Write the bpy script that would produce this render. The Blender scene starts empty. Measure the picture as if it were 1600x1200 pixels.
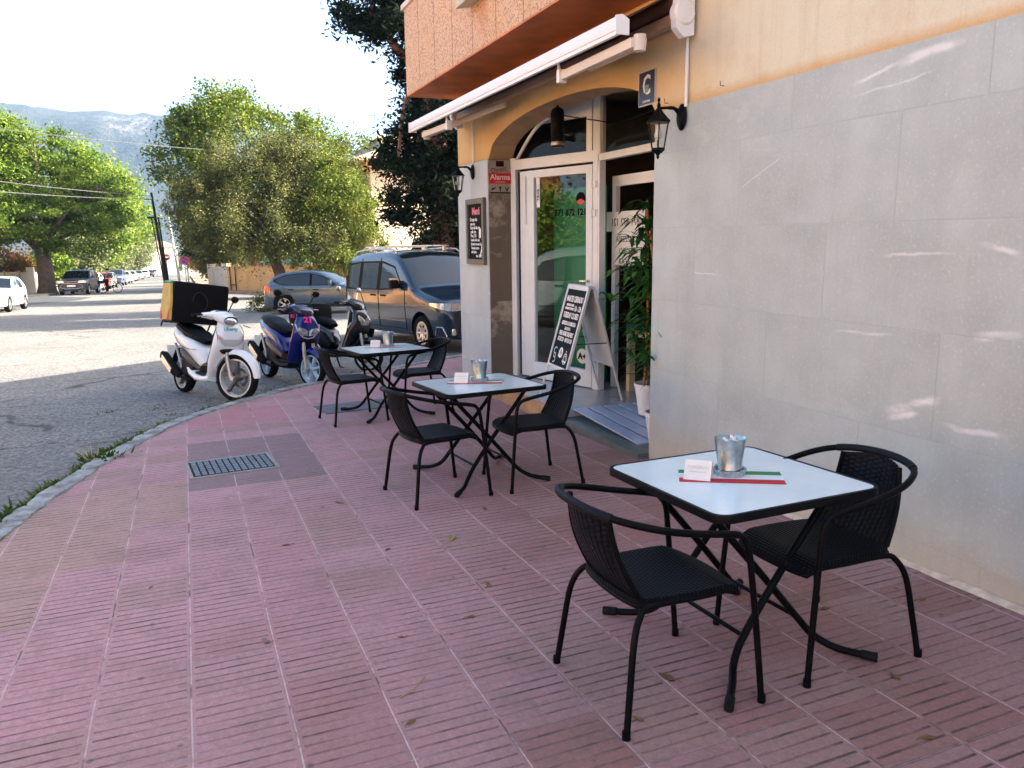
import bpy, bmesh, math, random
import numpy as np
from mathutils import Vector, Matrix, Euler
R = math.radians
random.seed(11)
SC = bpy.context.scene
COL = SC.collection

# ------------------------------------------------------------------ materials
def _nt(name):
    m = bpy.data.materials.new(name); m.use_nodes = True
    nt = m.node_tree
    return m, nt, nt.nodes['Principled BSDF']

def nd(nt, t, **kw):
    n = nt.nodes.new(t)
    for k, v in kw.items():
        if k.startswith('i_'):
            n.inputs[int(k[2:])].default_value = v
        else:
            setattr(n, k, v)
    return n

def lk(nt, a, b): nt.links.new(a, b)

def math_n(nt, op, a, b=None, c=None):
    n = nt.nodes.new('ShaderNodeMath'); n.operation = op
    for i, v in enumerate((a, b, c)):
        if v is None: continue
        if isinstance(v, (int, float)): n.inputs[i].default_value = v
        else: nt.links.new(v, n.inputs[i])
    return n.outputs[0]

def mix_n(nt, f, a, b, mode='MIX'):
    n = nt.nodes.new('ShaderNodeMix'); n.data_type = 'RGBA'; n.blend_type = mode
    for sock, v in ((n.inputs[0], f), (n.inputs[6], a), (n.inputs[7], b)):
        if isinstance(v, (int, float)): sock.default_value = v
        elif isinstance(v, (tuple, list)): sock.default_value = (*v[:3], 1)
        else: nt.links.new(v, sock)
    return n.outputs[2]

def ramp_n(nt, v, lo, hi):
    n = nt.nodes.new('ShaderNodeMapRange'); n.clamp = True
    nt.links.new(v, n.inputs[0]); n.inputs[1].default_value = lo; n.inputs[2].default_value = hi
    return n.outputs[0]

def noise_n(nt, co, scale, detail=4, rough=.55):
    n = nt.nodes.new('ShaderNodeTexNoise'); n.inputs['Scale'].default_value = scale
    n.inputs['Detail'].default_value = detail; n.inputs['Roughness'].default_value = rough
    nt.links.new(co, n.inputs['Vector'])
    return n.outputs[0]

def obco(nt, out='Object'):
    return nt.nodes.new('ShaderNodeTexCoord').outputs[out]

def bump_n(nt, h, strength, dist=.01):
    n = nt.nodes.new('ShaderNodeBump'); n.inputs['Strength'].default_value = strength
    n.inputs['Distance'].default_value = dist
    nt.links.new(h, n.inputs['Height'])
    return n.outputs[0]

def sc(c, k): return tuple(min(1, max(0, x*k)) for x in c[:3])

_M = {}
def pm(name, col, rough=.6, metal=0, var=.12, vs=6, bump=0, bs=80, coat=0, stain=None, sscale=1.5, slo=.55, shi=.75, spec=.5, emit=None):
    if name in _M: return _M[name]
    if max(col) < .06 and not coat and spec == .5: spec = .06; col = tuple(x*.6 for x in col)
    m, nt, p = _nt(name)
    co = obco(nt)
    n1 = noise_n(nt, co, vs)
    c = mix_n(nt, ramp_n(nt, n1, .3, .7), sc(col, 1-var), sc(col, 1+var))
    if stain:
        n2 = noise_n(nt, co, sscale, 6, .65)
        c = mix_n(nt, ramp_n(nt, n2, slo, shi), c, stain)
    lk(nt, c, p.inputs['Base Color'])
    p.inputs['Metallic'].default_value = metal
    p.inputs['Specular IOR Level'].default_value = spec
    r = ramp_n(nt, noise_n(nt, co, vs*2.3), 0, 1)
    lk(nt, math_n(nt, 'MULTIPLY_ADD', r, .18*rough, rough*.91), p.inputs['Roughness'])
    if coat:
        p.inputs['Coat Weight'].default_value = coat; p.inputs['Coat Roughness'].default_value = .03
    if bump:
        lk(nt, bump_n(nt, noise_n(nt, co, bs, 3), bump), p.inputs['Normal'])
    if emit:
        p.inputs['Emission Color'].default_value = (*emit[0], 1); p.inputs['Emission Strength'].default_value = emit[1]
    _M[name] = m
    return m

def glass_mat(name, tint=(.9,.95,.95), refl_rough=.0, trans=.85, ior=1.5):
    """thin pane: transparent seen straight, mirror-like at grazing angles"""
    if name in _M: return _M[name]
    m = bpy.data.materials.new(name); m.use_nodes = True; nt = m.node_tree; nt.nodes.clear()
    out = nd(nt, 'ShaderNodeOutputMaterial')
    t = nd(nt, 'ShaderNodeBsdfTransparent'); t.inputs[0].default_value = (*[x*trans for x in tint], 1)
    g = nd(nt, 'ShaderNodeBsdfGlossy'); g.inputs['Roughness'].default_value = refl_rough
    f = nd(nt, 'ShaderNodeFresnel'); f.inputs['IOR'].default_value = ior
    s = nd(nt, 'ShaderNodeMixShader')
    lk(nt, f.outputs[0], s.inputs[0]); lk(nt, t.outputs[0], s.inputs[1]); lk(nt, g.outputs[0], s.inputs[2])
    lk(nt, s.outputs[0], out.inputs[0])
    _M[name] = m
    return m

def leaf_mat(name, c1, c2, c3, trans=.35, rough=.5):
    if name in _M: return _M[name]
    m = bpy.data.materials.new(name); m.use_nodes = True; nt = m.node_tree; nt.nodes.clear()
    out = nd(nt, 'ShaderNodeOutputMaterial')
    g = nd(nt, 'ShaderNodeNewGeometry')
    cr = nd(nt, 'ShaderNodeValToRGB')
    e = cr.color_ramp.elements
    e[0].color = (*c1, 1); e[0].position = .1; e[1].color = (*c3, 1); e[1].position = .95
    k = cr.color_ramp.elements.new(.5); k.color = (*c2, 1)
    co = obco(nt); pn = ramp_n(nt, noise_n(nt, co, .75, 3, .6), .32, .68)
    rv = math_n(nt, 'MULTIPLY_ADD', pn, .65, math_n(nt, 'MULTIPLY', g.outputs['Random Per Island'], .35))
    lk(nt, rv, cr.inputs[0])
    p = nd(nt, 'ShaderNodeBsdfPrincipled'); p.inputs['Roughness'].default_value = rough
    p.inputs['Specular IOR Level'].default_value = .12
    t = nd(nt, 'ShaderNodeBsdfTranslucent')
    tc = mix_n(nt, 1.0, cr.outputs[0], (1.0, 1.0, .45), 'MULTIPLY')
    lk(nt, cr.outputs[0], p.inputs['Base Color']); lk(nt, tc, t.inputs[0])
    s = nd(nt, 'ShaderNodeMixShader'); s.inputs[0].default_value = trans
    lk(nt, p.outputs[0], s.inputs[1]); lk(nt, t.outputs[0], s.inputs[2]); lk(nt, s.outputs[0], out.inputs[0])
    _M[name] = m
    return m

# ------------------------------------------------------------------ mesh helpers
class MB:
    def __init__(s): s.v = []; s.f = []; s.mi = []; s.cur = 0
    def add(s, vs, fs):
        o = len(s.v); s.v += [tuple(map(float, p)) for p in vs]
        s.f += [tuple(i+o for i in f) for f in fs]; s.mi += [s.cur]*len(fs)
        return s
    def box(s, c, d, M=None, rz=0, ry=0, rx=0):
        x, y, z = [k/2 for k in d]
        vs = [Vector((a*x, b*y, e*z)) for e in (-1,1) for b in (-1,1) for a in (-1,1)]
        rot = M if M is not None else Euler((rx,ry,rz)).to_matrix()
        vs = [rot @ v + Vector(c) for v in vs]
        return s.add(vs, [(0,2,3,1),(4,5,7,6),(0,1,5,4),(2,6,7,3),(0,4,6,2),(1,3,7,5)])
    def span(s, a, b):
        return s.box([(p+q)/2 for p,q in zip(a,b)], [abs(q-p) for p,q in zip(a,b)])
    def cbox(s, c, d, ch=.01, M=None, rz=0, ry=0, rx=0):
        """box with chamfered edges"""
        bm = bmesh.new(); bmesh.ops.create_cube(bm, size=1)
        for v in bm.verts: v.co = Vector([v.co[i]*d[i] for i in range(3)])
        bmesh.ops.bevel(bm, geom=bm.edges[:], offset=ch, segments=2, affect='EDGES', profile=.7)
        rot = M if M is not None else Euler((rx,ry,rz)).to_matrix()
        vs = [rot @ v.co + Vector(c) for v in bm.verts]
        bm.verts.index_update()
        fs = [tuple(v.index for v in f.verts) for f in bm.faces]; bm.free()
        return s.add(vs, fs)
    def tube(s, pts, r, n=8, caps=True, closed=False):
        pts = [Vector(p) for p in pts]
        rs = r if isinstance(r, (list, tuple)) else [r]*len(pts)
        N = len(pts); vs = []; fs = []
        prev = None
        for i, p in enumerate(pts):
            if closed: t = pts[(i+1) % N]-pts[i-1]
            else: t = pts[min(i+1, N-1)]-pts[max(i-1, 0)]
            t.normalize()
            if prev is None:
                a = t.orthogonal().normalized()
            else:
                a = prev - t*prev.dot(t)
                a = a.normalized() if a.length > 1e-6 else t.orthogonal().normalized()
            prev = a; b = t.cross(a)
            for k in range(n):
                th = 2*math.pi*k/n
                vs.append(p + (a*math.cos(th)+b*math.sin(th))*rs[i])
        for i in range(N if closed else N-1):
            j = (i+1) % N
            for k in range(n):
                l = (k+1) % n
                fs.append((i*n+k, i*n+l, j*n+l, j*n+k))
        if caps and not closed:
            fs.append(tuple(range(n))[::-1]); fs.append(tuple((N-1)*n+k for k in range(n)))
        return s.add(vs, fs)
    def lathe(s, prof, n=20, M=None, o=(0,0,0), ang=2*math.pi, start=0):
        """profile [(r,z)] turned about z"""
        M = M if M is not None else Matrix.Identity(3); o = Vector(o)
        full = abs(ang-2*math.pi) < 1e-6
        cols = n if full else n+1
        vs = []; fs = []
        for k in range(cols):
            th = start+ang*k/n
            for (r, z) in prof: vs.append(M @ Vector((r*math.cos(th), r*math.sin(th), z)) + o)
        P = len(prof)
        for k in range(n):
            l = (k+1) % cols
            for i in range(P-1): fs.append((k*P+i, l*P+i, l*P+i+1, k*P+i+1))
        return s.add(vs, fs)
    def prism(s, poly, a, b, axes='xy'):
        """extrude a 2-D polygon from a to b along the remaining axis"""
        def mk(p, h):
            if axes == 'xy': return (p[0], p[1], h)
            if axes == 'yz': return (h, p[0], p[1])
            return (p[0], h, p[1])
        n = len(poly)
        vs = [mk(p, a) for p in poly]+[mk(p, b) for p in poly]
        fs = [tuple(range(n)), tuple(range(2*n-1, n-1, -1))]
        fs += [(i, i+n, (i+1) % n+n, (i+1) % n) for i in range(n)]
        return s.add(vs, fs)
    def loft(s, secs, caps=True, closed=True):
        """list of equally long rings"""
        n = len(secs[0]); vs = [p for c in secs for p in c]; fs = []
        for i in range(len(secs)-1):
            for k in range(n if closed else n-1):
                l = (k+1) % n
                fs.append((i*n+k, i*n+l, (i+1)*n+l, (i+1)*n+k))
        if caps: fs.append(tuple(range(n))[::-1]); fs.append(tuple((len(secs)-1)*n+k for k in range(n)))
        return s.add(vs, fs)
    def sweep(s, pts, ws, hs, n=14, e=2.4, caps=True):
        """super-elliptic body along a path lying in the x-z plane: half width ws in y, half height hs across the path"""
        pts = [Vector(p) for p in pts]; secs = []
        for i, p in enumerate(pts):
            t = (pts[min(i+1, len(pts)-1)]-pts[max(i-1, 0)]).normalized()
            nrm = Vector((-t.z, 0, t.x))
            ring = []
            for k in range(n):
                th = 2*math.pi*k/n; c, q = math.cos(th), math.sin(th)
                y = math.copysign(abs(c)**(2/e), c)*ws[i]; h = math.copysign(abs(q)**(2/e), q)*hs[i]
                ring.append(p+Vector((0, y, 0))+nrm*h)
            secs.append(ring)
        return s.loft(secs, caps)
    def quad(s, a, b, c, d): return s.add([a, b, c, d], [(0,1,2,3)])
    def build(s, name, mat, parent=None, M=None, smooth=None, recalc=True):
        me = bpy.data.meshes.new(name); me.from_pydata(s.v, [], s.f)
        mats = mat if isinstance(mat, (list, tuple)) else [mat]
        for k in mats: me.materials.append(k)
        if len(mats) > 1: me.polygons.foreach_set('material_index', s.mi)
        if recalc:
            bm = bmesh.new(); bm.from_mesh(me); bmesh.ops.recalc_face_normals(bm, faces=bm.faces); bm.to_mesh(me); bm.free()
        if smooth is not None:
            me.polygons.foreach_set('use_smooth', [True]*len(me.polygons))
            me.set_sharp_from_angle(angle=R(smooth))
        me.update()
        o = bpy.data.objects.new(name, me); COL.objects.link(o)
        if parent is not None: o.parent = parent
        if M is not None: o.matrix_local = M
        return o

def tag(o, label=None, cat=None, group=None, kind=None):
    if label: o['label'] = label
    if cat: o['category'] = cat
    if group: o['group'] = group
    if kind: o['kind'] = kind
    return o

def thing(name, label, cat, M=None, loc=(0,0,0), rz=0, group=None):
    o = bpy.data.objects.new(name, None); COL.objects.link(o); o.empty_display_size = .1
    o.matrix_world = M if M is not None else Matrix.Translation(loc) @ Matrix.Rotation(rz, 4, 'Z')
    return tag(o, label, cat, group)

def dup(root, M, label=None, group=None, scale=None):
    def cp(o, par):
        c = o.copy(); COL.objects.link(c); c.parent = par
        for ch in [k for k in KIDS.get(o.name, [])]: cp(ch, c)
        return c
    KIDS = {}
    for k in root.children_recursive: KIDS.setdefault(k.parent.name, []).append(k)
    r = cp(root, None); r.matrix_world = M
    if label: r['label'] = label
    if group: r['group'] = group
    return r

def lettering(txt, size, mat, parent, M, name='lettering', ext=.0015, align='CENTER', bold=0, sx=1):
    cu = bpy.data.curves.new('txt', 'FONT'); cu.body = txt; cu.size = size; cu.extrude = ext; cu.align_x = align
    cu.offset = bold; cu.resolution_u = 2
    t = bpy.data.objects.new('txt', cu); COL.objects.link(t)
    dg = bpy.context.evaluated_depsgraph_get()
    me = bpy.data.meshes.new_from_object(t.evaluated_get(dg))
    bpy.data.objects.remove(t)
    me.materials.clear(); me.materials.append(mat)
    if sx != 1:
        for v in me.vertices: v.co.x *= sx
    o = bpy.data.objects.new(name, me); COL.objects.link(o)
    o.parent = parent; o.matrix_local = M
    return o

def merge_text(lines, mat, parent, M, name='lettering', ext=.0012):
    """several lines of one sign's writing as one mesh: (text, size, x, y, align, xscale, bold)"""
    vs = []; fs = []
    for (txt, size, x, y, al, sx, bold) in lines:
        cu = bpy.data.curves.new('txt', 'FONT'); cu.body = txt; cu.size = size; cu.extrude = ext; cu.align_x = al
        cu.offset = bold; cu.resolution_u = 2
        t = bpy.data.objects.new('txt', cu); COL.objects.link(t)
        me = bpy.data.meshes.new_from_object(t.evaluated_get(bpy.context.evaluated_depsgraph_get()))
        o = len(vs)
        vs += [(v.co.x*sx+x, v.co.y+y, v.co.z) for v in me.vertices]
        fs += [tuple(i+o for i in p.vertices) for p in me.polygons]
        bpy.data.objects.remove(t); bpy.data.meshes.remove(me)
    b = MB(); b.add(vs, fs)
    return b.build(name, mat, parent, M, recalc=False)

def facing(o, x, y, n=None):
    """matrix with given x axis, y axis (text plane) at origin o"""
    x = Vector(x).normalized(); y = Vector(y); z = x.cross(y).normalized(); y = z.cross(x)
    M = Matrix((x, y, z)).transposed().to_4x4(); M.translation = Vector(o)
    return M

def arc(c, r, a0, a1, n, plane='xz'):
    out = []
    for k in range(n+1):
        a = a0+(a1-a0)*k/n
        u, w = r*math.cos(a), r*math.sin(a)
        out.append((c[0]+u, c[1], c[2]+w) if plane == 'xz' else (c[0]+u, c[1]+w, c[2]) if plane == 'xy' else (c[0], c[1]+u, c[2]+w))
    return out

def smooth_path(pts, n=6):
    """Catmull-Rom through pts"""
    P = [Vector(p) for p in pts]; out = []
    for i in range(len(P)-1):
        a = P[max(i-1, 0)]; b = P[i]; c = P[i+1]; d = P[min(i+2, len(P)-1)]
        for k in range(n):
            t = k/n
            out.append(.5*((2*b)+(c-a)*t+(2*a-5*b+4*c-d)*t*t+(3*b-a-3*c+d)*t**3))
    out.append(P[-1])
    return out

# ------------------------------------------------------------------ camera, light
CAMROT = [[0.924,-0.083,0.375],[-0.383,-0.136,0.914],[-0.025,-0.987,-0.157]]
def camera():
    A = Matrix(CAMROT)                       # rows: world axes in camera terms (x right, y down, z forward)
    x = A.col[0].normalized(); f = A.col[2].normalized()
    y = f.cross(x).normalized(); x = y.cross(f)
    M = Matrix((x, -y, -f)).transposed().to_4x4(); M.translation = (0, 0, 1.64)
    cd = bpy.data.cameras.new('camera'); cd.sensor_width = 36; cd.lens = 36*1220/1600; cd.clip_end = 9000; cd.clip_start = .05
    c = bpy.data.objects.new('camera', cd); COL.objects.link(c); c.matrix_world = M; SC.camera = c
camera()
SUN_EL, SUN_AZ = R(28), (1, -.30)
def light():
    w = bpy.data.worlds.new('World'); SC.world = w; w.use_nodes = True; nt = w.node_tree
    bg = nt.nodes['Background']
    s = nt.nodes.new('ShaderNodeTexSky'); s.sky_type = 'NISHITA'; s.sun_disc = False
    s.sun_elevation = SUN_EL; s.sun_rotation = math.atan2(SUN_AZ[0], SUN_AZ[1])
    s.air_density = .75; s.dust_density = 4.0; s.ozone_density = .5; s.altitude = 60
    lk(nt, mix_n(nt, 1.0, s.outputs[0], (1, .955, .885), 'MULTIPLY'), bg.inputs[0]); bg.inputs[1].default_value = SKY_STRENGTH
    l = bpy.data.lights.new('sun', 'SUN'); l.energy = SUN_STRENGTH; l.angle = R(.5); l.color = (1, .91, .76)
    o = bpy.data.objects.new('sun', l); COL.objects.link(o)
    h = Vector((SUN_AZ[0], SUN_AZ[1], 0)).normalized()
    d = Vector((h.x*math.cos(SUN_EL), h.y*math.cos(SUN_EL), math.sin(SUN_EL)))
    o.rotation_euler = d.to_track_quat('Z', 'Y').to_euler(); o.location = (20, -10, 40)
SKY_STRENGTH, SUN_STRENGTH, EXPOSURE = .085, 3.3, 3.12
light()
SC.view_settings.view_transform = 'Standard'; SC.view_settings.look = 'None'
SC.view_settings.exposure = EXPOSURE; SC.view_settings.gamma = 1
SC.cycles.max_bounces = 8; SC.cycles.transparent_max_bounces = 24
SC.cycles.diffuse_bounces = 4; SC.cycles.glossy_bounces = 4
SC.cycles.use_denoising = True

# building frame (u into the building, v along the wall away from the camera, w up); the street slopes a little against it
BO = Vector((3.400, 5.362, 0))
BMAT = Matrix(((1,.003,0),(-.003,1,.03),(0,-.03,1))).transposed().to_4x4()
_x = Vector((1,.003,0)).normalized(); _y = Vector((-.003,1,.03)).normalized(); _z = _x.cross(_y).normalized(); _y = _z.cross(_x)
BMAT = Matrix((_x, _y, _z)).transposed().to_4x4(); BMAT.translation = BO
def BT(u, v, w, rz=0): return BMAT @ Matrix.Translation((u, v, w)) @ Matrix.Rotation(rz, 4, 'Z')
ROADZ = -.07
# ------------------------------------------------------------------ ground materials
def pavement_mat():
    m, nt, p = _nt('pavement tiles')
    co = obco(nt); sx = nd(nt, 'ShaderNodeSeparateXYZ'); lk(nt, co, sx.inputs[0])
    X, Y = sx.outputs[0], sx.outputs[1]
    T = .3425
    wob = noise_n(nt, co, .8, 2)
    X = math_n(nt, 'ADD', X, math_n(nt, 'MULTIPLY_ADD', wob, .02, -.01))
    u = math_n(nt, 'DIVIDE', math_n(nt, 'ADD', X, .114+10*T), T)
    v = math_n(nt, 'DIVIDE', math_n(nt, 'ADD', Y, 20*T+.06), T)
    fu = math_n(nt, 'FRACT', u); fv = math_n(nt, 'FRACT', v)
    iu = math_n(nt, 'FLOOR', u); iv = math_n(nt, 'FLOOR', v)
    du = math_n(nt, 'ABSOLUTE', math_n(nt, 'SUBTRACT', fu, .5)); dv = math_n(nt, 'ABSOLUTE', math_n(nt, 'SUBTRACT', fv, .5))
    cx = nd(nt, 'ShaderNodeCombineXYZ'); lk(nt, iu, cx.inputs[0]); lk(nt, iv, cx.inputs[1])
    wn = nd(nt, 'ShaderNodeTexWhiteNoise'); wn.noise_dimensions = '2D'; lk(nt, cx.outputs[0], wn.inputs[0])
    rnd = wn.outputs[0]
    big = noise_n(nt, co, .55, 4); mid = noise_n(nt, co, 5, 5, .7); fine = noise_n(nt, co, 160, 2, .7)
    zone = math_n(nt, 'ADD', math_n(nt, 'MULTIPLY_ADD', X, .34, math_n(nt, 'MULTIPLY', Y, -.17)), math_n(nt, 'MULTIPLY_ADD', big, 2.2, -.75))  # browner towards wall and camera: part tile wear, part sky reflection painted in
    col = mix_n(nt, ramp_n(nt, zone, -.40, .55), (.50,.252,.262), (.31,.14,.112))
    col = mix_n(nt, math_n(nt, 'MULTIPLY', rnd, .45), col, (.54,.325,.335))
    brown = ramp_n(nt, rnd, .74, .86)
    col = mix_n(nt, math_n(nt, 'MULTIPLY', brown, .55), col, (.36,.205,.16))
    def boxm(x0, x1, y0, y1):
        a = math_n(nt, 'MULTIPLY', math_n(nt, 'GREATER_THAN', X, x0), math_n(nt, 'LESS_THAN', X, x1))
        b = math_n(nt, 'MULTIPLY', math_n(nt, 'GREATER_THAN', Y, y0), math_n(nt, 'LESS_THAN', Y, y1))
        return math_n(nt, 'MULTIPLY', a, b)
    x0 = -.114
    y = lambda k: k*T-.06-20*T+20*T
    # replaced tiles: dark ones round the cover, tan ones by the kerb, plain red ones beyond
    dark = math_n(nt, 'MAXIMUM', boxm(x0, x0+3*T, 6.1, 6.5), boxm(x0, x0+3*T, 6.5, 7.83))
    col = mix_n(nt, math_n(nt, 'MULTIPLY', dark, .8), col, (.23,.155,.155))
    tan = math_n(nt, 'MAXIMUM', boxm(x0-T, x0, 5.42, 6.45), math_n(nt, 'MAXIMUM', boxm(x0-2*T, x0-T, 4.74, 6.45), boxm(x0-5*T, x0-2*T, 4.05, 6.1)))
    col = mix_n(nt, math_n(nt, 'MULTIPLY', tan, .75), col, (.43,.265,.20))
    red = math_n(nt, 'MAXIMUM', boxm(x0+T, x0+3*T, 8.52, 9.55), boxm(x0, x0+T, 8.52, 9.2))
    col = mix_n(nt, math_n(nt, 'MULTIPLY', red, .85), col, (.47,.18,.20))
    plain = math_n(nt, 'MAXIMUM', red, ramp_n(nt, noise_n(nt, co, 1.3, 3), .62, .70))
    # grooves, eight to a tile, across the tile
    g = math_n(nt, 'FRACT', math_n(nt, 'MULTIPLY', fv, 6.0))
    gd = math_n(nt, 'ABSOLUTE', math_n(nt, 'SUBTRACT', g, .5))
    gm = ramp_n(nt, gd, .38, .43)                      # 1 inside groove
    inset = math_n(nt, 'LESS_THAN', du, .455)
    gm = math_n(nt, 'MULTIPLY', math_n(nt, 'MULTIPLY', gm, inset), math_n(nt, 'SUBTRACT', 1, math_n(nt, 'MULTIPLY', plain, .85)))
    dirt = noise_n(nt, co, .95, 5, .7); dirt2 = noise_n(nt, co, 9, 3, .7)
    wv = nd(nt, 'ShaderNodeMapping'); wv.inputs['Scale'].default_value = (5, 24, 1); lk(nt, co, wv.inputs[0])
    run = noise_n(nt, wv.outputs[0], 1.0, 3, .6)
    dirt = math_n(nt, 'ADD', math_n(nt, 'MULTIPLY_ADD', run, .42, math_n(nt, 'MULTIPLY', dirt, .55)), math_n(nt, 'MULTIPLY', dirt2, .22))
    filled = ramp_n(nt, dirt, .455, .67)
    gcol = mix_n(nt, filled, (.43,.19,.195), (.085,.047,.038))
    col = mix_n(nt, math_n(nt, 'MULTIPLY', gm, math_n(nt, 'MULTIPLY_ADD', filled, .52, .48)), col, gcol)
    # joints
    ju = ramp_n(nt, du, .487, .494); jv = math_n(nt, 'MULTIPLY', ramp_n(nt, dv, .488, .495), .35)
    jm = math_n(nt, 'MAXIMUM', ju, jv)
    jcol = mix_n(nt, ramp_n(nt, noise_n(nt, co, 3.0, 4, .7), .50, .62), (.62,.43,.42), (.15,.09,.075))
    col = mix_n(nt, jm, col, jcol)
    # dirt blotches, grit
    col = mix_n(nt, math_n(nt, 'MULTIPLY', ramp_n(nt, mid, .50, .76), .55), col, (.25,.155,.125))
    st = ramp_n(nt, noise_n(nt, co, 1.4, 5, .7), .52, .72)
    col = mix_n(nt, math_n(nt, 'MULTIPLY', st, .35), col, (.20,.12,.10))
    vor = nd(nt, 'ShaderNodeTexVoronoi'); vor.inputs['Scale'].default_value = 4.5; lk(nt, co, vor.inputs['Vector'])
    spots = math_n(nt, 'SUBTRACT', 1, ramp_n(nt, vor.outputs['Distance'], .045, .075))
    col = mix_n(nt, math_n(nt, 'MULTIPLY', spots, .6), col, (.09,.06,.05))
    grit = noise_n(nt, co, 38, 3, .75)
    col = mix_n(nt, .75, col, mix_n(nt, ramp_n(nt, grit, .30, .70), (.66,.64,.62), (1.06,1.06,1.06)), 'MULTIPLY')
    col = mix_n(nt, .5, col, mix_n(nt, ramp_n(nt, fine, .3, .7), (.70,.70,.70), (1.1,1.1,1.1)), 'MULTIPLY')
    lk(nt, col, p.inputs['Base Color']); p.inputs['Roughness'].default_value = .72
    h = math_n(nt, 'SUBTRACT', math_n(nt, 'MULTIPLY', fine, .25), math_n(nt, 'MAXIMUM', jm, math_n(nt, 'MULTIPLY', gm, .8)))
    h = math_n(nt, 'MULTIPLY_ADD', mid, .5, h)
    lk(nt, bump_n(nt, h, .55, .006), p.inputs['Normal'])
    return m

def asphalt_mat():
    m, nt, p = _nt('worn asphalt')
    co = obco(nt)
    fine = noise_n(nt, co, 55, 4, .8); big = noise_n(nt, co, .22, 5); mid = noise_n(nt, co, 2.0, 5, .65)
    v1 = nd(nt, 'ShaderNodeTexVoronoi'); v1.inputs['Scale'].default_value = 42; lk(nt, co, v1.inputs['Vector'])
    chip = nd(nt, 'ShaderNodeSeparateColor'); lk(nt, v1.outputs['Color'], chip.inputs[0])
    col = mix_n(nt, ramp_n(nt, big, .35, .65), (.140,.139,.137), (.185,.18,.172))
    col = mix_n(nt, math_n(nt, 'MULTIPLY', ramp_n(nt, mid, .45, .75), .5), col, (.10,.098,.095))
    col = mix_n(nt, 1.0, col, mix_n(nt, chip.outputs[0], (.42,.42,.43), (1.65,1.62,1.55)), 'MULTIPLY')
    sx = nd(nt, 'ShaderNodeSeparateXYZ'); lk(nt, co, sx.inputs[0])
    yy = math_n(nt, 'SUBTRACT', math_n(nt, 'MULTIPLY_ADD', mid, -.25, sx.outputs[1]), math_n(nt, 'MULTIPLY_ADD', sx.outputs[0], .10, 8.86))
    seam = math_n(nt, 'MULTIPLY', math_n(nt, 'LESS_THAN', math_n(nt, 'ABSOLUTE', yy), .014), math_n(nt, 'LESS_THAN', sx.outputs[0], -.75))
    nearp = math_n(nt, 'MULTIPLY', math_n(nt, 'LESS_THAN', yy, 0), math_n(nt, 'LESS_THAN', sx.outputs[0], 0))
    col = mix_n(nt, math_n(nt, 'MULTIPLY', nearp, .35), col, mix_n(nt, chip.outputs[1], (.04,.038,.036), (.24,.23,.22)))
    col = mix_n(nt, math_n(nt, 'MULTIPLY', seam, .8), col, (.03,.028,.026))
    # tar seams and cracks
    wm = nd(nt, 'ShaderNodeMapping'); wm.inputs['Scale'].default_value = (.16, .34, .2); lk(nt, co, wm.inputs[0])
    ad = nd(nt, 'ShaderNodeVectorMath'); ad.operation = 'MULTIPLY_ADD'
    nz_ = nd(nt, 'ShaderNodeTexNoise'); nz_.inputs['Scale'].default_value = 1.6; nz_.inputs['Detail'].default_value = 5; lk(nt, co, nz_.inputs['Vector'])
    lk(nt, nz_.outputs['Color'], ad.inputs[0]); ad.inputs[1].default_value = (.16,.16,0); lk(nt, wm.outputs[0], ad.inputs[2])
    v2 = nd(nt, 'ShaderNodeTexVoronoi'); v2.feature = 'DISTANCE_TO_EDGE'; v2.inputs['Scale'].default_value = 1.0; lk(nt, ad.outputs[0], v2.inputs['Vector'])
    crack = math_n(nt, 'SUBTRACT', 1, ramp_n(nt, v2.outputs['Distance'], .004, .011))
    crack = math_n(nt, 'MULTIPLY', crack, ramp_n(nt, noise_n(nt, co, .5, 3), .46, .56))
    col = mix_n(nt, math_n(nt, 'MULTIPLY', crack, .85), col, (.035,.033,.03))
    # oil marks
    oil = ramp_n(nt, noise_n(nt, co, .75, 4, .7), .63, .76)
    col = mix_n(nt, math_n(nt, 'MULTIPLY', oil, .5), col, (.075,.068,.062))
    lk(nt, col, p.inputs['Base Color']); p.inputs['Roughness'].default_value = .85
    h = math_n(nt, 'ADD', math_n(nt, 'MULTIPLY', fine, 1.0), math_n(nt, 'MULTIPLY', crack, -1.5))
    lk(nt, bump_n(nt, h, .7, .01), p.inputs['Normal'])
    return m

def flat(name, poly, z, mat, kind='structure'):
    b = MB(); b.add([(x, y, z) for x, y in poly], [tuple(range(len(poly)))])
    o = b.build(name, mat, recalc=False)
    for pl in o.data.polygons:
        if pl.normal.z < 0: pl.flip()
    return tag(o, kind=kind)

M_ASPH = asphalt_mat()
M_EARTH = pm('dry earth', (.25,.155,.10), .95, var=.3, vs=.6, bump=.4, bs=20, stain=(.12,.12,.05), sscale=.15)
flat('ground', [(-4000,-400),(4000,-400),(4000,6000),(-4000,6000)], -.20, M_EARTH)
ROAD = [(-11.2,-60),(60,-60),(60,8),(60,40),(7.5,40.6),(1.4,58.5),(.75,64),(.75,900),(-8.6,900),(-9.1,64),(-14,62.5),(-40,62.5),(-40,55.5),(-9.9,55.5),(-10.6,40),(-11.2,10)]
flat('road', ROAD, ROADZ, M_ASPH)
flat('side_road_patch', [(-14,62.0),(-8.9,62.0),(-5.6,57.2),(-5.9,52.5),(-7.5,48.6),(-14,47.5)], ROADZ+.004, pm('new asphalt', (.050,.055,.066), .85, var=.2, vs=3, bump=.4, bs=60))
M_WALK = pm('far pavement', (.33,.29,.25), .85, var=.15, vs=1.2, bump=.2, bs=10)
def slab(name, poly, z0, z1, mat):
    b = MB(); b.prism(poly, z0, z1); return tag(b.build(name, mat), kind='structure')
slab('left_pavement', [(-9.15,64.5),(-8.7,900),(-14,900),(-14,64.5)], -.19, .04, M_WALK)
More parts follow.
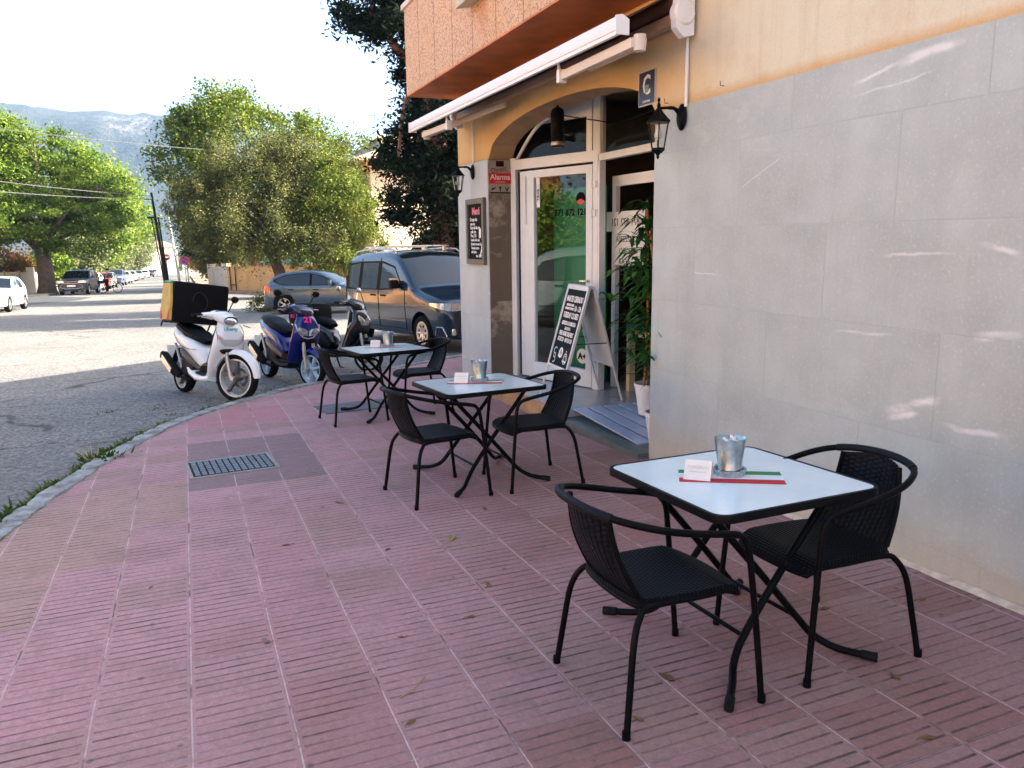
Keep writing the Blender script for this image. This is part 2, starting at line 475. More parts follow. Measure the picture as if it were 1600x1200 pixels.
slab('left_pavement', [(-10.1,-50),(-10.4,54.5),(-16,54.5),(-16,-50)], -.19, .04, M_WALK)
slab('right_pavement', [(1.0,66),(1.55,59.2),(7.6,41.2),(60,40.6),(60,44),(8.6,44.5),(3.3,60),(2.9,64.5),(2.9,900),(1.0,900)], -.19, .02, pm('dusty pavement', (.27,.165,.115), .9, var=.25, vs=1.0, bump=.3, bs=12, stain=(.33,.27,.22), sscale=.5))

KERB = smooth_path([(-2.6,-14,0),(-2.35,-6,0),(-1.95,0,0),(-1.62,3.2,0),(-1.24,5.645,0),(-.875,7.18,0),(-.56,8.19,0),(-.13,9.17,0),(.57,10.13,0),(1.52,11.02,0),(2.73,11.9,0),(4.37,12.93,0),(8,15.1,0),(20,22.4,0)], 10)
KERB2 = [(p.x, p.y) for p in KERB]
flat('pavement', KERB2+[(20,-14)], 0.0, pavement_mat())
def kerb():
    b = MB(); rr = random.Random(4)
    # dense resample
    pts = []; acc = 0
    P = [Vector((x, y, 0)) for x, y in KERB2]
    L = [0]
    for i in range(1, len(P)): L.append(L[-1]+(P[i]-P[i-1]).length)
    def at(s):
        for i in range(1, len(P)):
            if L[i] >= s:
                t = (s-L[i-1])/max(1e-6, L[i]-L[i-1]); return P[i-1].lerp(P[i], t), (P[i]-P[i-1]).normalized()
        return P[-1], (P[-1]-P[-2]).normalized()
    s = 10.0
    while s < L[-1]-12:
        near = at(s)[0].y < 9.0
        ln = rr.uniform(.34, .62) if near else rr.uniform(.55, .95)
        n = 7; out = []; inn = []
        for k in range(n):
            t = s+.008+(ln-.016)*k/(n-1)
            p, d = at(t); nrm = Vector((-d.y, d.x, 0))
            rnd = .022 if near else .008
            endr = .010*(1-math.sin(math.pi*k/(n-1)))**3
            wo = .085 + rr.uniform(-rnd, rnd)*.5 - endr
            wi = .075 + rr.uniform(-rnd, rnd)*.6 - endr
            if not near: wo, wi = .075, .07
            out.append(p+nrm*wo); inn.append(p-nrm*wi)
        h = rr.uniform(.008, .022)
        ring = out+inn[::-1]; c = sum(ring, Vector())/len(ring)
        m = len(ring)
        vs = [(q.x, q.y, -.16) for q in ring]+[(q.x, q.y, h-.012) for q in ring]+[(q.x*.94+c.x*.06, q.y*.94+c.y*.06, h) for q in ring]
        fs = []
        for lay in (0, 1):
            for k in range(m):
                l = (k+1) % m; fs.append((lay*m+k, lay*m+l, (lay+1)*m+l, (lay+1)*m+k))
        fs.append(tuple(2*m+k for k in range(m)))
        b.add(vs, fs); s += ln
    o = b.build('kerb', pm('kerb stone', (.30,.32,.32), .85, var=.25, vs=9, bump=.8, bs=25, stain=(.15,.13,.11), sscale=5, slo=.42, shi=.62), smooth=35)
    tag(o, kind='structure')
    # earth/back fill hidden below the pavement edge
    bb = MB()
    vs = [(x, y, -.002) for x, y in KERB2]+[(x, y, -.18) for x, y in KERB2]
    n = len(KERB2); bb.add(vs, [(i, i+1, n+i+1, n+i) for i in range(n-1)])
    tag(bb.build('pavement_edge', M_EARTH), kind='structure')
    return at, L
KAT, KL = kerb()

# ------------------------------------------------------------------ café building
def stone_mat(name, base, vein, tile=(.62,.62), voff=0, warm=None, rough=.35, jdark=.55, orient='v', patch=False, streaks=()):
    m, nt, p = _nt(name)
    co = obco(nt); sx = nd(nt, 'ShaderNodeSeparateXYZ'); lk(nt, co, sx.inputs[0])
    A = sx.outputs[1] if orient == 'v' else sx.outputs[0]; W = sx.outputs[2]
    r = math_n(nt, 'DIVIDE', math_n(nt, 'ADD', W, 10*tile[1]-voff), tile[1])
    ir = math_n(nt, 'FLOOR', r); fr = math_n(nt, 'FRACT', r)
    sh = math_n(nt, 'MULTIPLY', math_n(nt, 'FRACT', math_n(nt, 'MULTIPLY', ir, .37)), 1.0)
    a = math_n(nt, 'ADD', math_n(nt, 'DIVIDE', math_n(nt, 'ADD', A, 40*tile[0]), tile[0]), sh)
    ia = math_n(nt, 'FLOOR', a); fa = math_n(nt, 'FRACT', a)
    cx = nd(nt, 'ShaderNodeCombineXYZ'); lk(nt, ia, cx.inputs[0]); lk(nt, ir, cx.inputs[1])
    wn = nd(nt, 'ShaderNodeTexWhiteNoise'); wn.noise_dimensions = '2D'; lk(nt, cx.outputs[0], wn.inputs[0])
    # every slab gets its own piece of the veining
    off = nd(nt, 'ShaderNodeVectorMath'); off.operation = 'MULTIPLY_ADD'
    lk(nt, wn.outputs['Color'], off.inputs[0]); off.inputs[1].default_value = (7,7,7); lk(nt, co, off.inputs[2])
    mp = nd(nt, 'ShaderNodeMapping'); mp.inputs['Rotation'].default_value = (.35, 0, 0); mp.inputs['Scale'].default_value = (1, .55, 1.5); lk(nt, off.outputs[0], mp.inputs[0])
    n1 = noise_n(nt, mp.outputs[0], .9, 4, .5)
    v = math_n(nt, 'SUBTRACT', 1, ramp_n(nt, math_n(nt, 'ABSOLUTE', math_n(nt, 'SUBTRACT', n1, .5)), .002, .011))
    vm = math_n(nt, 'MULTIPLY', v, ramp_n(nt, noise_n(nt, off.outputs[0], 1.3, 3), .56, .66))
    n2 = noise_n(nt, off.outputs[0], 2.2, 6, .65); n3 = noise_n(nt, co, 60, 3, .7)
    c = mix_n(nt, ramp_n(nt, n2, .3, .7), sc(base, .86), sc(base, 1.12))
    c = mix_n(nt, math_n(nt, 'MULTIPLY', wn.outputs[0], .14), c, sc(base, .80))
    c = mix_n(nt, math_n(nt, 'MULTIPLY', ramp_n(nt, n3, .50, .70), .35), c, sc(base, 1.35))
    vo = nd(nt, 'ShaderNodeTexVoronoi'); vo.inputs['Scale'].default_value = 28; lk(nt, off.outputs[0], vo.inputs['Vector'])
    c = mix_n(nt, math_n(nt, 'MULTIPLY', math_n(nt, 'SUBTRACT', 1, ramp_n(nt, vo.outputs['Distance'], .08, .22)), .32), c, sc(base, 1.5))
    c = mix_n(nt, math_n(nt, 'MULTIPLY', vm, .75 if not streaks else .10), c, vein)
    for (a0, w0, a1, w1, hw, op) in streaks:
        wob = math_n(nt, 'MULTIPLY_ADD', n2, .09, -.045)
        t_ = math_n(nt, 'DIVIDE', math_n(nt, 'SUBTRACT', A, a0), a1-a0)
        ln = math_n(nt, 'MULTIPLY_ADD', t_, w1-w0, w0)
        dd = math_n(nt, 'ABSOLUTE', math_n(nt, 'SUBTRACT', math_n(nt, 'ADD', W, wob), ln))
        mk = math_n(nt, 'MULTIPLY', math_n(nt, 'SUBTRACT', 1, ramp_n(nt, dd, hw*.3, hw)), math_n(nt, 'MULTIPLY', ramp_n(nt, t_, 0, .25), math_n(nt, 'SUBTRACT', 1, ramp_n(nt, t_, .75, 1))))
        mk = math_n(nt, 'MULTIPLY', mk, math_n(nt, 'MULTIPLY', ramp_n(nt, noise_n(nt, mp.outputs[0], 9, 3), .30, .55), op))
        c = mix_n(nt, mk, c, vein)
    if patch:
        pn = noise_n(nt, off.outputs[0], 2.4, 6, .7)
        c = mix_n(nt, math_n(nt, 'MULTIPLY', ramp_n(nt, pn, .50, .60), math_n(nt, 'MULTIPLY', math_n(nt, 'GREATER_THAN', wn.outputs[0], .45), .75)), c, vein)
    if warm:
        lo = math_n(nt, 'SUBTRACT', 1, ramp_n(nt, math_n(nt, 'MULTIPLY_ADD', n2, .5, W), .12, .62))
        c = mix_n(nt, math_n(nt, 'MULTIPLY', lo, .7), c, warm)
    dm = nd(nt, 'ShaderNodeMapping'); dm.inputs['Scale'].default_value = (1, 7, .4); lk(nt, co, dm.inputs[0])
    drip = noise_n(nt, dm.outputs[0], 1.0, 4, .65)
    c = mix_n(nt, math_n(nt, 'MULTIPLY', ramp_n(nt, drip, .50, .75), .16), c, sc(base, .62))
    ja = ramp_n(nt, math_n(nt, 'ABSOLUTE', math_n(nt, 'SUBTRACT', fa, .5)), .4955, .4985)
    jr = ramp_n(nt, math_n(nt, 'ABSOLUTE', math_n(nt, 'SUBTRACT', fr, .5)), .4945, .498)
    j = math_n(nt, 'MAXIMUM', ja, jr)
    c = mix_n(nt, math_n(nt, 'MULTIPLY', j, math_n(nt, 'MULTIPLY', ramp_n(nt, n2, .35, .65), jdark)), c, sc(base, .42))
    lk(nt, c, p.inputs['Base Color'])
    lk(nt, math_n(nt, 'MULTIPLY_ADD', n2, .25, rough), p.inputs['Roughness'])
    lk(nt, bump_n(nt, math_n(nt, 'SUBTRACT', math_n(nt, 'MULTIPLY', n3, .12), j), .25, .004), p.inputs['Normal'])
    return m

def plaster_mat():
    m, nt, p = _nt('ochre render')
    co = obco(nt); sx = nd(nt, 'ShaderNodeSeparateXYZ'); lk(nt, co, sx.inputs[0])
    n1 = noise_n(nt, co, .8, 5); n2 = noise_n(nt, co, 4, 5, .7); n3 = noise_n(nt, co, 90, 3, .7)
    c = mix_n(nt, ramp_n(nt, n1, .3, .7), (.62,.40,.165), (.70,.50,.25))
    v = ramp_n(nt, sx.outputs[1], .45, -.9)           # paler stretch of wall beyond the awning
    c = mix_n(nt, math_n(nt, 'MULTIPLY', v, .85), c, (.70,.70,.56))
    c = mix_n(nt, math_n(nt, 'MULTIPLY', ramp_n(nt, n2, .5, .8), .3), c, (.52,.30,.11))
    dm = nd(nt, 'ShaderNodeMapping'); dm.inputs['Scale'].default_value = (1, 9, .45); lk(nt, co, dm.inputs[0])
    drip = noise_n(nt, dm.outputs[0], 1.0, 4, .65)
    c = mix_n(nt, math_n(nt, 'MULTIPLY', ramp_n(nt, drip, .52, .75), .22), c, (.40,.29,.17))
    # rusty orange line left above the cladding
    ln = math_n(nt, 'SUBTRACT', 1, ramp_n(nt, math_n(nt, 'MULTIPLY_ADD', n2, -.06, sx.outputs[2]), 2.70, 2.765))
    c = mix_n(nt, math_n(nt, 'MULTIPLY', ln, .75), c, (.60,.36,.13))
    pv = math_n(nt, 'ABSOLUTE', math_n(nt, 'SUBTRACT', sx.outputs[1], -1.22)); pw = sx.outputs[2]
    pat = math_n(nt, 'MULTIPLY', math_n(nt, 'LESS_THAN', math_n(nt, 'MULTIPLY_ADD', n2, .1, pv), .19), math_n(nt, 'GREATER_THAN', math_n(nt, 'MULTIPLY_ADD', noise_n(nt, co, 14, 3), .12, pw), 3.30))
    c = mix_n(nt, pat, c, (.66,.48,.03))
    c = mix_n(nt, .6, c, mix_n(nt, ramp_n(nt, n3, .3, .7), (.8,.8,.8), (1,1,1)), 'MULTIPLY')
    lk(nt, c, p.inputs['Base Color']); p.inputs['Roughness'].default_value = .9
    lk(nt, bump_n(nt, n3, .5, .006), p.inputs['Normal'])
    return m

def speckle_mat(name, base, dark, pos=.35, rough=.85, jv=None):
    m, nt, p = _nt(name)
    co = obco(nt)
    v = nd(nt, 'ShaderNodeTexVoronoi'); v.inputs['Scale'].default_value = 85; lk(nt, co, v.inputs['Vector'])
    s = nd(nt, 'ShaderNodeSeparateColor'); lk(nt, v.outputs['Color'], s.inputs[0])
    c = mix_n(nt, s.outputs[0], sc(base, .78), sc(base, 1.2))
    c = mix_n(nt, math_n(nt, 'GREATER_THAN', s.outputs[1], .86), c, dark)
    n1 = noise_n(nt, co, 2.2, 5, .7)
    c = mix_n(nt, math_n(nt, 'MULTIPLY', ramp_n(nt, n1, .5, .75), .45), c, (.60,.33,.12))
    if jv:
        sx = nd(nt, 'ShaderNodeSeparateXYZ'); lk(nt, co, sx.inputs[0])
        f = math_n(nt, 'FRACT', math_n(nt, 'DIVIDE', math_n(nt, 'ADD', sx.outputs[1], jv[1]), jv[0]))
        j = math_n(nt, 'LESS_THAN', math_n(nt, 'ABSOLUTE', math_n(nt, 'SUBTRACT', f, .5)), .011)
        c = mix_n(nt, math_n(nt, 'MULTIPLY', j, .9), c, (.20,.07,.035))
        # rusty run below the spout
        dv = math_n(nt, 'ABSOLUTE', math_n(nt, 'SUBTRACT', sx.outputs[1], 1.95))
        run = math_n(nt, 'MULTIPLY', math_n(nt, 'SUBTRACT', 1, ramp_n(nt, math_n(nt, 'MULTIPLY_ADD', n1, .2, dv), .08, .30)), math_n(nt, 'MULTIPLY', ramp_n(nt, sx.outputs[2], 3.55, 3.95), math_n(nt, 'LESS_THAN', sx.outputs[2], 3.97)))
        c = mix_n(nt, math_n(nt, 'MULTIPLY', run, .75), c, (.45,.16,.05))
    lk(nt, c, p.inputs['Base Color']); p.inputs['Roughness'].default_value = rough
    lk(nt, bump_n(nt, s.outputs[0], .5, .004), p.inputs['Normal'])
    return m

M_STONE = stone_mat('grey limestone slabs', (.385,.445,.435), (.80,.81,.80), (1.25,.548), .213, (.46,.36,.22), jdark=.30, streaks=((-1.888,2.594,-2.272,2.648,.014,.55),(-2.2,2.64,-2.6,2.675,.032,.6),(-1.902,2.533,-2.461,2.559,.008,.5),(-2.28,.865,-2.636,.985,.032,.75),(-2.296,.826,-2.517,.893,.026,.7),(-2.613,.86,-3.022,.871,.020,.6),(-2.185,1.673,-2.651,1.694,.010,.5),(-2.72,1.753,-2.97,1.687,.018,.55),(-1.884,1.254,-2.325,1.272,.010,.45),(-2.75,1.301,-3.01,1.357,.022,.55),(-.95,2.05,-1.5,2.30,.006,.35),(-.35,1.55,-.9,1.53,.006,.35)))
M_PIL = stone_mat('pale stone slabs', (.43,.475,.48), (.72,.72,.70), (1.9,.62), .21, None)
M_BROWN = stone_mat('brown marble', (.135,.105,.07), (.42,.36,.27), (.8,.44), .16, None, .25, .5, 'u', True)
M_PLAST = plaster_mat()
M_BALC = speckle_mat('pebble dashed balcony', (.62,.41,.27), (.30,.17,.10), jv=(.612, .612*.5-1.02+.612*4))
M_SOFF = pm('terracotta soffit', (.62,.20,.07), .8, var=.25, vs=2.5, bump=.15, bs=40)
M_ALU = pm('white lacquered aluminium', (.66,.70,.70), .32, var=.04, vs=5, spec=.5)
M_WHITE = pm('white enamel', (.78,.78,.78), .35, var=.04, vs=4)
M_BLACK = pm('black enamel', (.012,.012,.013), .35, var=.2, vs=20)
M_DARK = pm('dark rubber', (.02,.02,.02), .7, var=.2, vs=20)
M_GLASS = glass_mat('clear glass', (.95,1,.97), 0, .95, 1.30)
M_CHALK = pm('chalk white', (.82,.82,.80), .8, var=.06, vs=80)
M_TILEF = pm('grey landing tiles', (.34,.35,.37), .22, var=.15, vs=2.5, stain=(.24,.22,.2), sscale=3)

cafe = thing('cafe_building', 'corner café building with grey stone cladding, ochre render and arched glazed entrance', 'building', BMAT)
# cladding on the long wall (one tile = a child mesh with slabs drawn by its joints), render above
b = MB(); b.span((0, -13, -.6), (.30, 0, 2.718)); b.build('stone_cladding', M_STONE, cafe)
def archw(v):
    # segmental arch over v 0..3.57, springing at 2.71, crown 3.09
    t = (v-1.785)/1.785
    return 2.71+.385*math.sqrt(max(0, 1-(abs(t)**2.15)))
poly = [(-13, 2.719), (0, 2.719)]+[(3.57*k/28, archw(3.57*k/28)) for k in range(0, 29)]+[(3.57, 2.719), (4.655, 2.719), (4.655, 3.545), (-13, 3.545)]
poly = [q for i, q in enumerate(poly) if i == 0 or (abs(q[0]-poly[i-1][0])+abs(q[1]-poly[i-1][1])) > 1e-4]
b = MB(); b.prism(poly, .012, .318, 'yz'); b.build('rendered_wall', M_PLAST, cafe)
# arch underside in brown stone-coloured render
b = MB(); pts = [(3.565*k/28+.002, archw(3.57*k/28)-.004) for k in range(29)]
vs = [(u, v, w) for (v, w) in pts for u in (.02, .315)]
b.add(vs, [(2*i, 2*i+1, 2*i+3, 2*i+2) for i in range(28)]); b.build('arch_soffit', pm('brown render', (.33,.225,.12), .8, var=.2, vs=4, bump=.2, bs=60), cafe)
b = MB(); b.span((0, 3.573, -.6), (.312, 4.66, 2.712)); b.build('pillar', M_PIL, cafe)
b = MB(); b.span((.004, 3.552, -.5), (.318, 3.571, 2.706)); b.build('pillar_reveal', M_BROWN, cafe)
# end walls and the unseen upper storeys, shaped for the shadow edge on the road
ED = (.80, .60)
b = MB()
foot = [(.014, -13), (.014, 4.65), (9.6, 11.84), (14, 8.5), (14, -13)]
b.prism(foot, 3.548, 4.55); b.build('upper_floor', M_PLAST, cafe)
b = MB(); b.prism([(2.6, 1.4), (12, 8.4), (13.8, 7.5), (13.8, -12.9), (2.6, -12.9)], 4.55, 7.1); b.build('unseen_roof_storey', M_PLAST, cafe)
b = MB(); b.prism([(.33, 4.66), (9.6, 11.6), (9.6, 11.3), (.33, 4.36)], -.6, 3.547); b.build('end_wall', M_PLAST, cafe)
b = MB(); b.span((9.3, -13, -.6), (9.6, 11.2, 3.54)); b.build('rear_wall', M_PLAST, cafe)
b = MB(); b.span((.30, -12.99, -.6), (9.3, -12.8, 3.54)); b.build('side_wall', M_PLAST, cafe)
b = MB(); b.span((2.3, -13, 7.1), (14, 1.3, 7.2)); b.build('roof_edge', M_PLAST, cafe)
# balcony
b = MB(); b.span((-.64, -.62, 3.562), (-.50, 4.66, 4.56)); b.build('balcony_front', M_BALC, cafe)
b = MB(); b.span((-.50, 4.52, 3.562), (.012, 4.655, 4.56)); b.build('balcony_side', M_BALC, cafe)
b = MB(); b.span((-.50, -.617, 3.562), (.012, -.50, 4.56)); b.build('balcony_side', M_BALC, cafe)
b = MB(); b.span((-.638, -.618, 3.546), (.011, 4.656, 3.5615)); b.build('balcony_soffit', M_SOFF, cafe)
b = MB(); b.span((-.67, -.65, 4.56), (-.46, 4.70, 4.62)); b.build('balcony_coping', pm('pale coping', (.62,.56,.48), .8, var=.1), cafe)
b = MB(); b.prism([(-.64, 3.985), (-.80, 3.955), (-.80, 4.10), (-.64, 4.10)], 1.90, 2.28, 'xz'); b.build('balcony_spout', pm('cream spout', (.55,.50,.36), .7, var=.15, vs=8), cafe)
# conduits
b = MB(); b.tube([(-.012, -.41, 2.70), (-.012, -.41, 3.2)], .012, 8); b.build('conduit', M_WHITE, cafe)
b = MB(); b.tube([(-.012, 4.02, 2.70), (-.012, 4.02, 3.22)], .011, 8); b.build('conduit', M_WHITE, cafe)
M_HOOK = pm('rusty hook', (.09,.045,.025), .7)
for (v, w) in ((-.82, 2.77), (-.17, 2.76)):
    b = MB(); b.tube([(.0, v, w), (-.03, v, w), (-.033, v, w+.03)], .003, 5); b.build('wall_hook', M_HOOK, cafe)

# landing, ramp, floor
b = MB(); b.span((-.06, 1.45, -.5), (9.2, 4.0, .118)); b.build('landing', M_TILEF, cafe)
b = MB(); b.span((-.075, 1.42, -.5), (-.061, 3.55, .10)); b.build('landing_riser', pm('tan riser', (.36,.23,.12), .7, var=.2, vs=10), cafe)
b = MB(); b.span((-.10, .004, -.5), (.95, 1.448, .045)); b.build('entrance_slab', pm('green granite slab', (.085,.105,.105), .4, var=.3, vs=5, stain=(.05,.05,.05), sscale=6), cafe)
b = MB()
for k in range(5):
    u0 = .05+k*.17
    b.add([(u0, .25, .06), (u0+.135, .25, .06), (u0+.135, 1.45, .126), (u0, 1.45, .126), (u0, .25, .046), (u0+.135, .25, .046), (u0+.135, 1.45, .112), (u0, 1.45, .112)],
          [(0,1,2,3), (4,7,6,5), (0,4,5,1), (1,5,6,2), (2,6,7,3), (3,7,4,0)])
tag(b.build('ramp', pm('blue grey ramp planks', (.34,.40,.52), .35, var=.12, vs=4, bump=.1), cafe))
b = MB(); b.span((.96, -9, -.5), (9.2, 1.449, .116)); b.build('cafe_floor', pm('cafe floor tiles', (.17,.15,.13), .3, var=.2, vs=2), cafe)
# side wall closing the recess behind the long wall, ceiling of the recess
b = MB(); b.span((.305, -.012, -.4), (.86, -.002, 3.54)); b.build('recess_wall', M_PLAST, cafe)
b = MB(); b.span((.32, -.002, 3.30), (1.0, 4.4, 3.50)); b.build('recess_ceiling', pm('cream ceiling', (.66,.64,.56), .8), cafe)

# glazing --------------------------------------------------
DP = Vector((.322, 3.566, 0)); DD = Vector((.45, -1.32, 0)).normalized(); DN = Vector((DD.y, -DD.x, 0))   # outward normal
if DN.x > 0: DN = -DN
def dpt(s, w, off=0): return DP+DD*s+DN*off+Vector((0, 0, w))
DROT = Matrix((DD, DN, Vector((0,0,1)))).transposed()
def dbox(b, s0, s1, w0, w1, t=.06, off=0):
    c = dpt((s0+s1)/2, (w0+w1)/2, off); return b.cbox(c, (s1-s0, t, w1-w0), .004, M=DROT)
b = MB()
dbox(b, -.01, .085, .12, 2.72, .08); dbox(b, .085, 1.33, 2.585, 2.70, .075)
dbox(b, 1.33, 1.40, .12, 3.30, .085)
b.build('door_frame', M_ALU, cafe, smooth=40)
b = MB(); dbox(b, .11, .125, .14, 2.56, .03); b.build('door_gap_strip', M_DARK, cafe)
b = MB(); dbox(b, .145, .285, .14, 2.56, .05, -.005); b.build('side_sash', M_ALU, cafe, smooth=40)
b = MB(); b.tube([dpt(.25, 1.95, .03), dpt(.25, 2.5, .03)], .008, 6); b.build('sash_bolt', M_WHITE, cafe)
b = MB()
for (s0, s1, w0, w1) in ((.30, .395, .13, 2.56), (1.225, 1.315, .13, 2.56), (.395, 1.225, 2.475, 2.56), (.395, 1.225, .13, .325)):
    dbox(b, s0, s1, w0, w1, .055, .008)
door = b.build('door', M_ALU, cafe, smooth=40)
b = MB(); b.add([dpt(.39, .32, .008), dpt(1.23, .32, .008), dpt(1.23, 2.48, .008), dpt(.39, 2.48, .008)], [(0,1,2,3)]); b.build('door_glass', M_GLASS, door)
for w in (.45, 1.1, 2.05, 2.35):
    b = MB(); b.tube([dpt(1.325, w-.05, .05), dpt(1.325, w+.05, .05)], .014, 8); b.box(dpt(1.30, w, .04), (.05,.012,.07), M=DROT); b.box(dpt(1.355, w, .048), (.05,.012,.07), M=DROT); b.build('hinge', M_ALU, door, smooth=40)
M_STK = pm('sticker black', (.012,.012,.014), .8)
TM = lambda s, w, off=.013: facing(dpt(s, w, off), DD, (0,0,1))
merge_text([('871 872 121', .098, 0, 0, 'CENTER', 1, .003)], M_STK, door, TM(.965, 2.035), ext=.0005)
b = MB(); b.lathe([(0,.001),(.07,.001),(.07,0)], 20, M=facing((0,0,0), DD, (0,0,1)).to_3x3(), o=dpt(1.125, 2.21, .012)); s1 = b.build('sticker', M_STK, door)
b = MB(); b.lathe([(0,.0016),(.066,.0016)], 10, M=facing((0,0,0), DD, (0,0,1)).to_3x3(), o=dpt(1.125, 2.21, .0125), ang=math.pi*.72, start=math.pi*1.14); b.build('sticker_band', pm('red vinyl', (.50,.04,.03), .5), door)
b = MB(); b.lathe([(0,.001),(.085,.001),(.085,0)], 20, M=facing((0,0,0), DD, (0,0,1)).to_3x3(), o=dpt(1.155, .47, .012)); b.build('sticker', pm('round label', (.68,.64,.48), .6), door)
merge_text([('A+', .10, 0, -.035, 'CENTER', 1, .004)], M_STK, door, TM(1.155, .47, .0145))
b = MB(); b.box(dpt(.45, 2.32, .014), (.055,.002,.36), M=DROT); b.build('sticker', pm('paper label', (.72,.72,.72), .6), door)
merge_text([('TIRAR', .05, 0, 0, 'CENTER', 1, .001)], M_STK, door, facing(dpt(.468, 2.28, .0165), (0,0,1), -DD))
b = MB(); b.lathe([(0,.02),(.014,.02),(.018,0)], 12, M=facing((0,0,0), DD, (0,0,1)).to_3x3(), o=dpt(1.27, 1.32, .036)); b.tube([dpt(1.27,1.32,.05), dpt(1.27,1.32,.09), dpt(1.19,1.32,.095)], .010, 8); b.build('door_handle', pm('steel', (.6,.6,.6), .25, 1), door, smooth=40)
# transom over the door and its curved head
b = MB(); b.add([dpt(.0, 2.70), dpt(1.33, 2.70), dpt(1.33, 3.28), dpt(.0, 3.28)], [(0,1,2,3)]); b.build('transom_pane', M_GLASS, cafe)
b = MB(); dbox(b, 1.22, 1.30, 2.70, 3.28, .06); dbox(b, .085, 1.22, 3.06, 3.28, .055); b.build('transom_frame', M_ALU, cafe, smooth=40)
# curved edge trim following the arch on the left
b = MB(); b.tube([(.36, 3.53-.9*k/10*1.0, 2.70+.36*math.sin(math.pi/2*k/10)) for k in range(11)], .022, 6); b.build('arch_trim', M_ALU, cafe, smooth=60)
# right-hand glazing, parallel to the wall
PU = .775; PV = dpt(1.40, 0).y
b = MB()
for (v0, v1, w0, w1) in ((0.0, PV, 2.585, 2.655), (0, PV, 3.24, 3.30), (PV-.045, PV+.02, .12, 3.3)):
    b.cbox((PU, (v0+v1)/2, (w0+w1)/2), (.075, abs(v1-v0), w1-w0), .004)
b.build('window_frame', M_ALU, cafe, smooth=40)
b = MB(); b.add([(PU, 0, 2.65), (PU, PV, 2.65), (PU, PV, 3.25), (PU, 0, 3.25)], [(0,1,2,3)]); b.build('transom_pane', M_GLASS, cafe)

# interior
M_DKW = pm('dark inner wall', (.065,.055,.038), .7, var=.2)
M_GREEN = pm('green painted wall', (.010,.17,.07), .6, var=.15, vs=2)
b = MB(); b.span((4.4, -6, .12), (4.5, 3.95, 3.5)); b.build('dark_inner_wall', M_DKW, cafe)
b = MB(); dbox(b, .36, 1.20, .16, 2.36, .03, -.34); b.build('green_screen', M_GREEN, cafe)  # stand-in for the green wall, added near the glass so daylight reaches it
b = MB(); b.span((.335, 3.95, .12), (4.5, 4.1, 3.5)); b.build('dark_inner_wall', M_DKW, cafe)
b = MB(); b.span((2.2, 2.0, .55), (2.3, 3.4, 1.35)); b.build('orange_partition', pm('orange panel', (.55,.13,.03), .6, var=.3, vs=3), cafe)
b = MB()
for (v0, v1, w0, w1) in ((1.22,1.31,.12,2.44),(2.28,2.36,.12,2.44),(1.31,2.28,2.33,2.44)):
    b.span((.99, v0, w0), (1.04, v1, w1))
b.build('inner_frame', M_ALU, cafe)
# poster seen from behind, writing reversed
M_PAP = pm('paper', (.62,.63,.58), .8, var=.04)
b = MB(); b.prism([(1.62, 2.06), (2.40, 2.06), (2.40, 1.85), (2.26, 1.85), (2.26, 1.49), (1.62, 1.49)], .945, .949, 'yz')
po = b.build('window_poster', M_PAP, cafe)
merge_text([('871 872 121', .115, 0, .0, 'CENTER', 1.0, 0), ('PIZZERIA', .09, .0, -.17, 'CENTER', 1, 0), ('RECIBO', .095, -.05, -.30, 'CENTER', 1, 0), ('AQUI', .095, -.0, -.41, 'CENTER', 1, 0)], pm('grey print', (.10,.11,.10), .8), po, facing((.942, 2.01, 1.91), (0,1,0), (0,0,1)))

# ------------------------------------------------------------------ things on the façade
aw = thing('retractable_awning', 'white awning folded against the wall under the balcony', 'awning', BMAT)
M_AW = pm('white awning metal', (.80,.80,.79), .35, var=.03, vs=3)
M_AWC = pm('cream awning metal', (.66,.56,.44), .4, var=.05, vs=3)
b = MB(); b.cbox((-.655, 1.90, 3.155), (.085, 5.0, .085), .018); b.cbox((-.675, 1.90, 3.10), (.03, 4.98, .028), .006); b.build('front_bar', M_AW, aw, smooth=40)
b = MB(); b.cbox((-.075, 1.95, 3.285), (.09, 4.8, .075), .018); b.build('torsion_bar', pm('rosy torsion bar', (.40,.27,.20), .5), aw, smooth=40)
b = MB(); b.lathe([(0,-2.38),(.062,-2.38),(.062,2.38),(0,2.38)], 16, M=Matrix.Rotation(R(90),3,'X'), o=(-.09, 1.95, 3.40)); b.build('fabric_roll', pm('awning canvas', (.10,.035,.02), .85), aw, smooth=40)
b = MB(); b.add([(-.13, -.40, 3.44), (-.13, 4.30, 3.44), (-.62, 4.30, 3.19), (-.62, -.40, 3.19), (-.13, -.40, 3.436), (-.13, 4.30, 3.436), (-.62, 4.30, 3.186), (-.62, -.40, 3.186)], [(0,1,2,3),(4,7,6,5),(0,3,7,4),(1,5,6,2)]); b.build('canvas', pm('awning canvas dark', (.06,.022,.014), .9), aw)
for v in (-.46, 4.36):
    b = MB()
    pr = [(-.015,3.16),(-.10,3.14),(-.165,3.20),(-.17,3.30),(-.15,3.40),(-.10,3.46),(-.015,3.46)]
    b.prism(pr, v-.03, v+.03, 'xz'); b.lathe([(0,.045),(.07,.045),(.085,.03),(.085,-.03)], 18, M=Matrix.Rotation(R(90),3,'X'), o=(-.095, v, 3.30)); b.lathe([(0,.052),(.012,.052)], 8, M=Matrix.Rotation(R(90),3,'X'), o=(-.095, v, 3.30))
    b.build('end_bracket', M_AW, aw, smooth=40)
for (v, sgn) in ((-.605, -1), (4.405, 1)):
    b = MB(); b.prism([(-.705,3.085),(-.605,3.085),(-.605,3.18),(-.655,3.21),(-.705,3.20)], v-.006, v+.006, 'xz'); b.build('end_cap', M_AW, aw)
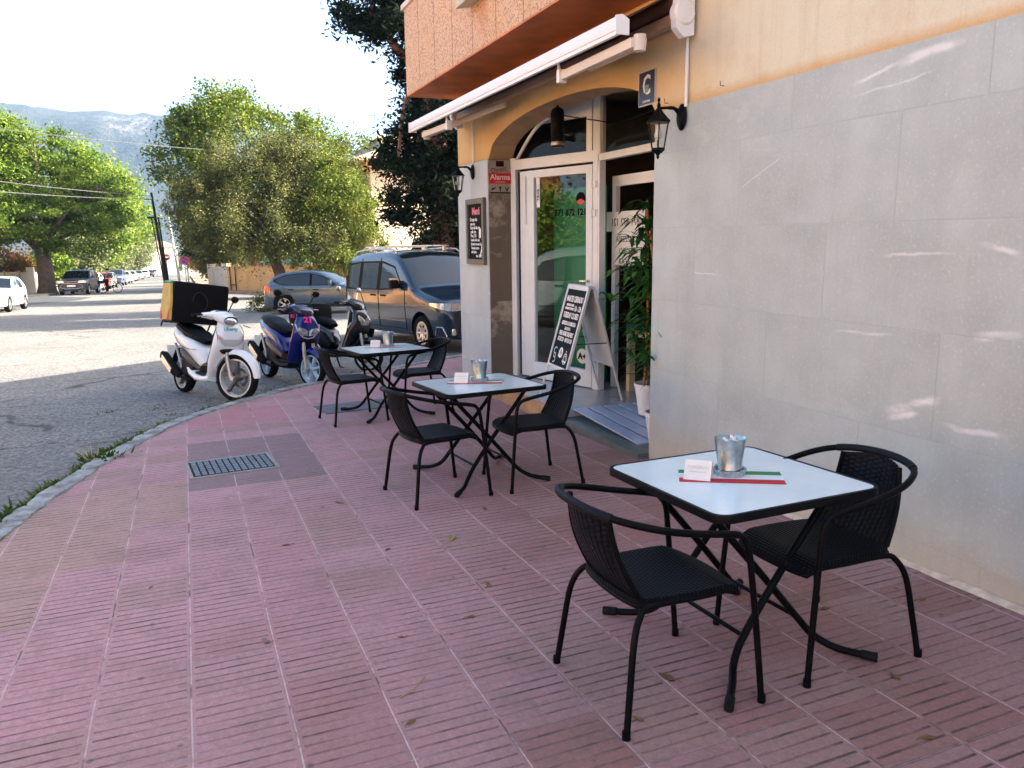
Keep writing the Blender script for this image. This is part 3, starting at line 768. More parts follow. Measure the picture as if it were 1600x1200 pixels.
def arm(v_br, v_el, v_wall, el=(-.60, 3.03)):
    a = MB()
    P0 = Vector((-.585, v_br, 3.02)); P1 = Vector((el[0], v_el, el[1])); P2 = Vector((-.16, v_wall, 3.17))
    for A, B_, w, h in ((P0, P1, .04, .066), (P1+Vector((.08,0,.01)), P2, .036, .058)):
        d = (B_-A); L = d.length; d.normalize(); up = Vector((0,0,1)); sd = d.cross(up).normalized(); up = sd.cross(d)
        a.cbox((A+B_)/2, (L, w, h), .014, M=Matrix((d, sd, up)).transposed())
    a.lathe([(0,.05),(.04,.05),(.04,-.05),(0,-.05)], 14, o=P1+Vector((.045,0,0)))
    o = a.build('folding_arm', M_AWC, aw, smooth=40)
    c = MB(); c.tube([P0+Vector((0,0,-.05)), P0+Vector((-.03,0,.09))], .012, 8); c.cbox(P0+Vector((0,0,.0)), (.07,.05,.10), .01); c.build('arm_bracket', M_AW, o)
arm(.42, -.66, .75); arm(3.2, 4.15, 2.6)

def lantern(M, label):
    t = thing('wall_lantern', label, 'wall lamp', M, group='lanterns on the café front')
    # local: wall at x=0, lamp hangs out along -x; z=0 at the back plate centre
    b = MB()
    for k in range(1): pass
    ring = [(0,.0),(.055,.004),(.06,.012),(.05,.022),(.03,.032),(0,.036)]
    b.lathe(ring, 20, M=Matrix.Rotation(R(-90),3,'Y') @ Matrix.Diagonal((1.55,1,1)), o=(0,0,0)); b.build('back_plate', M_BLACK, t, smooth=50)
    b = MB(); b.tube(smooth_path([(-.02,0,.01),(-.07,0,.055),(-.13,0,.058),(-.205,0,.052)], 4), [.016]*4+[.013]*4+[.010]*5, 8); b.build('bracket_arm', M_BLACK, t, smooth=60)
    b = MB(); o = (-.205, 0, -.04)
    b.lathe([(0,.165),(.008,.16),(.013,.145),(.006,.132),(.012,.12),(.016,.108),(.010,.096),(.022,.085),(.038,.060),(.075,.018),(.092,.004),(.092,-.008),(.07,-.010),(0,-.010)], 6, o=o)
    b.build('cap', M_BLACK, t, smooth=25)
    b = MB()
    for k in range(6):
        a = k*math.pi/3
        b.tube([(o[0]+.078*math.cos(a), o[1]+.078*math.sin(a), o[2]-.005), (o[0]+.048*math.cos(a), o[1]+.048*math.sin(a), o[2]-.185)], .0045, 5)
    b.lathe([(0,-.18),(.052,-.18),(.054,-.195),(.035,-.212),(.02,-.218),(.010,-.232),(.013,-.245),(0,-.26)], 6, o=o)
    b.build('cage', M_BLACK, t, smooth=25)
    b = MB(); b.lathe([(.073,-.012),(.044,-.18)], 6, o=o); b.build('glass', glass_mat('lantern glass', (.98,.98,.95), .02, .95, 1.3), t)
    b = MB(); b.lathe([(0,-.02),(.012,-.02),(.013,-.05),(.028,-.085),(.026,-.11),(0,-.128)], 12, o=o); b.build('bulb', pm('bulb glass', (.72,.70,.62), .15), t, smooth=60)
    return t
lan = lantern(BT(0, -.36, 2.635), 'black hexagonal lantern on the grey stone wall below the blue C plate')
dup(lan, BT(0, 4.06, 2.60), 'black hexagonal lantern on the pillar above the framed chalk menu')

# small blue cafeteria plate
t = thing('cafeteria_plate', 'small blue plate with a white C and cup beside the arch', 'sign', BT(0.012, .128, 2.918))
M_PB = pm('navy enamel', (.012,.03,.10), .3); M_PW = pm('plate white', (.72,.74,.74), .4)
b = MB(); b.span((-.012,-.118,-.128), (-.002,.118,.128)); b.build('plate_edge', pm('plate rim', (.45,.47,.47), .4), t)
b = MB(); b.span((-.014,-.108,-.120), (-.0121,.108,.120)); b.build('plate', M_PB, t)
FX = lambda y, z, x=-.0145: facing((x, y, z), (0,-1,0), (0,0,1))
merge_text([('C', .20, 0, -.045, 'CENTER', .8, .004), ('CAFETERIA', .022, 0, -.105, 'CENTER', 1, 0)], M_PW, t, FX(0, 0))
b = MB(); b.prism([(-.035,.02),(.028,.02),(.018,-.035),(-.025,-.035)], -.0165, -.0145, 'yz'); b.build('cup_mark', pm('teal enamel', (.10,.33,.36), .4), t)

# framed chalk menu
t = thing('menu_board', 'framed black menu board with chalk writing on the pale pillar', 'menu board', BT(0, 3.952, 1.877))
b = MB()
for (y0, y1, z0, z1) in ((-.315,.315,.335,.40), (-.315,.315,-.40,-.335), (-.315,-.255,-.335,.335), (.255,.315,-.335,.335)):
    b.cbox((-.022, (y0+y1)/2, (z0+z1)/2), (.044, y1-y0, z1-z0), .006)
b.build('frame', pm('oiled wood frame', (.11,.10,.07), .5, var=.2, vs=12), t, smooth=40)
b = MB(); b.span((-.018,-.256,-.336), (-.002,.256,.336)); b.build('board', pm('chalkboard', (.022,.022,.020), .7, var=.3, vs=6), t)
L = []
for i, (s, x, sz) in enumerate((('Crema rica',-.22,.062),('sopa rica',-.21,.05),('Pasta del dia rica',-.21,.055),('pollo rico',-.20,.055),('Pizza 7,50',-.20,.055),('Lasaña de la casa',-.20,.05),('Ensalada con atun 6,5',-.20,.046),('Tiramisu casero',-.19,.048),('cafe helado',-.19,.046),('vino 10,50',-.02,.05))):
    L.append((s, sz, x, .13-i*.049, 'LEFT', .92, .0008))
merge_text(L, M_CHALK, t, FX(0, 0, -.0185))
merge_text([('Menú', .12, .0, .21, 'CENTER', 1, .004)], pm('pink chalk', (.70,.20,.24), .8), t, FX(0, 0, -.0186))
b = MB()
for pr in ([(-.10,.03),(-.14,.05),(-.17,.02),(-.16,-.08),(-.13,-.07),(-.125,-.01),(-.115,-.08),(-.095,-.08)], [(-.19,-.13),(-.22,-.19),(-.14,-.30),(-.12,-.29),(-.165,-.22)]):
    b.prism(pr, -.0195, -.0185, 'yz')
b.build('chalk_drawing', M_CHALK, t)

# alarm plate on the pillar reveal
t = thing('alarm_plate', 'grey and red alarm company plate on the brown pillar side', 'sign', BT(.148, 3.55, 2.505))
b = MB(); b.span((-.135,-.005,-.195), (.135,-.001,.195)); b.build('plate', pm('brushed plate', (.30,.26,.19), .5, var=.1), t)
b = MB(); b.span((-.14,-.009,-.075), (.14,-.0055,.045)); b.build('red_band', pm('signal red', (.50,.010,.018), .5), t)
b = MB(); b.span((-.05,-.007,.12), (.05,-.0055,.185)); b.build('dark_badge', pm('badge', (.03,.012,.02), .5), t)
FY = lambda x, z, y=-.0095: facing((x, y, z), (1,0,0), (0,0,1))
merge_text([('Alarma', .088, 0, -.028, 'CENTER', 1.0, .002), ('CONECTADA', .02, 0, -.062, 'CENTER', 1, 0)], pm('pink white', (.75,.52,.48), .6), t, FY(0, 0))
merge_text([('Direct', .085, 0, .06, 'CENTER', .9, .001)], pm('dark red ink', (.16,.02,.02), .6), t, facing((0,-.006,0), (1,0,.18), (0,0,1)))
b = MB()
b.prism([(-.115,-.155),(-.06,-.13),(-.055,-.115),(-.11,-.13)], -.008, -.006, 'xz'); b.prism([(-.02,-.11),(.02,-.11),(.005,-.135),(.005,-.165),(-.008,-.165),(-.008,-.135)], -.008, -.006, 'xz'); b.prism([(.06,-.115),(.075,-.115),(.085,-.15),(.10,-.115),(.115,-.115),(.09,-.165),(.08,-.165)], -.008, -.006, 'xz')
b.span((-.13,-.0075,-.19), (.13,-.0058,-.172)); b.build('pictograms', pm('olive ink', (.04,.035,.02), .6), t)

# black cylindrical unit hanging under the arch
t = thing('hanging_heater', 'black ribbed cylinder hanging under the arch on a cable', 'heater', BT(.17, 2.04, 2.685))
b = MB(); b.lathe([(0,.0),(.062,.0),(.066,.012),(.066,.06),(.060,.066),(.066,.075),(.068,.33),(.060,.36),(.03,.385),(.012,.39),(.012,.43),(0,.43)], 20); b.build('housing', M_BLACK, t, smooth=40)
b = MB(); b.lathe([(.0665,.015),(.069,.02),(.069,.05),(.0665,.055)], 20); b.build('metal_ring', pm('dull brass', (.35,.30,.22), .35, .8), t, smooth=40)
b = MB()
for k in range(14): b.lathe([(.067,.09+k*.018),(.0715,.094+k*.018),(.067,.098+k*.018)], 12, ang=math.pi*1.1, start=math.pi*.6)
b.build('grille', M_BLACK, t)
t2 = MB(); t2.tube(smooth_path([(.19,2.0,2.99),(.35,1.62,2.90),(.55,1.55,2.88),(.6,1.05,2.90),(.45,.55,2.92),(.30,.2,2.86)], 6), .006, 6)
tag(t2.build('black_cable', M_BLACK, None, BMAT), 'black cable strung below the arch from the ribbed cylinder to the stone jamb', 'cable')

def fillet():
    b = MB(); rr = random.Random(9); n = 90; vs = []
    for k in range(n+1):
        y = -9+14.3*k/n; w = .018+rr.uniform(0,.016); h = .010+rr.uniform(0,.010)
        x = 3.4-.003*(y-5.36)*-1*0
        vs += [(3.405, y, h+.006), (3.392-w*.4, y, h), (3.392-w, y, .0015)]
    b.add(vs, [(3*k+j, 3*k+j+1, 3*k+j+4, 3*k+j+3) for k in range(n) for j in (0,1)])
    tag(b.build('mortar_strip', pm('cream mortar', (.52,.43,.33), .9, var=.3, vs=14), smooth=60), kind='structure')
fillet()
# ------------------------------------------------------------------ terrace furniture
def weave_mat(name, axes, hole, base=(.004,.005,.008), pitch=(.016,.022)):
    """flat plastic weave: rows of strands with small see-through gaps"""
    m = bpy.data.materials.new(name); m.use_nodes = True; nt = m.node_tree
    p = nt.nodes['Principled BSDF']; out = nt.nodes['Material Output']
    co = obco(nt); sx = nd(nt, 'ShaderNodeSeparateXYZ'); lk(nt, co, sx.inputs[0])
    A, B_ = sx.outputs[axes[0]], sx.outputs[axes[1]]
    a = math_n(nt, 'DIVIDE', math_n(nt, 'ADD', A, 4), pitch[0]); bq = math_n(nt, 'DIVIDE', math_n(nt, 'ADD', B_, 4), pitch[1])
    ra = math_n(nt, 'FLOOR', a)
    bs = math_n(nt, 'ADD', bq, math_n(nt, 'MULTIPLY', math_n(nt, 'FRACT', math_n(nt, 'MULTIPLY', ra, .5)), 1.0))
    fa = math_n(nt, 'FRACT', a); fb = math_n(nt, 'FRACT', bs)
    da = math_n(nt, 'ABSOLUTE', math_n(nt, 'SUBTRACT', fa, .5)); db = math_n(nt, 'ABSOLUTE', math_n(nt, 'SUBTRACT', fb, .5))
    h = math_n(nt, 'MULTIPLY', math_n(nt, 'SUBTRACT', .5, da), math_n(nt, 'SUBTRACT', 1, math_n(nt, 'MULTIPLY', db, 1.4)))
    n1 = noise_n(nt, co, 30, 3)
    lk(nt, mix_n(nt, n1, sc(base, .7), sc(base, 1.5)), p.inputs['Base Color']); p.inputs['Roughness'].default_value = .5; p.inputs['Specular IOR Level'].default_value = .1
    lk(nt, bump_n(nt, h, 1.0, .008), p.inputs['Normal'])
    if hole:
        hm = math_n(nt, 'MULTIPLY', math_n(nt, 'GREATER_THAN', da, .5-hole), math_n(nt, 'GREATER_THAN', db, .20))
        hm = math_n(nt, 'MULTIPLY', hm, math_n(nt, 'GREATER_THAN', math_n(nt, 'FRACT', math_n(nt, 'MULTIPLY', ra, 1/3)), .3))
        t = nd(nt, 'ShaderNodeBsdfTransparent'); s = nd(nt, 'ShaderNodeMixShader')
        lk(nt, hm, s.inputs[0]); lk(nt, p.outputs[0], s.inputs[1]); lk(nt, t.outputs[0], s.inputs[2]); lk(nt, s.outputs[0], out.inputs[0])
    return m
M_WV_S = weave_mat('woven seat', (0, 1), 0)
M_WV_B = weave_mat('woven back', (1, 2), .11, pitch=(.026,.020))
M_TUBE = pm('powder coated tube', (.008,.008,.009), .33, var=.25, vs=25, stain=(.03,.022,.017), sscale=9, slo=.66, shi=.8)
M_HOOPW = pm('wrapped hoop', (.016,.020,.028), .4, var=.2, vs=30)

def chair(M, label):
    """bistro armchair, local +x is the front"""
    t = thing('bistro_chair', label, 'chair', M, group='black woven bistro chairs on the terrace')
    seat_z = .455
    # seat: slightly dished, rounded corners, lip at the front
    N = 12; vs = []; top = []; 
    def sxy(i, j):
        u = -1+2*i/N; v = -1+2*j/N
        # square to rounded square
        k = 1-.10*(u*u*v*v)
        x = .02+.235*u*k; y = (.228-.018*u*-1*0-.012*(1-u)*.5)*v*k
        z = seat_z-.012*(1-u*u)*(1-v*v)-(.025*max(0,u-.72)/.28)
        return x, y, z
    b = MB()
    g = [[sxy(i, j) for j in range(N+1)] for i in range(N+1)]
    vs = [p for r in g for p in r]; fs = [(i*(N+1)+j, (i+1)*(N+1)+j, (i+1)*(N+1)+j+1, i*(N+1)+j+1) for i in range(N) for j in range(N)]
    b.add(vs, fs)
    rim = [g[i][0] for i in range(N+1)]+[g[N][j] for j in range(1, N+1)]+[g[i][N] for i in range(N-1, -1, -1)]+[g[0][j] for j in range(N-1, 0, -1)]
    n = len(rim); low = [(x, y, z-.035) for x, y, z in rim]
    b.add(rim+low, [(k, (k+1) % n, n+(k+1) % n, n+k) for k in range(n)])
    b.build('seat', M_WV_S, t, smooth=50)
    b = MB(); b.tube([(x*.985, y*.985, z-.026) for x, y, z in rim], .011, 7, closed=True); b.tube([(-.1,-.2,seat_z-.03),(-.1,.2,seat_z-.03)], .009, 6); b.tube([(.12,-.2,seat_z-.03),(.12,.2,seat_z-.03)], .009, 6)
    b.build('seat_frame', M_TUBE, t, smooth=60)
    # arm hoop and front legs in one bent tube
    half = [(.285,.285,0),(.262,.280,.25),(.236,.274,.50),(.222,.270,.60),(.195,.270,.648),(.14,.276,.668),(.0,.288,.695),(-.12,.288,.722),(-.22,.262,.748),(-.295,.205,.768),(-.338,.11,.779),(-.350,0,.783)]
    L = smooth_path(half, 5); Rr = [Vector((p.x, -p.y, p.z)) for p in L[::-1]][1:]
    path = L+Rr
    i0 = next(i for i, p in enumerate(path) if p.z > .655); 
    b = MB(); b.tube(path[i0:len(path)-i0], .0135, 9); b.build('arm_hoop', M_TUBE, t, smooth=60)
    for sgn in (1, -1):
        lp = [Vector((p.x, p.y*sgn, p.z)) for p in L[:i0+1]]
        b = MB(); b.tube(lp, .0125, 9); b.tube([lp[0], lp[0]+Vector((0,0,.03))], .0155, 9); b.build('front_leg', M_TUBE, t, smooth=60)
        rp = smooth_path([(-.285,.285*sgn,0),(-.262,.270*sgn,.16),(-.235,.252*sgn,.33),(-.20,.232*sgn,.405),(-.15,.215*sgn,.428),(.05,.213*sgn,.428)], 5)
        b = MB(); b.tube(rp, .0125, 9); b.tube([rp[0], rp[0]+Vector((0,0,.03))], .0155, 9); b.build('rear_leg', M_TUBE, t, smooth=60)
    # woven back
    K, Q = 8, 10; b = MB(); vs = []
    def bp(i, j):
        v = -1+2*i/K; w = j/Q
        hw = .196*(1-w)+.150*w
        y = hw*v
        xt = -.338+.055*v*v; zt = .772-.01*v*v
        xb = -.205+.02*v*v; zb = .455
        x = xb*(1-w)+xt*w-.022*math.sin(math.pi*w); z = zb*(1-w)+zt*w
        return (x, y, z)
    vs = [bp(i, j) for i in range(K+1) for j in range(Q+1)]
    m = len(vs)
    fs = [(i*(Q+1)+j, (i+1)*(Q+1)+j, (i+1)*(Q+1)+j+1, i*(Q+1)+j+1) for i in range(K) for j in range(Q)]
    b.add(vs, fs); b.add([(x+.009, y, z+.002) for x, y, z in vs], fs)
    b.build('backrest', M_WV_B, t, smooth=60, recalc=False)
    for s_ in (0, K):
        b = MB(); b.tube([Vector(bp(s_, j))+Vector((.004,0,0)) for j in range(Q+1)], .0115, 7); b.build('back_rail', M_TUBE, t, smooth=60)
    b = MB(); hp = [p for p in path if p.x < -.29]; b.tube(hp, .0165, 9); b.build('hoop_wrap', M_HOOPW, t, smooth=60)
    return t

def table(M, label):
    t = thing('bistro_table', label, 'table', M, group='folding tables on the terrace')
    def rr(h, r, n=6):
        out = []
        for (cx, cy, a0) in ((h-r,h-r,0),(-h+r,h-r,90),(-h+r,-h+r,180),(h-r,-h+r,270)):
            for k in range(n+1):
                a = R(a0+90*k/n); out.append((cx+r*math.cos(a), cy+r*math.sin(a)))
        return out
    b = MB(); b.prism(rr(.388,.055), .706, .7225); b.build('table_top', M_TOP, t, smooth=40)
    b = MB()
    o, i = rr(.402,.065), rr(.3865,.053); n = len(o)
    vs = [(x,y,.693) for x,y in o]+[(x,y,.7195) for x,y in o]+[(x*.996,y*.996,.724) for x,y in o]+[(x,y,.724) for x,y in i]+[(x,y,.693) for x,y in i]
    fs = [(l*n+k, l*n+(k+1)%n, ((l+1)%5)*n+(k+1)%n, ((l+1)%5)*n+k) for l in range(5) for k in range(n)]
    b.add(vs, fs); b.build('edge_band', M_BLACK, t, smooth=40)
    b = MB()
    for y in (-.26, .26): b.box((0, y, .68), (.62, .03, .022))
    b.box((.27, 0, .683), (.03,.50,.02)); b.box((-.27, 0, .683), (.03,.50,.02)); b.build('top_rail', M_TUBE, t)
    for sx_ in (1, -1):
        for sy in (1, -1):
            off = .225 if sx_ > 0 else .195
            pts = smooth_path([(.285*sx_, off*sy, .668), (.20*sx_, off*sy, .565), (0, (off+.008)*sy, .335), (-.15*sx_, (off+.02)*sy, .155), (-.215*sx_, (off+.045)*sy, .075), (-.28*sx_, (off+.115)*sy, .033), (-.375*sx_, (off+.215)*sy, .020)], 5)
            b = MB(); b.tube(pts, .0155, 9); leg = b.build('leg', M_TUBE, t, smooth=60)
            d = (pts[-1]-pts[-2]).normalized(); b = MB(); b.tube([pts[-1]-d*.05, pts[-1]+d*.012], .019, 9); b.build('foot_cap', M_DARK, leg, smooth=40)
    b = MB()
    for y in (-.195, .195): b.tube([(0, y*.98, .335), (0, y*1.25, .335)], .008, 8)
    b.build('pivot_bolt', pm('zinc', (.45,.45,.44), .35, 1), t, smooth=50)
    b = MB(); b.tube([(-.153,-.24,.155),(-.153,.24,.155)], .010, 7); b.build('cross_bar', M_TUBE, t)
    b = MB(); b.tube([(.153,-.215,.155),(.153,.215,.155)], .010, 7); b.build('cross_bar', M_TUBE, t)
    return t
M_TOP = pm('pale laminate', (.69,.75,.74), .17, var=.05, vs=2.5, stain=(.78,.82,.80), sscale=3, slo=.45, shi=.75)

def FM(x, y, deg): return Matrix.Translation((x, y, 0)) @ Matrix.Rotation(R(deg), 4, 'Z')
T1, T2, T3 = (2.00, 2.44), (1.955, 5.31), (1.935, 8.22)
tb = table(FM(T1[0]+.06, T1[1]+.135, 1), 'white topped folding table standing close to the grey stone wall')
dup(tb, FM(T2[0]+.025, T2[1]+.21, 4), 'white topped folding table in front of the chalk sandwich board')
dup(tb, FM(T3[0]+.01, T3[1]+.17, 7), 'white topped folding table standing close to the parked scooters')
ch = chair(FM(1.56, 2.42, -1), 'black woven chair with its back to the street at the table by the stone wall')
for (x, y, a, l) in ((2.355, 2.42, 179, 'black woven chair squeezed between its table and the grey stone wall'),
                     (1.545, 5.235, 8, 'black woven chair on the street side of the table before the sandwich board'),
                     (2.30, 5.25, 180, 'black woven chair on the door side of its table, just below the sandwich board'),
                     (1.535, 8.225, 7, 'black woven chair at the table by the scooters, in front of the blue scooter'),
                     (2.31, 8.36, 184, 'black woven chair at the table by the scooters, in front of the blue van')):
    dup(ch, FM(x, y, a), l)

# things on the tables
M_ZINC = pm('galvanised steel', (.42,.50,.52), .32, 1, var=.35, vs=16, bump=.15, bs=45)
M_NAP = pm('white tissue', (.80,.80,.76), .9, var=.05)
def bucket(M, label):
    t = thing('zinc_bucket', label, 'bucket', M, group='zinc buckets of cutlery and napkins')
    n = 36; b = MB()
    secs = []
    for (r, z, sc_) in ((.001,.003,0),(.046,.003,0),(.047,.0,0),(.048,.012,0),(.050,.016,0),(.050,.026,0),(.0485,.03,0),(.064,.148,1),(.0625,.147,1),(.047,.03,0),(.045,.008,0),(.001,.008,0)):
        ring = []
        for k in range(n):
            a = 2*math.pi*k/n
            zz = z+(.010*abs(math.sin(a*5)) if sc_ else 0)
            ring.append((r*math.cos(a), r*math.sin(a), zz))
        secs.append(ring)
    b.loft(secs, caps=False); b.build('bucket_wall', M_ZINC, t, smooth=50)
    rr = random.Random(3); b = MB()
    for k in range(9):
        a = rr.uniform(0, 6.28); r = rr.uniform(.0,.035); c = Vector((r*math.cos(a), r*math.sin(a), .115))
        h = rr.uniform(.025,.05); w = rr.uniform(.018,.03)
        d = Vector((rr.uniform(-.5,.5), rr.uniform(-.5,.5), 1)).normalized()*h; s_ = Vector((rr.uniform(-1,1), rr.uniform(-1,1), 0)).normalized()*w; q = s_.cross(d).normalized()*.008
        b.add([c-s_, c+q, c+s_, c-s_+d*.9, c+q*2+d, c+s_+d*.85], [(0,1,4,3),(1,2,5,4),(0,3,4,1)])
    b.build('napkins', M_NAP, t)
    return t
def ashtray(M, label):
    t = thing('glass_ashtray', label, 'ashtray', M, group='ashtrays under the buckets')
    b = MB(); b.lathe([(0,.003),(.045,.003),(.058,.010),(.064,.026),(.069,.027),(.070,.022),(.060,.0),(0,.0)], 16); b.build('dish', M_ASH, t, smooth=40)
    b = MB()
    for k in range(4):
        a = R(45+90*k); b.box((.067*math.cos(a), .067*math.sin(a), .025), (.014,.012,.008), rz=a)
    b.build('rest', M_ASH, t)
    return t
M_ASH = pm('blue grey glass', (.30,.40,.43), .12, var=.3, vs=60)
def mat_strip(M, label):
    """paper placemat in three colours"""
    t = thing('paper_placemat', label, 'placemat', M, group='tricolour paper placemats')
    for nm, y0, y1, c in (('red_stripe',-.09,-.035,(.50,.012,.02)),('white_stripe',-.035,.035,(.78,.78,.78)),('green_stripe',.035,.09,(.02,.22,.045))):
        b = MB(); b.span((-.21,y0,0), (.21,y1,.0016)); b.build(nm, pm('paper '+nm, c, .6, var=.04), t)
    return t
def card(M, label):
    t = thing('table_card', label, 'table card', M, group='folded cards on the tables')
    b = MB()
    b.add([(-.055,-.042,0),(.055,-.042,0),(.055,0,.075),(-.055,0,.075),(.055,.042,0),(-.055,.042,0)], [(0,1,2,3),(3,2,4,5)])
    b.build('folded_sheet', pm('card stock', (.74,.70,.64), .7, var=.05), t, recalc=False)
    n = Vector((0,-.075,.042)).normalized()
    merge_text([('ALERGENOS', .018, 0, 0, 'CENTER', .9, 0), ('consulte al personal', .010, 0, -.016, 'CENTER', .9, 0)], pm('faint print', (.58,.50,.42), .7), t, facing(Vector((0,-.018,.043))+n*.0005, (1,0,0), (0,.042,.075)), ext=.0003)
    return t
TOPZ = .7225
W1 = 'nearest'
ms = None
for i, (x, y, a, who, ax, ay) in enumerate(((2.03, 2.575, -33, 'by the stone wall', -.03, .0), (1.985, 5.575, -26, 'before the sandwich board', -.02, .0), (1.985, 8.52, -22, 'close to the scooters', .0, .0))):
    MM = lambda dx, dy, dz, r=0: Matrix.Translation((x, y, TOPZ+dz)) @ Matrix.Rotation(R(a), 4, 'Z') @ Matrix.Translation((dx, dy, 0)) @ Matrix.Rotation(R(r), 4, 'Z')
    mk = lambda f, o, M, l: f(M, l) if o is None else dup(o, M, l)
    if i == 0:
        m_ = mat_strip(MM(0,0,.001), 'red white green paper placemat on the table by the stone wall')
        a_ = ashtray(MM(.0,.035,.003), 'blue grey glass ashtray under the bucket on the table by the stone wall')
        b_ = bucket(MM(.0,.035,.0065), 'scalloped zinc bucket on the table by the stone wall')
        c_ = card(MM(-.13,-.03,.003,-14), 'folded cream card on the table by the stone wall')
    else:
        dup(m_, MM(0,0,.001), 'red white green paper placemat on the table %s' % who)
        dup(a_, MM(.03,.03,.003), 'blue grey glass ashtray under the bucket on the table %s' % who)
        dup(b_, MM(.03,.03,.0065), 'scalloped zinc bucket on the table %s' % who)
        dup(c_, MM(-.10,-.02,.003,-10), 'folded cream card on the table %s' % who)

# ------------------------------------------------------------------ sandwich board
def aboard():
    A = Vector((.08, 2.31, .118)); Bq = Vector((.02, 1.70, .118))       # front feet; rear feet 0.72 further in
    rl, rr_ = Vector((.77, 2.21, .118)), Vector((.72, 1.61, .118))
    mid = (A+Bq+rl+rr_)/4
    xd = (A-Bq).normalized()       # along the board, away from the camera
    t = thing('sandwich_board', 'folding sandwich board with white chalk writing standing at the café door', 'sandwich board', BMAT @ Matrix.Translation((mid.x, mid.y, .118)))
    A, Bq, rl, rr_ = [p-Vector((mid.x, mid.y, .118)) for p in (A, Bq, rl, rr_)]
    H = 1.17; tl = Vector((-.0, 0, H))+xd*.29; tr = Vector((0, 0, H))-xd*.29
    M_FR = pm('anodised frame', (.70,.70,.67), .4, .2, var=.06)
    for (fa, fb, front) in ((A, Bq, True), (rl, rr_, False)):
        ta, tb_ = tl.copy(), tr.copy()
        d = Vector((-.025 if front else .025, 0, 0)); ta += d; tb_ += d
        lo = .27 if front else .30
        ba = ta.lerp(fa, 1-lo+.0); bb = tb_.lerp(fb, 1-lo)
        up = (ta-fa).normalized(); ax = (tb_-ta).normalized(); nrm = ax.cross(up).normalized()
        if (nrm.x > 0) == front: nrm = -nrm
        Mx = Matrix((ax, up, ax.cross(up))).transposed()
        w = (tb_-ta).length; h = (ta-ba).length; c = (ta+tb_+ba+bb)/4
        f = MB()
        rim = .034
        for (px, py, sx_, sy) in ((0, h/2-rim/2, w, rim), (0, -h/2+rim/2, w, rim), (-w/2+rim/2, 0, rim, h-2*rim), (w/2-rim/2, 0, rim, h-2*rim)):
            f.cbox(c+ax*px+up*py, (sx_, sy, .028), .006, M=Mx)
        pn = f.build('front_frame' if front else 'rear_frame', M_FR, t, smooth=40)
        p = MB(); p.box(c, (w-2*rim+.004, h-2*rim+.004, .010), M=Mx)
        p.build('board' if front else 'back_panel', pm('blue black slate', (.020,.028,.034), .6, var=.3, vs=4) if front else pm('white back panel', (.68,.69,.64), .5, var=.05), pn)
        for (q, ft) in ((ba, fa), (bb, fb)):
            s_ = MB(); qq = q+(ax*(.017 if q is ba else -.017)); tp = qq+up*(.35 if not front else .02)
            L_ = (ft-tp).length; s_.cbox((ft+tp)/2-nrm*(.016 if not front else .002), (.022, L_, .016), .003, M=Matrix(((ax), (up), ax.cross(up))).transposed()); s_.build('leg', M_FR, t)
        if front:
            o = c+nrm*.0062
            xdir = ax if nrm.dot(ax.cross(up)) > 0 else -ax
            Lx = [('MARTES CERRADO', .094, 0, .305, .60, .0022), ('MIERCOLES A LUNES', .036, -.085, .252, .66, .0016), ('WEDNESDAY TO MONDAY', .036, -.085, .21, .58, .0016), ('13h - 23h', .085, .135, .205, .62, .0014),
                  ('TUESDAY CLOSED', .090, 0, .115, .60, .0022), ('-SERVICIO A DOMICILIO-', .062, 0, .032, .62, .0018), ('-GRATUITO-', .05, 0, -.025, .66, .0012), ('FREE HOME DELIVERY', .072, 0, -.092, .60, .0020),
                  ('871872121 · 690 254 218', .068, 0, -.160, .60, .0016), ('Spaghetti', .035, -.02, -.335, .9, .001), ('Calzone', .035, .12, -.385, .9, .001)]
            kk = h/.87*.9
            ln = merge_text([(s0, z0*kk, x0*1.0, y0*kk, 'CENTER', sx0, b0) for (s0, z0, x0, y0, sx0, b0) in Lx], M_CHALK, pn, facing(o, xdir, up), ext=.0008)
            dr = MB()
            F = facing(o, xdir, up)
            def ring2(cx, cy, rx, ry, wd, a0=0, a1=6.283):
                n = 16
                for k in range(n):
                    a, a2 = a0+(a1-a0)*k/n, a0+(a1-a0)*(k+1)/n
                    q = [(cx+rx*s1*math.cos(aa), cy+ry*s1*math.sin(aa)) for aa, s1 in ((a,1),(a2,1),(a2,1-wd),(a,1-wd))]
                    dr.add([F @ Vector((x_, y_, .0012)) for x_, y_ in q], [(0,1,2,3)])
            ring2(-.01, -.265, .055, .058, .45); ring2(-.01, -.265, .020, .025, .5); ring2(.135, -.315, .052, .060, .16); ring2(.135, -.315, .030, .038, .25); ring2(.135, -.245, .012, .018, .4)
            ring2(-.165, -.26, .045, .04, .25, .8, 4.2); ring2(-.165, -.31, .028, .03, .3); ring2(-.165, -.355, .04, .035, .25, -2.2, 1.6)
            dr.build('chalk_drawing', M_CHALK, pn, recalc=False)
    b = MB(); b.cbox((0,0,H+.004), (.075,.56,.03), .008, rz=math.atan2(xd.y, xd.x)-math.pi/2); b.build('hinge_cap', M_FR, t)
    b = MB(); k = .48
    for q, s_ in ((A, rl), (Bq, rr_)):
        p0 = tl.lerp(A, k) if q is A else tr.lerp(Bq, k); p1 = tl.lerp(rl, k) if q is A else tr.lerp(rr_, k)
        b.tube([p0, p1], .006, 6)
    b.build('stay_bar', pm('dark steel', (.10,.10,.10), .4, 1), t)
aboard()

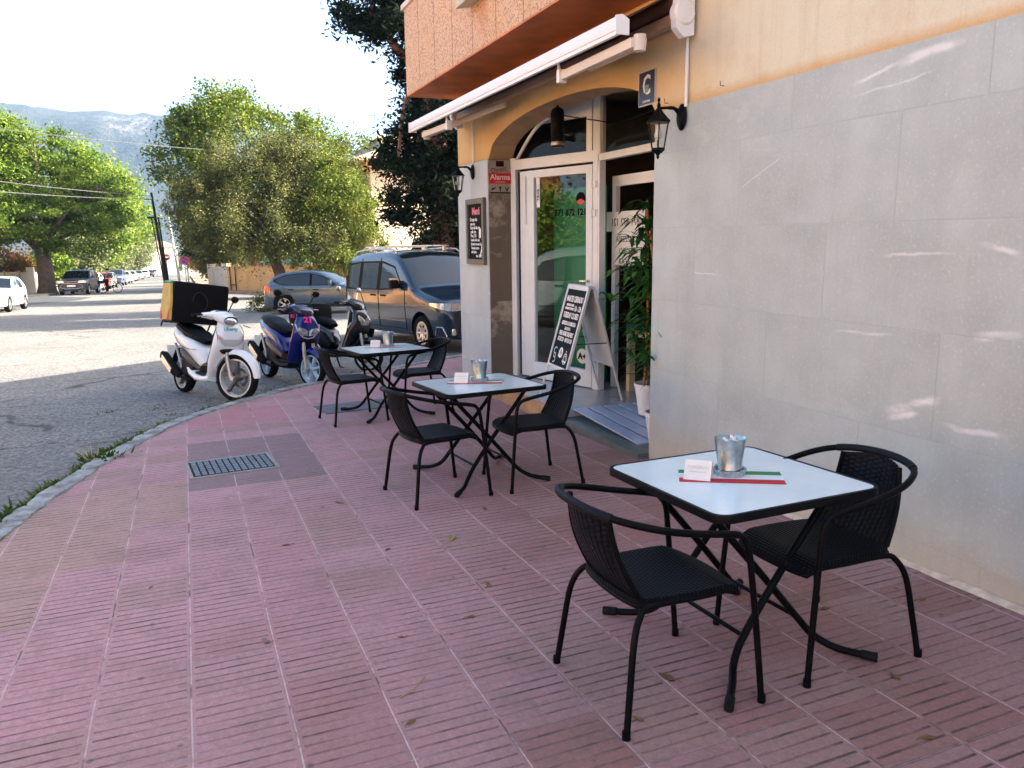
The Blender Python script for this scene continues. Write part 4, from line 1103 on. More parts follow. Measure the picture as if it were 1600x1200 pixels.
# ------------------------------------------------------------------ plants inside the entrance
M_BAMB = leaf_mat('lush strap leaves', (.010,.045,.010), (.030,.11,.016), (.10,.22,.035), .3, .4)
M_STEMB = pm('cane', (.30,.13,.04), .6, var=.3, vs=15)
M_POT = pm('white plastic pot', (.70,.71,.70), .4, var=.04)
M_SOIL = pm('potting soil', (.035,.024,.016), .95, var=.3, vs=30)
def tall_plant(M, label, h, n, seed, pot=True, spread=.32, zlo=.45, stems=4):
    rr = random.Random(seed)
    t = thing('potted_plant', label, 'plant', M)
    st = MB(); lf = MB()
    tops = []
    for k in range(stems):
        a = rr.uniform(0, 6.28); r = .05
        p = [(r*math.cos(a), r*math.sin(a), .2), (r*1.3*math.cos(a)+rr.uniform(-.05,.05), r*1.3*math.sin(a)+rr.uniform(-.05,.05), h*.5), (rr.uniform(-.12,.12), rr.uniform(-.12,.12), h*rr.uniform(.75,1))]
        sp = smooth_path(p, 5); st.tube(sp, .011, 6); tops.append(sp)
    st.build('stems', M_STEMB, t, smooth=60)
    for k in range(n):
        sp = rr.choice(tops); q = rr.choice(sp[2:]) + Vector((rr.gauss(0,spread*.35), rr.gauss(0,spread*.35), rr.uniform(-.1,.1)))
        if q.z < zlo: q.z = zlo+rr.uniform(0,.3)
        for m in range(rr.randint(4, 7)):
            a = rr.uniform(0, 6.28); L = rr.uniform(.16,.34); w = rr.uniform(.013,.024); up = rr.uniform(-.1,.75)
            d = Vector((math.cos(a), math.sin(a), up)).normalized(); s_ = Vector((-math.sin(a), math.cos(a), 0))*w
            p1 = q+d*L*.35+Vector((0,0,.01)); p2 = q+d*L*.7+Vector((0,0,-.02)); p3 = q+d*L+Vector((0,0,-.09*L/.25))
            lf.add([q, p1-s_, p1+s_, p2-s_*.9, p2+s_*.9, p3], [(0,1,2),(1,3,4,2),(3,5,4)])
    lf.build('leaves', M_BAMB, t, recalc=False)
    if pot:
        b = MB(); b.lathe([(0,0),(.095,0),(.135,.27),(.142,.27),(.142,.30),(.128,.30),(.125,.26),(0,.26)], 24); b.build('pot', M_POT, t, smooth=40)
        b = MB(); b.lathe([(0,.262),(.124,.262)], 16); b.build('soil', M_SOIL, t)
    return t
tall_plant(BT(.20, .13, .046), 'tall cane plant with strap leaves in a white pot beside the stone wall', 2.0, 85, 3, zlo=.55, spread=.30)
tall_plant(BT(.60, .95, .12), 'bushy green plant with long leaves behind the white potted plant', 2.0, 80, 8, zlo=.15, spread=.40)
# table and red pot inside
t = thing('cafe_table', 'cream framed table with a green top inside the café window', 'table', BT(1.35, 1.35, .118))
M_CRM = pm('cream lacquer', (.55,.50,.33), .4, var=.06)
b = MB(); b.span((-.35,-.40,.70), (.35,.70,.74)); b.build('table_top', pm('dark green top', (.02,.13,.085), .35), t)
for x in (-.31, .31):
    for y in (-.36, .66):
        b = MB(); b.span((x-.035,y-.035,0), (x+.035,y+.035,.70)); b.build('leg', M_CRM, t)
b = MB(); b.span((-.34,-.38,.62), (-.30,.68,.698)); b.span((.30,-.38,.62), (.34,.68,.698)); b.build('apron', M_CRM, t)
t = thing('cafe_chair', 'dark wooden chair inside the café behind the sandwich board', 'chair', BT(1.75, 1.9, .118, R(20)))
M_WD = pm('dark wood', (.05,.028,.015), .5, var=.3, vs=8)
b = MB(); b.span((-.2,-.2,.43), (.2,.2,.46)); b.build('seat', M_WD, t)
for x in (-.18,.18):
    for y in (-.18,.18):
        b = MB(); b.span((x-.018,y-.018,0), (x+.018,y+.018,.43 if x < 0 else .95)); b.build('leg', M_WD, t)
b = MB(); b.span((.165,-.16,.62), (.19,.16,.68)); b.span((.165,-.16,.78), (.19,.16,.92)); b.build('backrest', M_WD, t)

# ------------------------------------------------------------------ covers in the pavement, leaves, weeds
t = thing('manhole_cover', 'grey rectangular iron cover set in darker pavement tiles', 'manhole cover', Matrix.Translation((.225, 6.775, 0)) @ Matrix.Rotation(R(4.5), 4, 'Z'))
M_IRON = pm('blue grey iron', (.095,.105,.125), .5, .3, var=.25, vs=12, bump=.3, bs=90)
b = MB()
for k in range(8):
    for j in range(12): b.cbox((-.2805+j*.051, -.2205+k*.063, .0115), (.038,.047,.007), .002)
b.build('tread_pattern', pm('worn iron studs', (.15,.165,.19), .45, .3, var=.3, vs=14), t)
b = MB(); b.span((-.31,-.255,-.02), (.31,.255,.008)); b.build('plate', pm('dirty iron', (.05,.05,.055), .7, .2, var=.25, vs=12), t)
b = MB()
for (x0,x1,y0,y1) in ((-.345,.345,-.285,-.262),(-.345,.345,.262,.285),(-.345,-.318,-.262,.262),(.318,.345,-.262,.262)): b.span((x0,y0,-.02), (x1,y1,.009))
b.build('rim', pm('grey mortar rim', (.30,.27,.25), .8, var=.2, vs=10), t)
b = MB(); b.cbox((-.19,-.02,.013), (.05,.17,.003), .001); b.cbox((.20,.06,.013), (.05,.10,.003), .001); b.build('lifting_slot', M_DARK, t)
t = thing('drain_grate', 'dark rectangular pavement cover below the table by the scooters', 'manhole cover', Matrix.Translation((1.72, 8.98, 0)) @ Matrix.Rotation(R(6), 4, 'Z'))
b = MB(); b.span((-.42,-.27,-.02), (.42,.27,.007)); b.build('plate', pm('dark cover', (.10,.085,.095), .6, var=.25, vs=6, bump=.3), t)
b = MB()
for (x0,x1,y0,y1) in ((-.44,.44,-.29,-.272),(-.44,.44,.272,.29),(-.44,-.422,-.272,.272),(.422,.44,-.272,.272)): b.span((x0,y0,-.02), (x1,y1,.005))
b.build('rim', M_IRON, t)

M_DLEAF = pm('dry leaf', (.17,.085,.03), .8, var=.35, vs=25)
M_DLEAF2 = pm('yellowed leaf', (.30,.21,.05), .8, var=.3, vs=25)
LEAVES = [(.86,5.32,.075,1,'curled yellow dry leaf on the tiles before the sandwich board table'),(1.34,4.28,.085,1,'largest curled ochre leaf on the tiles between two tables'),(.42,4.62,.05,0,None),(1.72,4.72,.06,0,None),(1.30,3.55,.055,0,None),(.95,4.28,.04,0,None),(1.62,2.42,.075,0,None),(1.37,2.22,.04,0,None),(2.42,2.05,.05,0,None),(2.62,2.62,.05,0,None),(.62,2.55,.04,0,None),(2.2,1.72,.05,0,None),(1.1,3.25,.045,0,None),(1.95,3.6,.04,0,None),(2.85,3.15,.045,0,None),(.2,3.4,.03,0,None),(1.05,2.05,.035,0,None),(3.1,2.5,.05,0,None),(2.75,1.6,.06,0,None),(-.3,4.3,.03,0,None),(.75,3.2,.03,0,None)]
for i, (x, y, s_, y_, l) in enumerate(LEAVES):
    b = MB(); rr = random.Random(i); a = rr.uniform(0, 6.28)
    pts = [(-1,0,.05),(-.5,.35,.02),(.1,.42,.12),(.7,.25,.05),(1,0,.28),(.6,-.28,.10),(0,-.40,.22),(-.55,-.3,.05)]
    vs = [(px*s_*.6, py*s_*.6, abs(pz*s_*.55)+.002) for px, py, pz in pts]+[(0, 0, .004)]
    b.add(vs, [(k, (k+1) % 8, 8) for k in range(8)])
    b.tube([(s_*.6,0,s_*.16),(s_*.95,.01,.004)], .0015, 4)
    o = b.build('fallen_leaf', M_DLEAF2 if y_ else M_DLEAF, None, Matrix.Translation((x, y, 0)) @ Matrix.Rotation(a, 4, 'Z'), recalc=False)
    tag(o, l or 'small dry brown leaf lying on the pink pavement', 'leaf', 'dry leaves scattered on the pavement')
b = MB(); b.tube([(0,0,.004),(.06,.02,.012),(.13,.10,.006)], [.003,.0035,.002], 5); tag(b.build('twig', pm('dry twig', (.35,.22,.12), .8), None, Matrix.Translation((.62, 2.72, 0))), 'thin straw coloured dry twig lying alone on the pink pavement tiles', 'twig')

M_WEED = leaf_mat('kerb weeds', (.020,.045,.008), (.055,.10,.018), (.17,.18,.05), .3, .6)
def tufts(name, spots, seed, mat, hmin=.03, hmax=.10):
    rr = random.Random(seed); b = MB()
    for (x, y, rad, n, hk) in spots:
        for k in range(n):
            a = rr.uniform(0, 6.28); r = rad*math.sqrt(rr.random()); c = Vector((x+r*math.cos(a), y+r*math.sin(a), ROADZ))
            h = rr.uniform(hmin, hmax)*hk; w = rr.uniform(.004,.011)*(.6+hk*.4); l = rr.uniform(0, 6.28)
            d = Vector((math.cos(l)*.6, math.sin(l)*.6, 1)).normalized()*h; s_ = Vector((-math.sin(l), math.cos(l), 0))*w
            b.add([c-s_*.6, c+s_*.6, c+d*.6+s_, c+d*.6-s_, c+d+Vector((math.cos(l), math.sin(l), -.2))*h*.25], [(0,1,2,3),(3,2,4)])
    return b.build(name, mat, recalc=False)
rr = random.Random(21); sp = []
s = 0.0
while s < KL[-1]-20:
    p, d = KAT(s)
    if 3.5 < p.y < 13.5:
        nrm = Vector((-d.y, d.x)); off = rr.uniform(.07,.15)
        if rr.random() < (.95 if p.y < 8.6 else .75):
            sp.append((p.x+nrm.x*off, p.y+nrm.y*off, .05+rr.random()*.05, int(rr.uniform(20,50)), rr.uniform(.6,1.35)))
    s += .035
tag(tufts('kerb_weeds', sp, 5, M_WEED), 'low green weeds growing along the kerb', 'weeds', kind='stuff')
sp = [(rr.uniform(.4,3.2), 0, 0, 0, 0) for k in range(0)]
for k in range(420):
    s = rr.uniform(0, KL[-1]-20); p, d = KAT(s)
    if 9.6 < p.y < 12.6:
        nrm = Vector((-d.y, d.x)); off = abs(rr.gauss(0,.55))+.12
        sp.append((p.x+nrm.x*off, p.y+nrm.y*off, .10, int(rr.uniform(8,20)), rr.uniform(.12,.34)))
tag(tufts('roadside_grass', sp, 6, M_WEED), 'thin short grass in the gutter under the scooters', 'grass', kind='stuff')
t = thing('kerb_plant', 'leafy green weed growing over the broken kerb stones', 'weed', loc=(-.79, 7.62, ROADZ))
b = MB(); rr = random.Random(77)
for k in range(95):
    a = rr.uniform(0, 6.28); r = abs(rr.gauss(0,.09)); L = rr.uniform(.05,.13); w = L*.20
    q = Vector((r*math.cos(a)*1.6, r*math.sin(a), rr.uniform(.0,.06))); d = Vector((math.cos(a)*.8, math.sin(a)*.8, rr.uniform(.4,1.5))).normalized(); s_ = Vector((-math.sin(a), math.cos(a), 0))*w
    b.add([q, q+d*L*.5-s_, q+d*L, q+d*L*.5+s_], [(0,1,2,3)])
b.build('leaves', M_WEED, t, recalc=False)
b = MB()
for k in range(14):
    a = rr.uniform(0, 6.28); b.tube([(0,0,0),(math.cos(a)*.05-.12,math.sin(a)*.04,.08),(math.cos(a)*.10-.14,math.sin(a)*.08,rr.uniform(.12,.19))], .002, 4)
b.build('stalks', pm('straw stalk', (.40,.38,.16), .8), t)
# ------------------------------------------------------------------ vehicles
M_TYRE = pm('tyre rubber', (.018,.018,.018), .75, var=.25, vs=20)
M_RIM = pm('alloy silver', (.55,.56,.57), .28, .9, var=.05)
M_RIMD = pm('dull wheel grey', (.11,.105,.10), .5, .2, var=.3, vs=12)
M_CARG = None
def carglass(name, col=(.006,.009,.010)):
    if name in _M: return _M[name]
    m, nt, p = _nt(name)
    p.inputs['Base Color'].default_value = (*col, 1); p.inputs['Roughness'].default_value = .02
    p.inputs['Specular IOR Level'].default_value = .75
    _M[name] = m; return m
M_CARG = carglass('tinted car glass')
M_PLAST_B = pm('black car plastic', (.018,.018,.019), .55, var=.15, vs=30)
M_HEAD = pm('headlamp lens', (.62,.66,.68), .06, .35, var=.3, vs=30, coat=1)
M_TAIL = pm('tail lamp red', (.45,.008,.010), .12, var=.3, vs=20, coat=1)
M_AMB = pm('amber lens', (.65,.20,.02), .15)
M_PLATE = pm('number plate', (.75,.75,.72), .4)
M_CHROME = pm('chrome', (.50,.50,.51), .2, .8, var=.1, vs=10)
def paint(name, col, metal=.0, rough=.32):
    return pm('paint '+name, col, rough, metal, var=.05, vs=2, coat=.7, spec=.3)

def interp(tab, s):
    if s <= tab[0][0]: return tab[0][1]
    for (a, x), (b, y) in zip(tab, tab[1:]):
        if s <= b: return x+(y-x)*(s-a)/(b-a)
    return tab[-1][1]
def smooth_tab(tab, n=5):
    P = smooth_path([(a, 0, b) for a, b in tab], n)
    out = [(P[0].x, P[0].z)]
    for p in P[1:]:
        if p.x > out[-1][0]+1e-4: out.append((p.x, p.z))
    return out

class CarShape:
    """front at s=0, rear at s=L; local x = L/2 - s (front is +x), y left, z up"""
    def __init__(c, L, W, top, plan, belt, sill=.26, tumble=.26, rc=.13, crown=.03):
        c.L, c.W, c.belt, c.sill, c.tumble, c.rc, c.crown = L, W, belt, sill, tumble, rc, crown
        c.top = smooth_tab(top, 5); c.plan = smooth_tab(plan, 4)
    def h(c, s): return interp(c.top, s)
    def w(c, s): return interp(c.plan, s)
    def yz(c, s, z):
        """half width of the side surface at height z"""
        w = c.w(s); b = c.belt
        if z <= b:
            t = (z-c.sill)/(b-c.sill); k = .925+.075*math.sin(math.pi*min(1,max(0,t))**.75*.62+.25) if t > 0 else .93
            return w*min(1.0, k)
        return w*max(.5, .985-c.tumble*(z-b)/max(.4, 1.0))
    def ring(c, s):
        h = c.h(s); r = min(c.rc, max(.03, (h-c.sill)*.35)); x = c.L/2-s
        half = [(0, c.sill), (c.w(s)*.80, c.sill), (c.yz(s, c.sill+.05), c.sill+.05)]
        zs = h-r
        for k in range(1, 9):
            z = c.sill+.05+(zs-c.sill-.05)*k/8; half.append((c.yz(s, z), z))
        yt = c.yz(s, zs)
        for k in range(1, 5):
            a = math.pi/2*k/4; half.append((yt-r*1.15+r*1.15*math.cos(a), zs+r*math.sin(a)*(1-c.crown/r*.3 if r > .05 else 1)))
        yc = yt-r*1.15; zc = half[-1][1]
        for f in (.66, .33): half.append((yc*f, zc+c.crown*(1-f*f)))
        half.append((0, zc+c.crown))
        full = half+[(-y, z) for y, z in half[-2:0:-1]]
        return [(x, y, z) for y, z in full]
    def topz(c, s, y):
        h = c.h(s); r = min(c.rc, max(.03, (h-c.sill)*.35)); zs = h-r; yt = c.yz(s, zs); yc = yt-r*1.15
        zc = zs+r*(1-c.crown/r*.3 if r > .05 else 1); ay = abs(y)
        if ay <= yc: return zc+c.crown*(1-(ay/yc)**2)
        q = min(1, (ay-yc)/(r*1.15)); return zs+(zc-zs)*math.sqrt(max(0, 1-q*q))
    def stations(c):
        L = c.L; st = [0, .012*L, .03*L, .06*L]; st += [L*(.08+.84*k/30) for k in range(31)]; st += [.945*L, .97*L, .988*L, L]
        return st
    def side(c, s, z, off, sgn): return Vector((c.L/2-s, sgn*(c.yz(s, z)+off), z))

def boolean_cut(o, cutter):
    md = o.modifiers.new('cut', 'BOOLEAN'); md.operation = 'DIFFERENCE'; md.object = cutter; md.solver = 'EXACT'
    try: md.material_mode = 'TRANSFER'
    except Exception: pass
    bpy.context.view_layer.update()
    dg = bpy.context.evaluated_depsgraph_get()
    me = bpy.data.meshes.new_from_object(o.evaluated_get(dg))
    o.modifiers.clear(); old = o.data; o.data = me; bpy.data.meshes.remove(old)
    bpy.data.objects.remove(cutter)

def side_patch(c, quad, sgn, off=.005, n=7, m=4):
    """quad [(s,z) bl, br, tr, tl] laid on the flank"""
    vs = []
    for i in range(n+1):
        for j in range(m+1):
            u, v = i/n, j/m
            s = (quad[0][0]*(1-u)+quad[1][0]*u)*(1-v)+(quad[3][0]*(1-u)+quad[2][0]*u)*v
            z = (quad[0][1]*(1-u)+quad[1][1]*u)*(1-v)+(quad[3][1]*(1-u)+quad[2][1]*u)*v
            vs.append(c.side(s, z, off, sgn))
    fs = [(i*(m+1)+j, (i+1)*(m+1)+j, (i+1)*(m+1)+j+1, i*(m+1)+j+1) for i in range(n) for j in range(m)]
    return vs, fs
def poly_patch(c, lo, hi, sgn, off=.005, n=12):
    """between two (s,z) polylines with the same s range"""
    s0, s1 = lo[0][0], lo[-1][0]; vs = []
    for i in range(n+1):
        s = s0+(s1-s0)*i/n; a, b_ = interp(lo, s), interp(hi, s)
        for j in range(5): vs.append(c.side(s, a+(b_-a)*j/4, off, sgn))
    return vs, [(i*5+j, (i+1)*5+j, (i+1)*5+j+1, i*5+j+1) for i in range(n) for j in range(4)]
def top_patch(c, s0, s1, k0, k1, off=.005, n=8, m=12):
    vs = []
    for i in range(n+1):
        s = s0+(s1-s0)*i/n; k = k0+(k1-k0)*i/n; yw = c.yz(s, c.h(s)-min(c.rc, .12))*k
        ds = .01; slope = (c.h(s+ds)-c.h(s-ds))/(2*ds); nl = math.hypot(1, slope)
        for j in range(m+1):
            y = -yw+2*yw*j/m
            vs.append(Vector((c.L/2-s+off*slope/nl, y, c.topz(s, y)+off/nl)))
    return vs, [(i*(m+1)+j, (i+1)*(m+1)+j, (i+1)*(m+1)+j+1, i*(m+1)+j+1) for i in range(n) for j in range(m)]
def flank_line(b, c, pts, sgn, w=.006, off=.0025):
    P = [c.side(s, z, off, sgn) for s, z in smooth_path2(pts)]
    b.tube(P, w, 4)
def smooth_path2(pts):
    P = []
    for (a, b_), (c_, d) in zip(pts, pts[1:]):
        for k in range(6): P.append((a+(c_-a)*k/6, b_+(d-b_)*k/6))
    P.append(pts[-1]); return P

def wheel(parent, x, y, r, style, wname='wheel', wid=.19, M_R=None, sgn=1):
    """a wheel with its axis along y; outer face towards sgn*y"""
    Rm = Matrix.Rotation(R(-90)*sgn, 3, 'X')
    b = MB(); h = wid/2; ri = r*.66
    b.lathe([(ri,-h*.8),(r*.80,-h),(r*.93,-h*.95),(r*.985,-h*.7),(r,-h*.35),(r,h*.35),(r*.985,h*.7),(r*.93,h*.95),(r*.80,h),(ri,h*.8),(ri*.97,h*.6),(ri*.97,-h*.6),(ri,-h*.8)], 36, M=Rm)
    o = b.build(wname, M_TYRE, parent, Matrix.Translation((x, y, r)), smooth=35)
    q = MB(); mr = M_R or M_RIM
    q.lathe([(ri*.97,-h*.6),(ri*.97,h*.72),(ri*1.0,h*.86),(ri*.94,h*.86),(ri*.90,h*.6),(ri*.88,-.2*h)], 36, M=Rm)
    if style == 'five':
        for k in range(5):
            a = 2*math.pi*k/5
            for d in (-.13, .13):
                p0 = Vector((.15*ri*math.cos(a), .15*ri*math.sin(a), h*.62)); p1 = Vector((.93*ri*math.cos(a+d), .93*ri*math.sin(a+d), h*.70))
                v = p1-p0; cc = Rm @ ((p0+p1)/2); d1 = (Rm @ v).normalized(); zz = Rm @ Vector((0,0,1)); d2 = zz.cross(d1).normalized()
                q.cbox(cc, (v.length, ri*.11, h*.28), .006, M=Matrix((d1, d2, d1.cross(d2))).transposed())
        q.lathe([(0,h*.80),(.16*ri,h*.78),(.22*ri,h*.6),(.22*ri,0)], 16, M=Rm)
    elif style == 'cap':
        n = 8
        q.lathe([(0,h*.80),(.20*ri,h*.84),(.24*ri,h*.72),(.50*ri,h*.74)], 32, M=Rm)
        for k in range(n):
            a = 2*math.pi*k/n
            for rr0, rr1, ww in ((.22, .93, .20),):
                p0 = Vector((rr0*ri*math.cos(a), rr0*ri*math.sin(a), h*.72)); p1 = Vector((rr1*ri*math.cos(a), rr1*ri*math.sin(a), h*.80))
                v = p1-p0; cc = Rm @ ((p0+p1)/2); d1 = (Rm @ v).normalized(); zz = Rm @ Vector((0,0,1)); d2 = zz.cross(d1).normalized()
                q.cbox(cc, (v.length, ri*ww, h*.15), .006, M=Matrix((d1, d2, d1.cross(d2))).transposed())
        q.lathe([(.74*ri,h*.80),(.95*ri,h*.84)], 32, M=Rm)
    else:
        q.lathe([(0,h*.6),(.2*ri,h*.62),(.3*ri,h*.5),(.93*ri,h*.55)], 20, M=Rm)
        for k in range(6):
            a = 2*math.pi*k/6; p = Rm @ Vector((.6*ri*math.cos(a), .6*ri*math.sin(a), h*.62)); q.cbox(p, (ri*.5,ri*.12,.02) if abs(sgn)<0 else (ri*.16,.02,ri*.16), .004)
    q.build('rim', mr, o, smooth=35)
    d = MB(); d.lathe([(0,-.3*h),(ri*.9,-.3*h)], 20, M=Rm); d.build('wheel_well_disc', M_PLAST_B, o)
    return o

def car(name, label, cat, M, spec, group=None):
    c = spec['shape']; pt = spec['paint']
    t = thing(name, label, cat, M, group=group)
    b = MB(); b.loft([c.ring(s) for s in c.stations()]); body = b.build('body', [pt, M_PLAST_B], t)
    r = spec['r']; axles = spec['axles']
    cut = MB()
    for s in axles:
        for sgn in (1, -1):
            w = c.w(s)
            cut.lathe([(0,-.2),(r+.055,-.2),(r+.055,.2),(0,.2)], 32, M=Matrix.Rotation(R(90),3,'X'), o=(c.L/2-s, sgn*(w-.02), r+.015))
    if cut.v:
        co = cut.build('cutter', M_PLAST_B, t); co.data.materials.clear(); co.data.materials.append(pt); co.data.materials.append(M_PLAST_B)
        for p in co.data.polygons: p.material_index = 1
        boolean_cut(body, co)
        body.data.materials.clear(); body.data.materials.append(pt); body.data.materials.append(M_PLAST_B)
    body.data.polygons.foreach_set('use_smooth', [True]*len(body.data.polygons)); body.data.set_sharp_from_angle(angle=R(32))
    for s in axles:
        for sgn in (1, -1):
            wheel(t, c.L/2-s, sgn*(c.w(s)-.105), r, spec.get('wheel', 'five'), sgn=sgn, M_R=spec.get('rim'))
    gm = spec.get('glass', M_CARG)
    for (lo, hi) in spec['windows']:
        for sgn in (1, -1):
            b = MB(); b.add(*poly_patch(c, lo, hi, sgn)); b.build('window', gm, t, smooth=40)
    for (lo, hi) in spec.get('surround', []):
        for sgn in (1, -1):
            b = MB(); b.add(*poly_patch(c, lo, hi, sgn, .0025, 20)); b.build('window_surround', M_PLAST_B, t, smooth=40)
    ws = spec['windshield']; b = MB(); b.add(*top_patch(c, *ws)); b.build('windscreen', gm, t, smooth=40)
    if 'backlight' in spec: b = MB(); b.add(*top_patch(c, *spec['backlight'])); b.build('rear_window', gm, t, smooth=40)
    # shut lines
    b = MB()
    for ln in spec.get('lines', []):
        for sgn in (1, -1): flank_line(b, c, ln, sgn)
    if b.v: b.build('door_gap', M_PLAST_B, t)
    b = MB()
    for ln in spec.get('strips', []):
        for sgn in (1, -1): flank_line(b, c, ln, sgn, .018, .0)
    if b.v: b.build('side_strip', spec.get('strip_mat', M_PLAST_B), t, smooth=50)
    for (s, z) in spec.get('handles', []):
        for sgn in (1, -1):
            p = c.side(s, z, .012, sgn); b = MB(); b.cbox(p, (.19,.03,.035), .012); b.build('door_handle', spec.get('handle_mat', M_PLAST_B), t, smooth=40)
    if 'mirror' in spec:
        s, z = spec['mirror']
        for sgn in (1, -1):
            p = c.side(s, z, .11, sgn); b = MB(); b.cbox(p, (.10,.17,.17), .035); b.box(p+Vector((0,-.09*sgn,-.05)), (.05,.10,.04)); b.build('wing_mirror', spec.get('mirror_mat', pt), t, smooth=50)
    # lamps follow the body's corner
    def lamp(nm, mat_, s0, s1, z0, z1, grow=.008, z2=None):
        for sgn in (1, -1):
            b = MB(); vs, fs = side_patch(c, [(s0, z0), (s1, z0 if z2 is None else z2), (s1, z1), (s0, z1)], sgn, grow, 8, 3); b.add(vs, fs)
            # wrap across the end face
            xe = c.L/2-s0; y0 = c.yz(s0, (z0+z1)/2); e = (.012 if xe > 0 else -.012)
            b.add([(xe+e, sgn*(y0+grow), z0), (xe+e, sgn*(y0*.52), z0+.015), (xe+e, sgn*(y0*.60), z1-.005), (xe+e, sgn*(y0+grow), z1)], [(0,1,2,3)])
            b.build(nm, mat_, t, smooth=40)
    if 'head' in spec: lamp('headlight', M_HEAD, *spec['head'])
    if 'tail' in spec: lamp('tail_light', M_TAIL, *spec['tail'])
    # front face furniture
    xf, xr = c.L/2, -c.L/2
    if spec.get('grille'):
        z0, z1, k = spec['grille']; w = c.w(0)*k
        b = MB(); b.cbox((xf+.002, 0, (z0+z1)/2), (.02, 2*w, z1-z0), .008)
        b.build('grille', M_PLAST_B, t, smooth=40)
        b = MB(); b.box((xf+.014, 0, z1-.008), (.01, 2*w, .016)); b.box((xf+.014, 0, z0+.008), (.01, 2*w, .016)); b.build('grille_trim', M_CHROME, t)
    b = MB(); b.cbox((xf-.02, 0, spec['shape'].sill+.10), (.07, 1.5*c.w(0), .11), .015); b.build('bumper_insert', M_PLAST_B, t, smooth=40)
    b = MB(); b.cbox((xr+.02, 0, spec['shape'].sill+.10), (.06, 1.5*c.w(c.L), .12), .015); b.build('bumper_insert', M_PLAST_B, t, smooth=40)
    b = MB(); b.cbox((xf+.022, 0, spec.get('plate_f', .45)), (.012,.52,.11), .003); b.build('number_plate', M_PLATE, t)
    b = MB(); b.cbox((xr-.012, 0, spec.get('plate_r', .75)), (.012,.52,.11), .003); b.build('number_plate', M_PLATE, t)
    b = MB()
    for s in axles: b.tube([(c.L/2-s, -c.w(s)+.15, r), (c.L/2-s, c.w(s)-.15, r)], .04, 8)
    b.box((0,0,c.sill+.02), (c.L*.8, c.W*1.3, .06)); b.build('underbody', M_PLAST_B, t)
    return t

S = lambda *p: list(p)
# --- blue MPV by the corner
VAN = CarShape(4.42, .92, [(0,.62),(.03,.74),(.14,.86),(.45,.98),(.95,1.10),(1.12,1.16),(1.45,1.43),(1.80,1.68),(2.05,1.775),(2.5,1.83),(3.4,1.83),(4.0,1.79),(4.25,1.72),(4.36,1.58),(4.41,1.1),(4.42,.62)],
               [(0,.66),(.10,.78),(.35,.88),(.8,.915),(1.4,.92),(3.6,.92),(4.1,.90),(4.35,.84),(4.42,.76)], 1.07, .24, .20, .15)
v = dict(shape=VAN, paint=paint('metallic slate blue', (.012,.030,.058), .25, .22), r=.325, axles=(.86, 3.52), wheel='cap', windows=[
    ([(1.62,1.14),(1.95,1.125),(2.50,1.11)], [(1.62,1.17),(1.95,1.50),(2.50,1.60)]),
    ([(2.66,1.10),(3.38,1.10)], [(2.66,1.61),(3.38,1.61)]),
    ([(3.53,1.10),(4.12,1.12)], [(3.53,1.61),(4.12,1.56)])],
    surround=[([(1.55,1.125),(2.50,1.085),(4.20,1.085)], [(1.55,1.15),(1.95,1.535),(2.50,1.640),(3.45,1.645),(4.20,1.60)])], windshield=(1.16, 1.96, .93, .90), lines=[S((1.46,1.10),(1.44,.80),(1.42,.36)), S((2.58,1.70),(2.58,1.05),(2.55,.36)), S((3.46,1.70),(3.46,1.10),(3.20,.72),(3.02,.40)), S((1.42,.38),(3.0,.38)), S((1.10,1.10),(2.5,1.085),(4.2,1.085))],
    strips=[S((1.42,.52),(2.52,.53)), S((2.60,.53),(3.0,.54))], handles=[(2.36,.98),(2.80,.98)], mirror=(1.70,1.20), mirror_mat=M_PLAST_B,
    head=(.05,.52,.74,.88,.006,.84), tail=(4.40,4.27,.85,1.35), grille=(.42,.60,.62), plate_f=.38, strip_mat=paint('metallic slate blue', (0,0,0)))
VANDIR = (.215, -.977)
def place_car(f, h, spec, L, axle):
    """matrix for a car whose front axle touches ground at f, heading h"""
    a = math.atan2(h[1], h[0]); off = L/2-axle
    return Matrix.Translation((f[0]-h[0]*off, f[1]-h[1]*off, ROADZ)) @ Matrix.Rotation(a, 4, 'Z')
# near-side front wheel meets the road at (4.24,14.66): its axle centre lies .82 m further right
fc = Vector((4.24, 14.66))+Vector((-VANDIR[1], VANDIR[0]))*.86
va = math.atan2(VANDIR[1], VANDIR[0]); VS = 1.07; vo = (4.42/2-.86)*VS
van = car('parked_van', 'slate blue passenger van with roof rails parked at the street corner', 'van', Matrix.Translation((fc.x-VANDIR[0]*vo, fc.y-VANDIR[1]*vo, ROADZ)) @ Matrix.Rotation(va, 4, 'Z') @ Matrix.Scale(VS, 4), v)
for sgn in (1,-1):
    b = MB()
    P = [Vector((VAN.L/2-s, sgn*(VAN.yz(s, VAN.h(s)-.12)-.09), VAN.h(s)+.045)) for s in (2.05,2.2,2.8,3.4,3.9,4.05)]
    P[0].z -= .05; P[-1].z -= .05; b.tube(P, .018, 8); b.build('roof_rail', M_CHROME, van, smooth=50)
for s in (2.55, 3.45):
    b = MB(); b.cbox((VAN.L/2-s, 0, 1.925), (.06,1.42,.028), .008); b.box((VAN.L/2-s, .62, 1.88), (.07,.05,.08)); b.box((VAN.L/2-s, -.62, 1.88), (.07,.05,.08)); b.build('roof_bar', M_CHROME, van)
b = MB(); b.tube([(VAN.L/2-2.15, .2, 1.82),(VAN.L/2-2.45, .2, 2.05)], .005, 5); b.build('antenna', M_BLACK, van)
for y in (-.62,.62): b = MB(); b.cbox((VAN.L/2-.06, y, .38), (.08,.22,.12), .03); b.build('fog_light', M_HEAD, van, smooth=40)
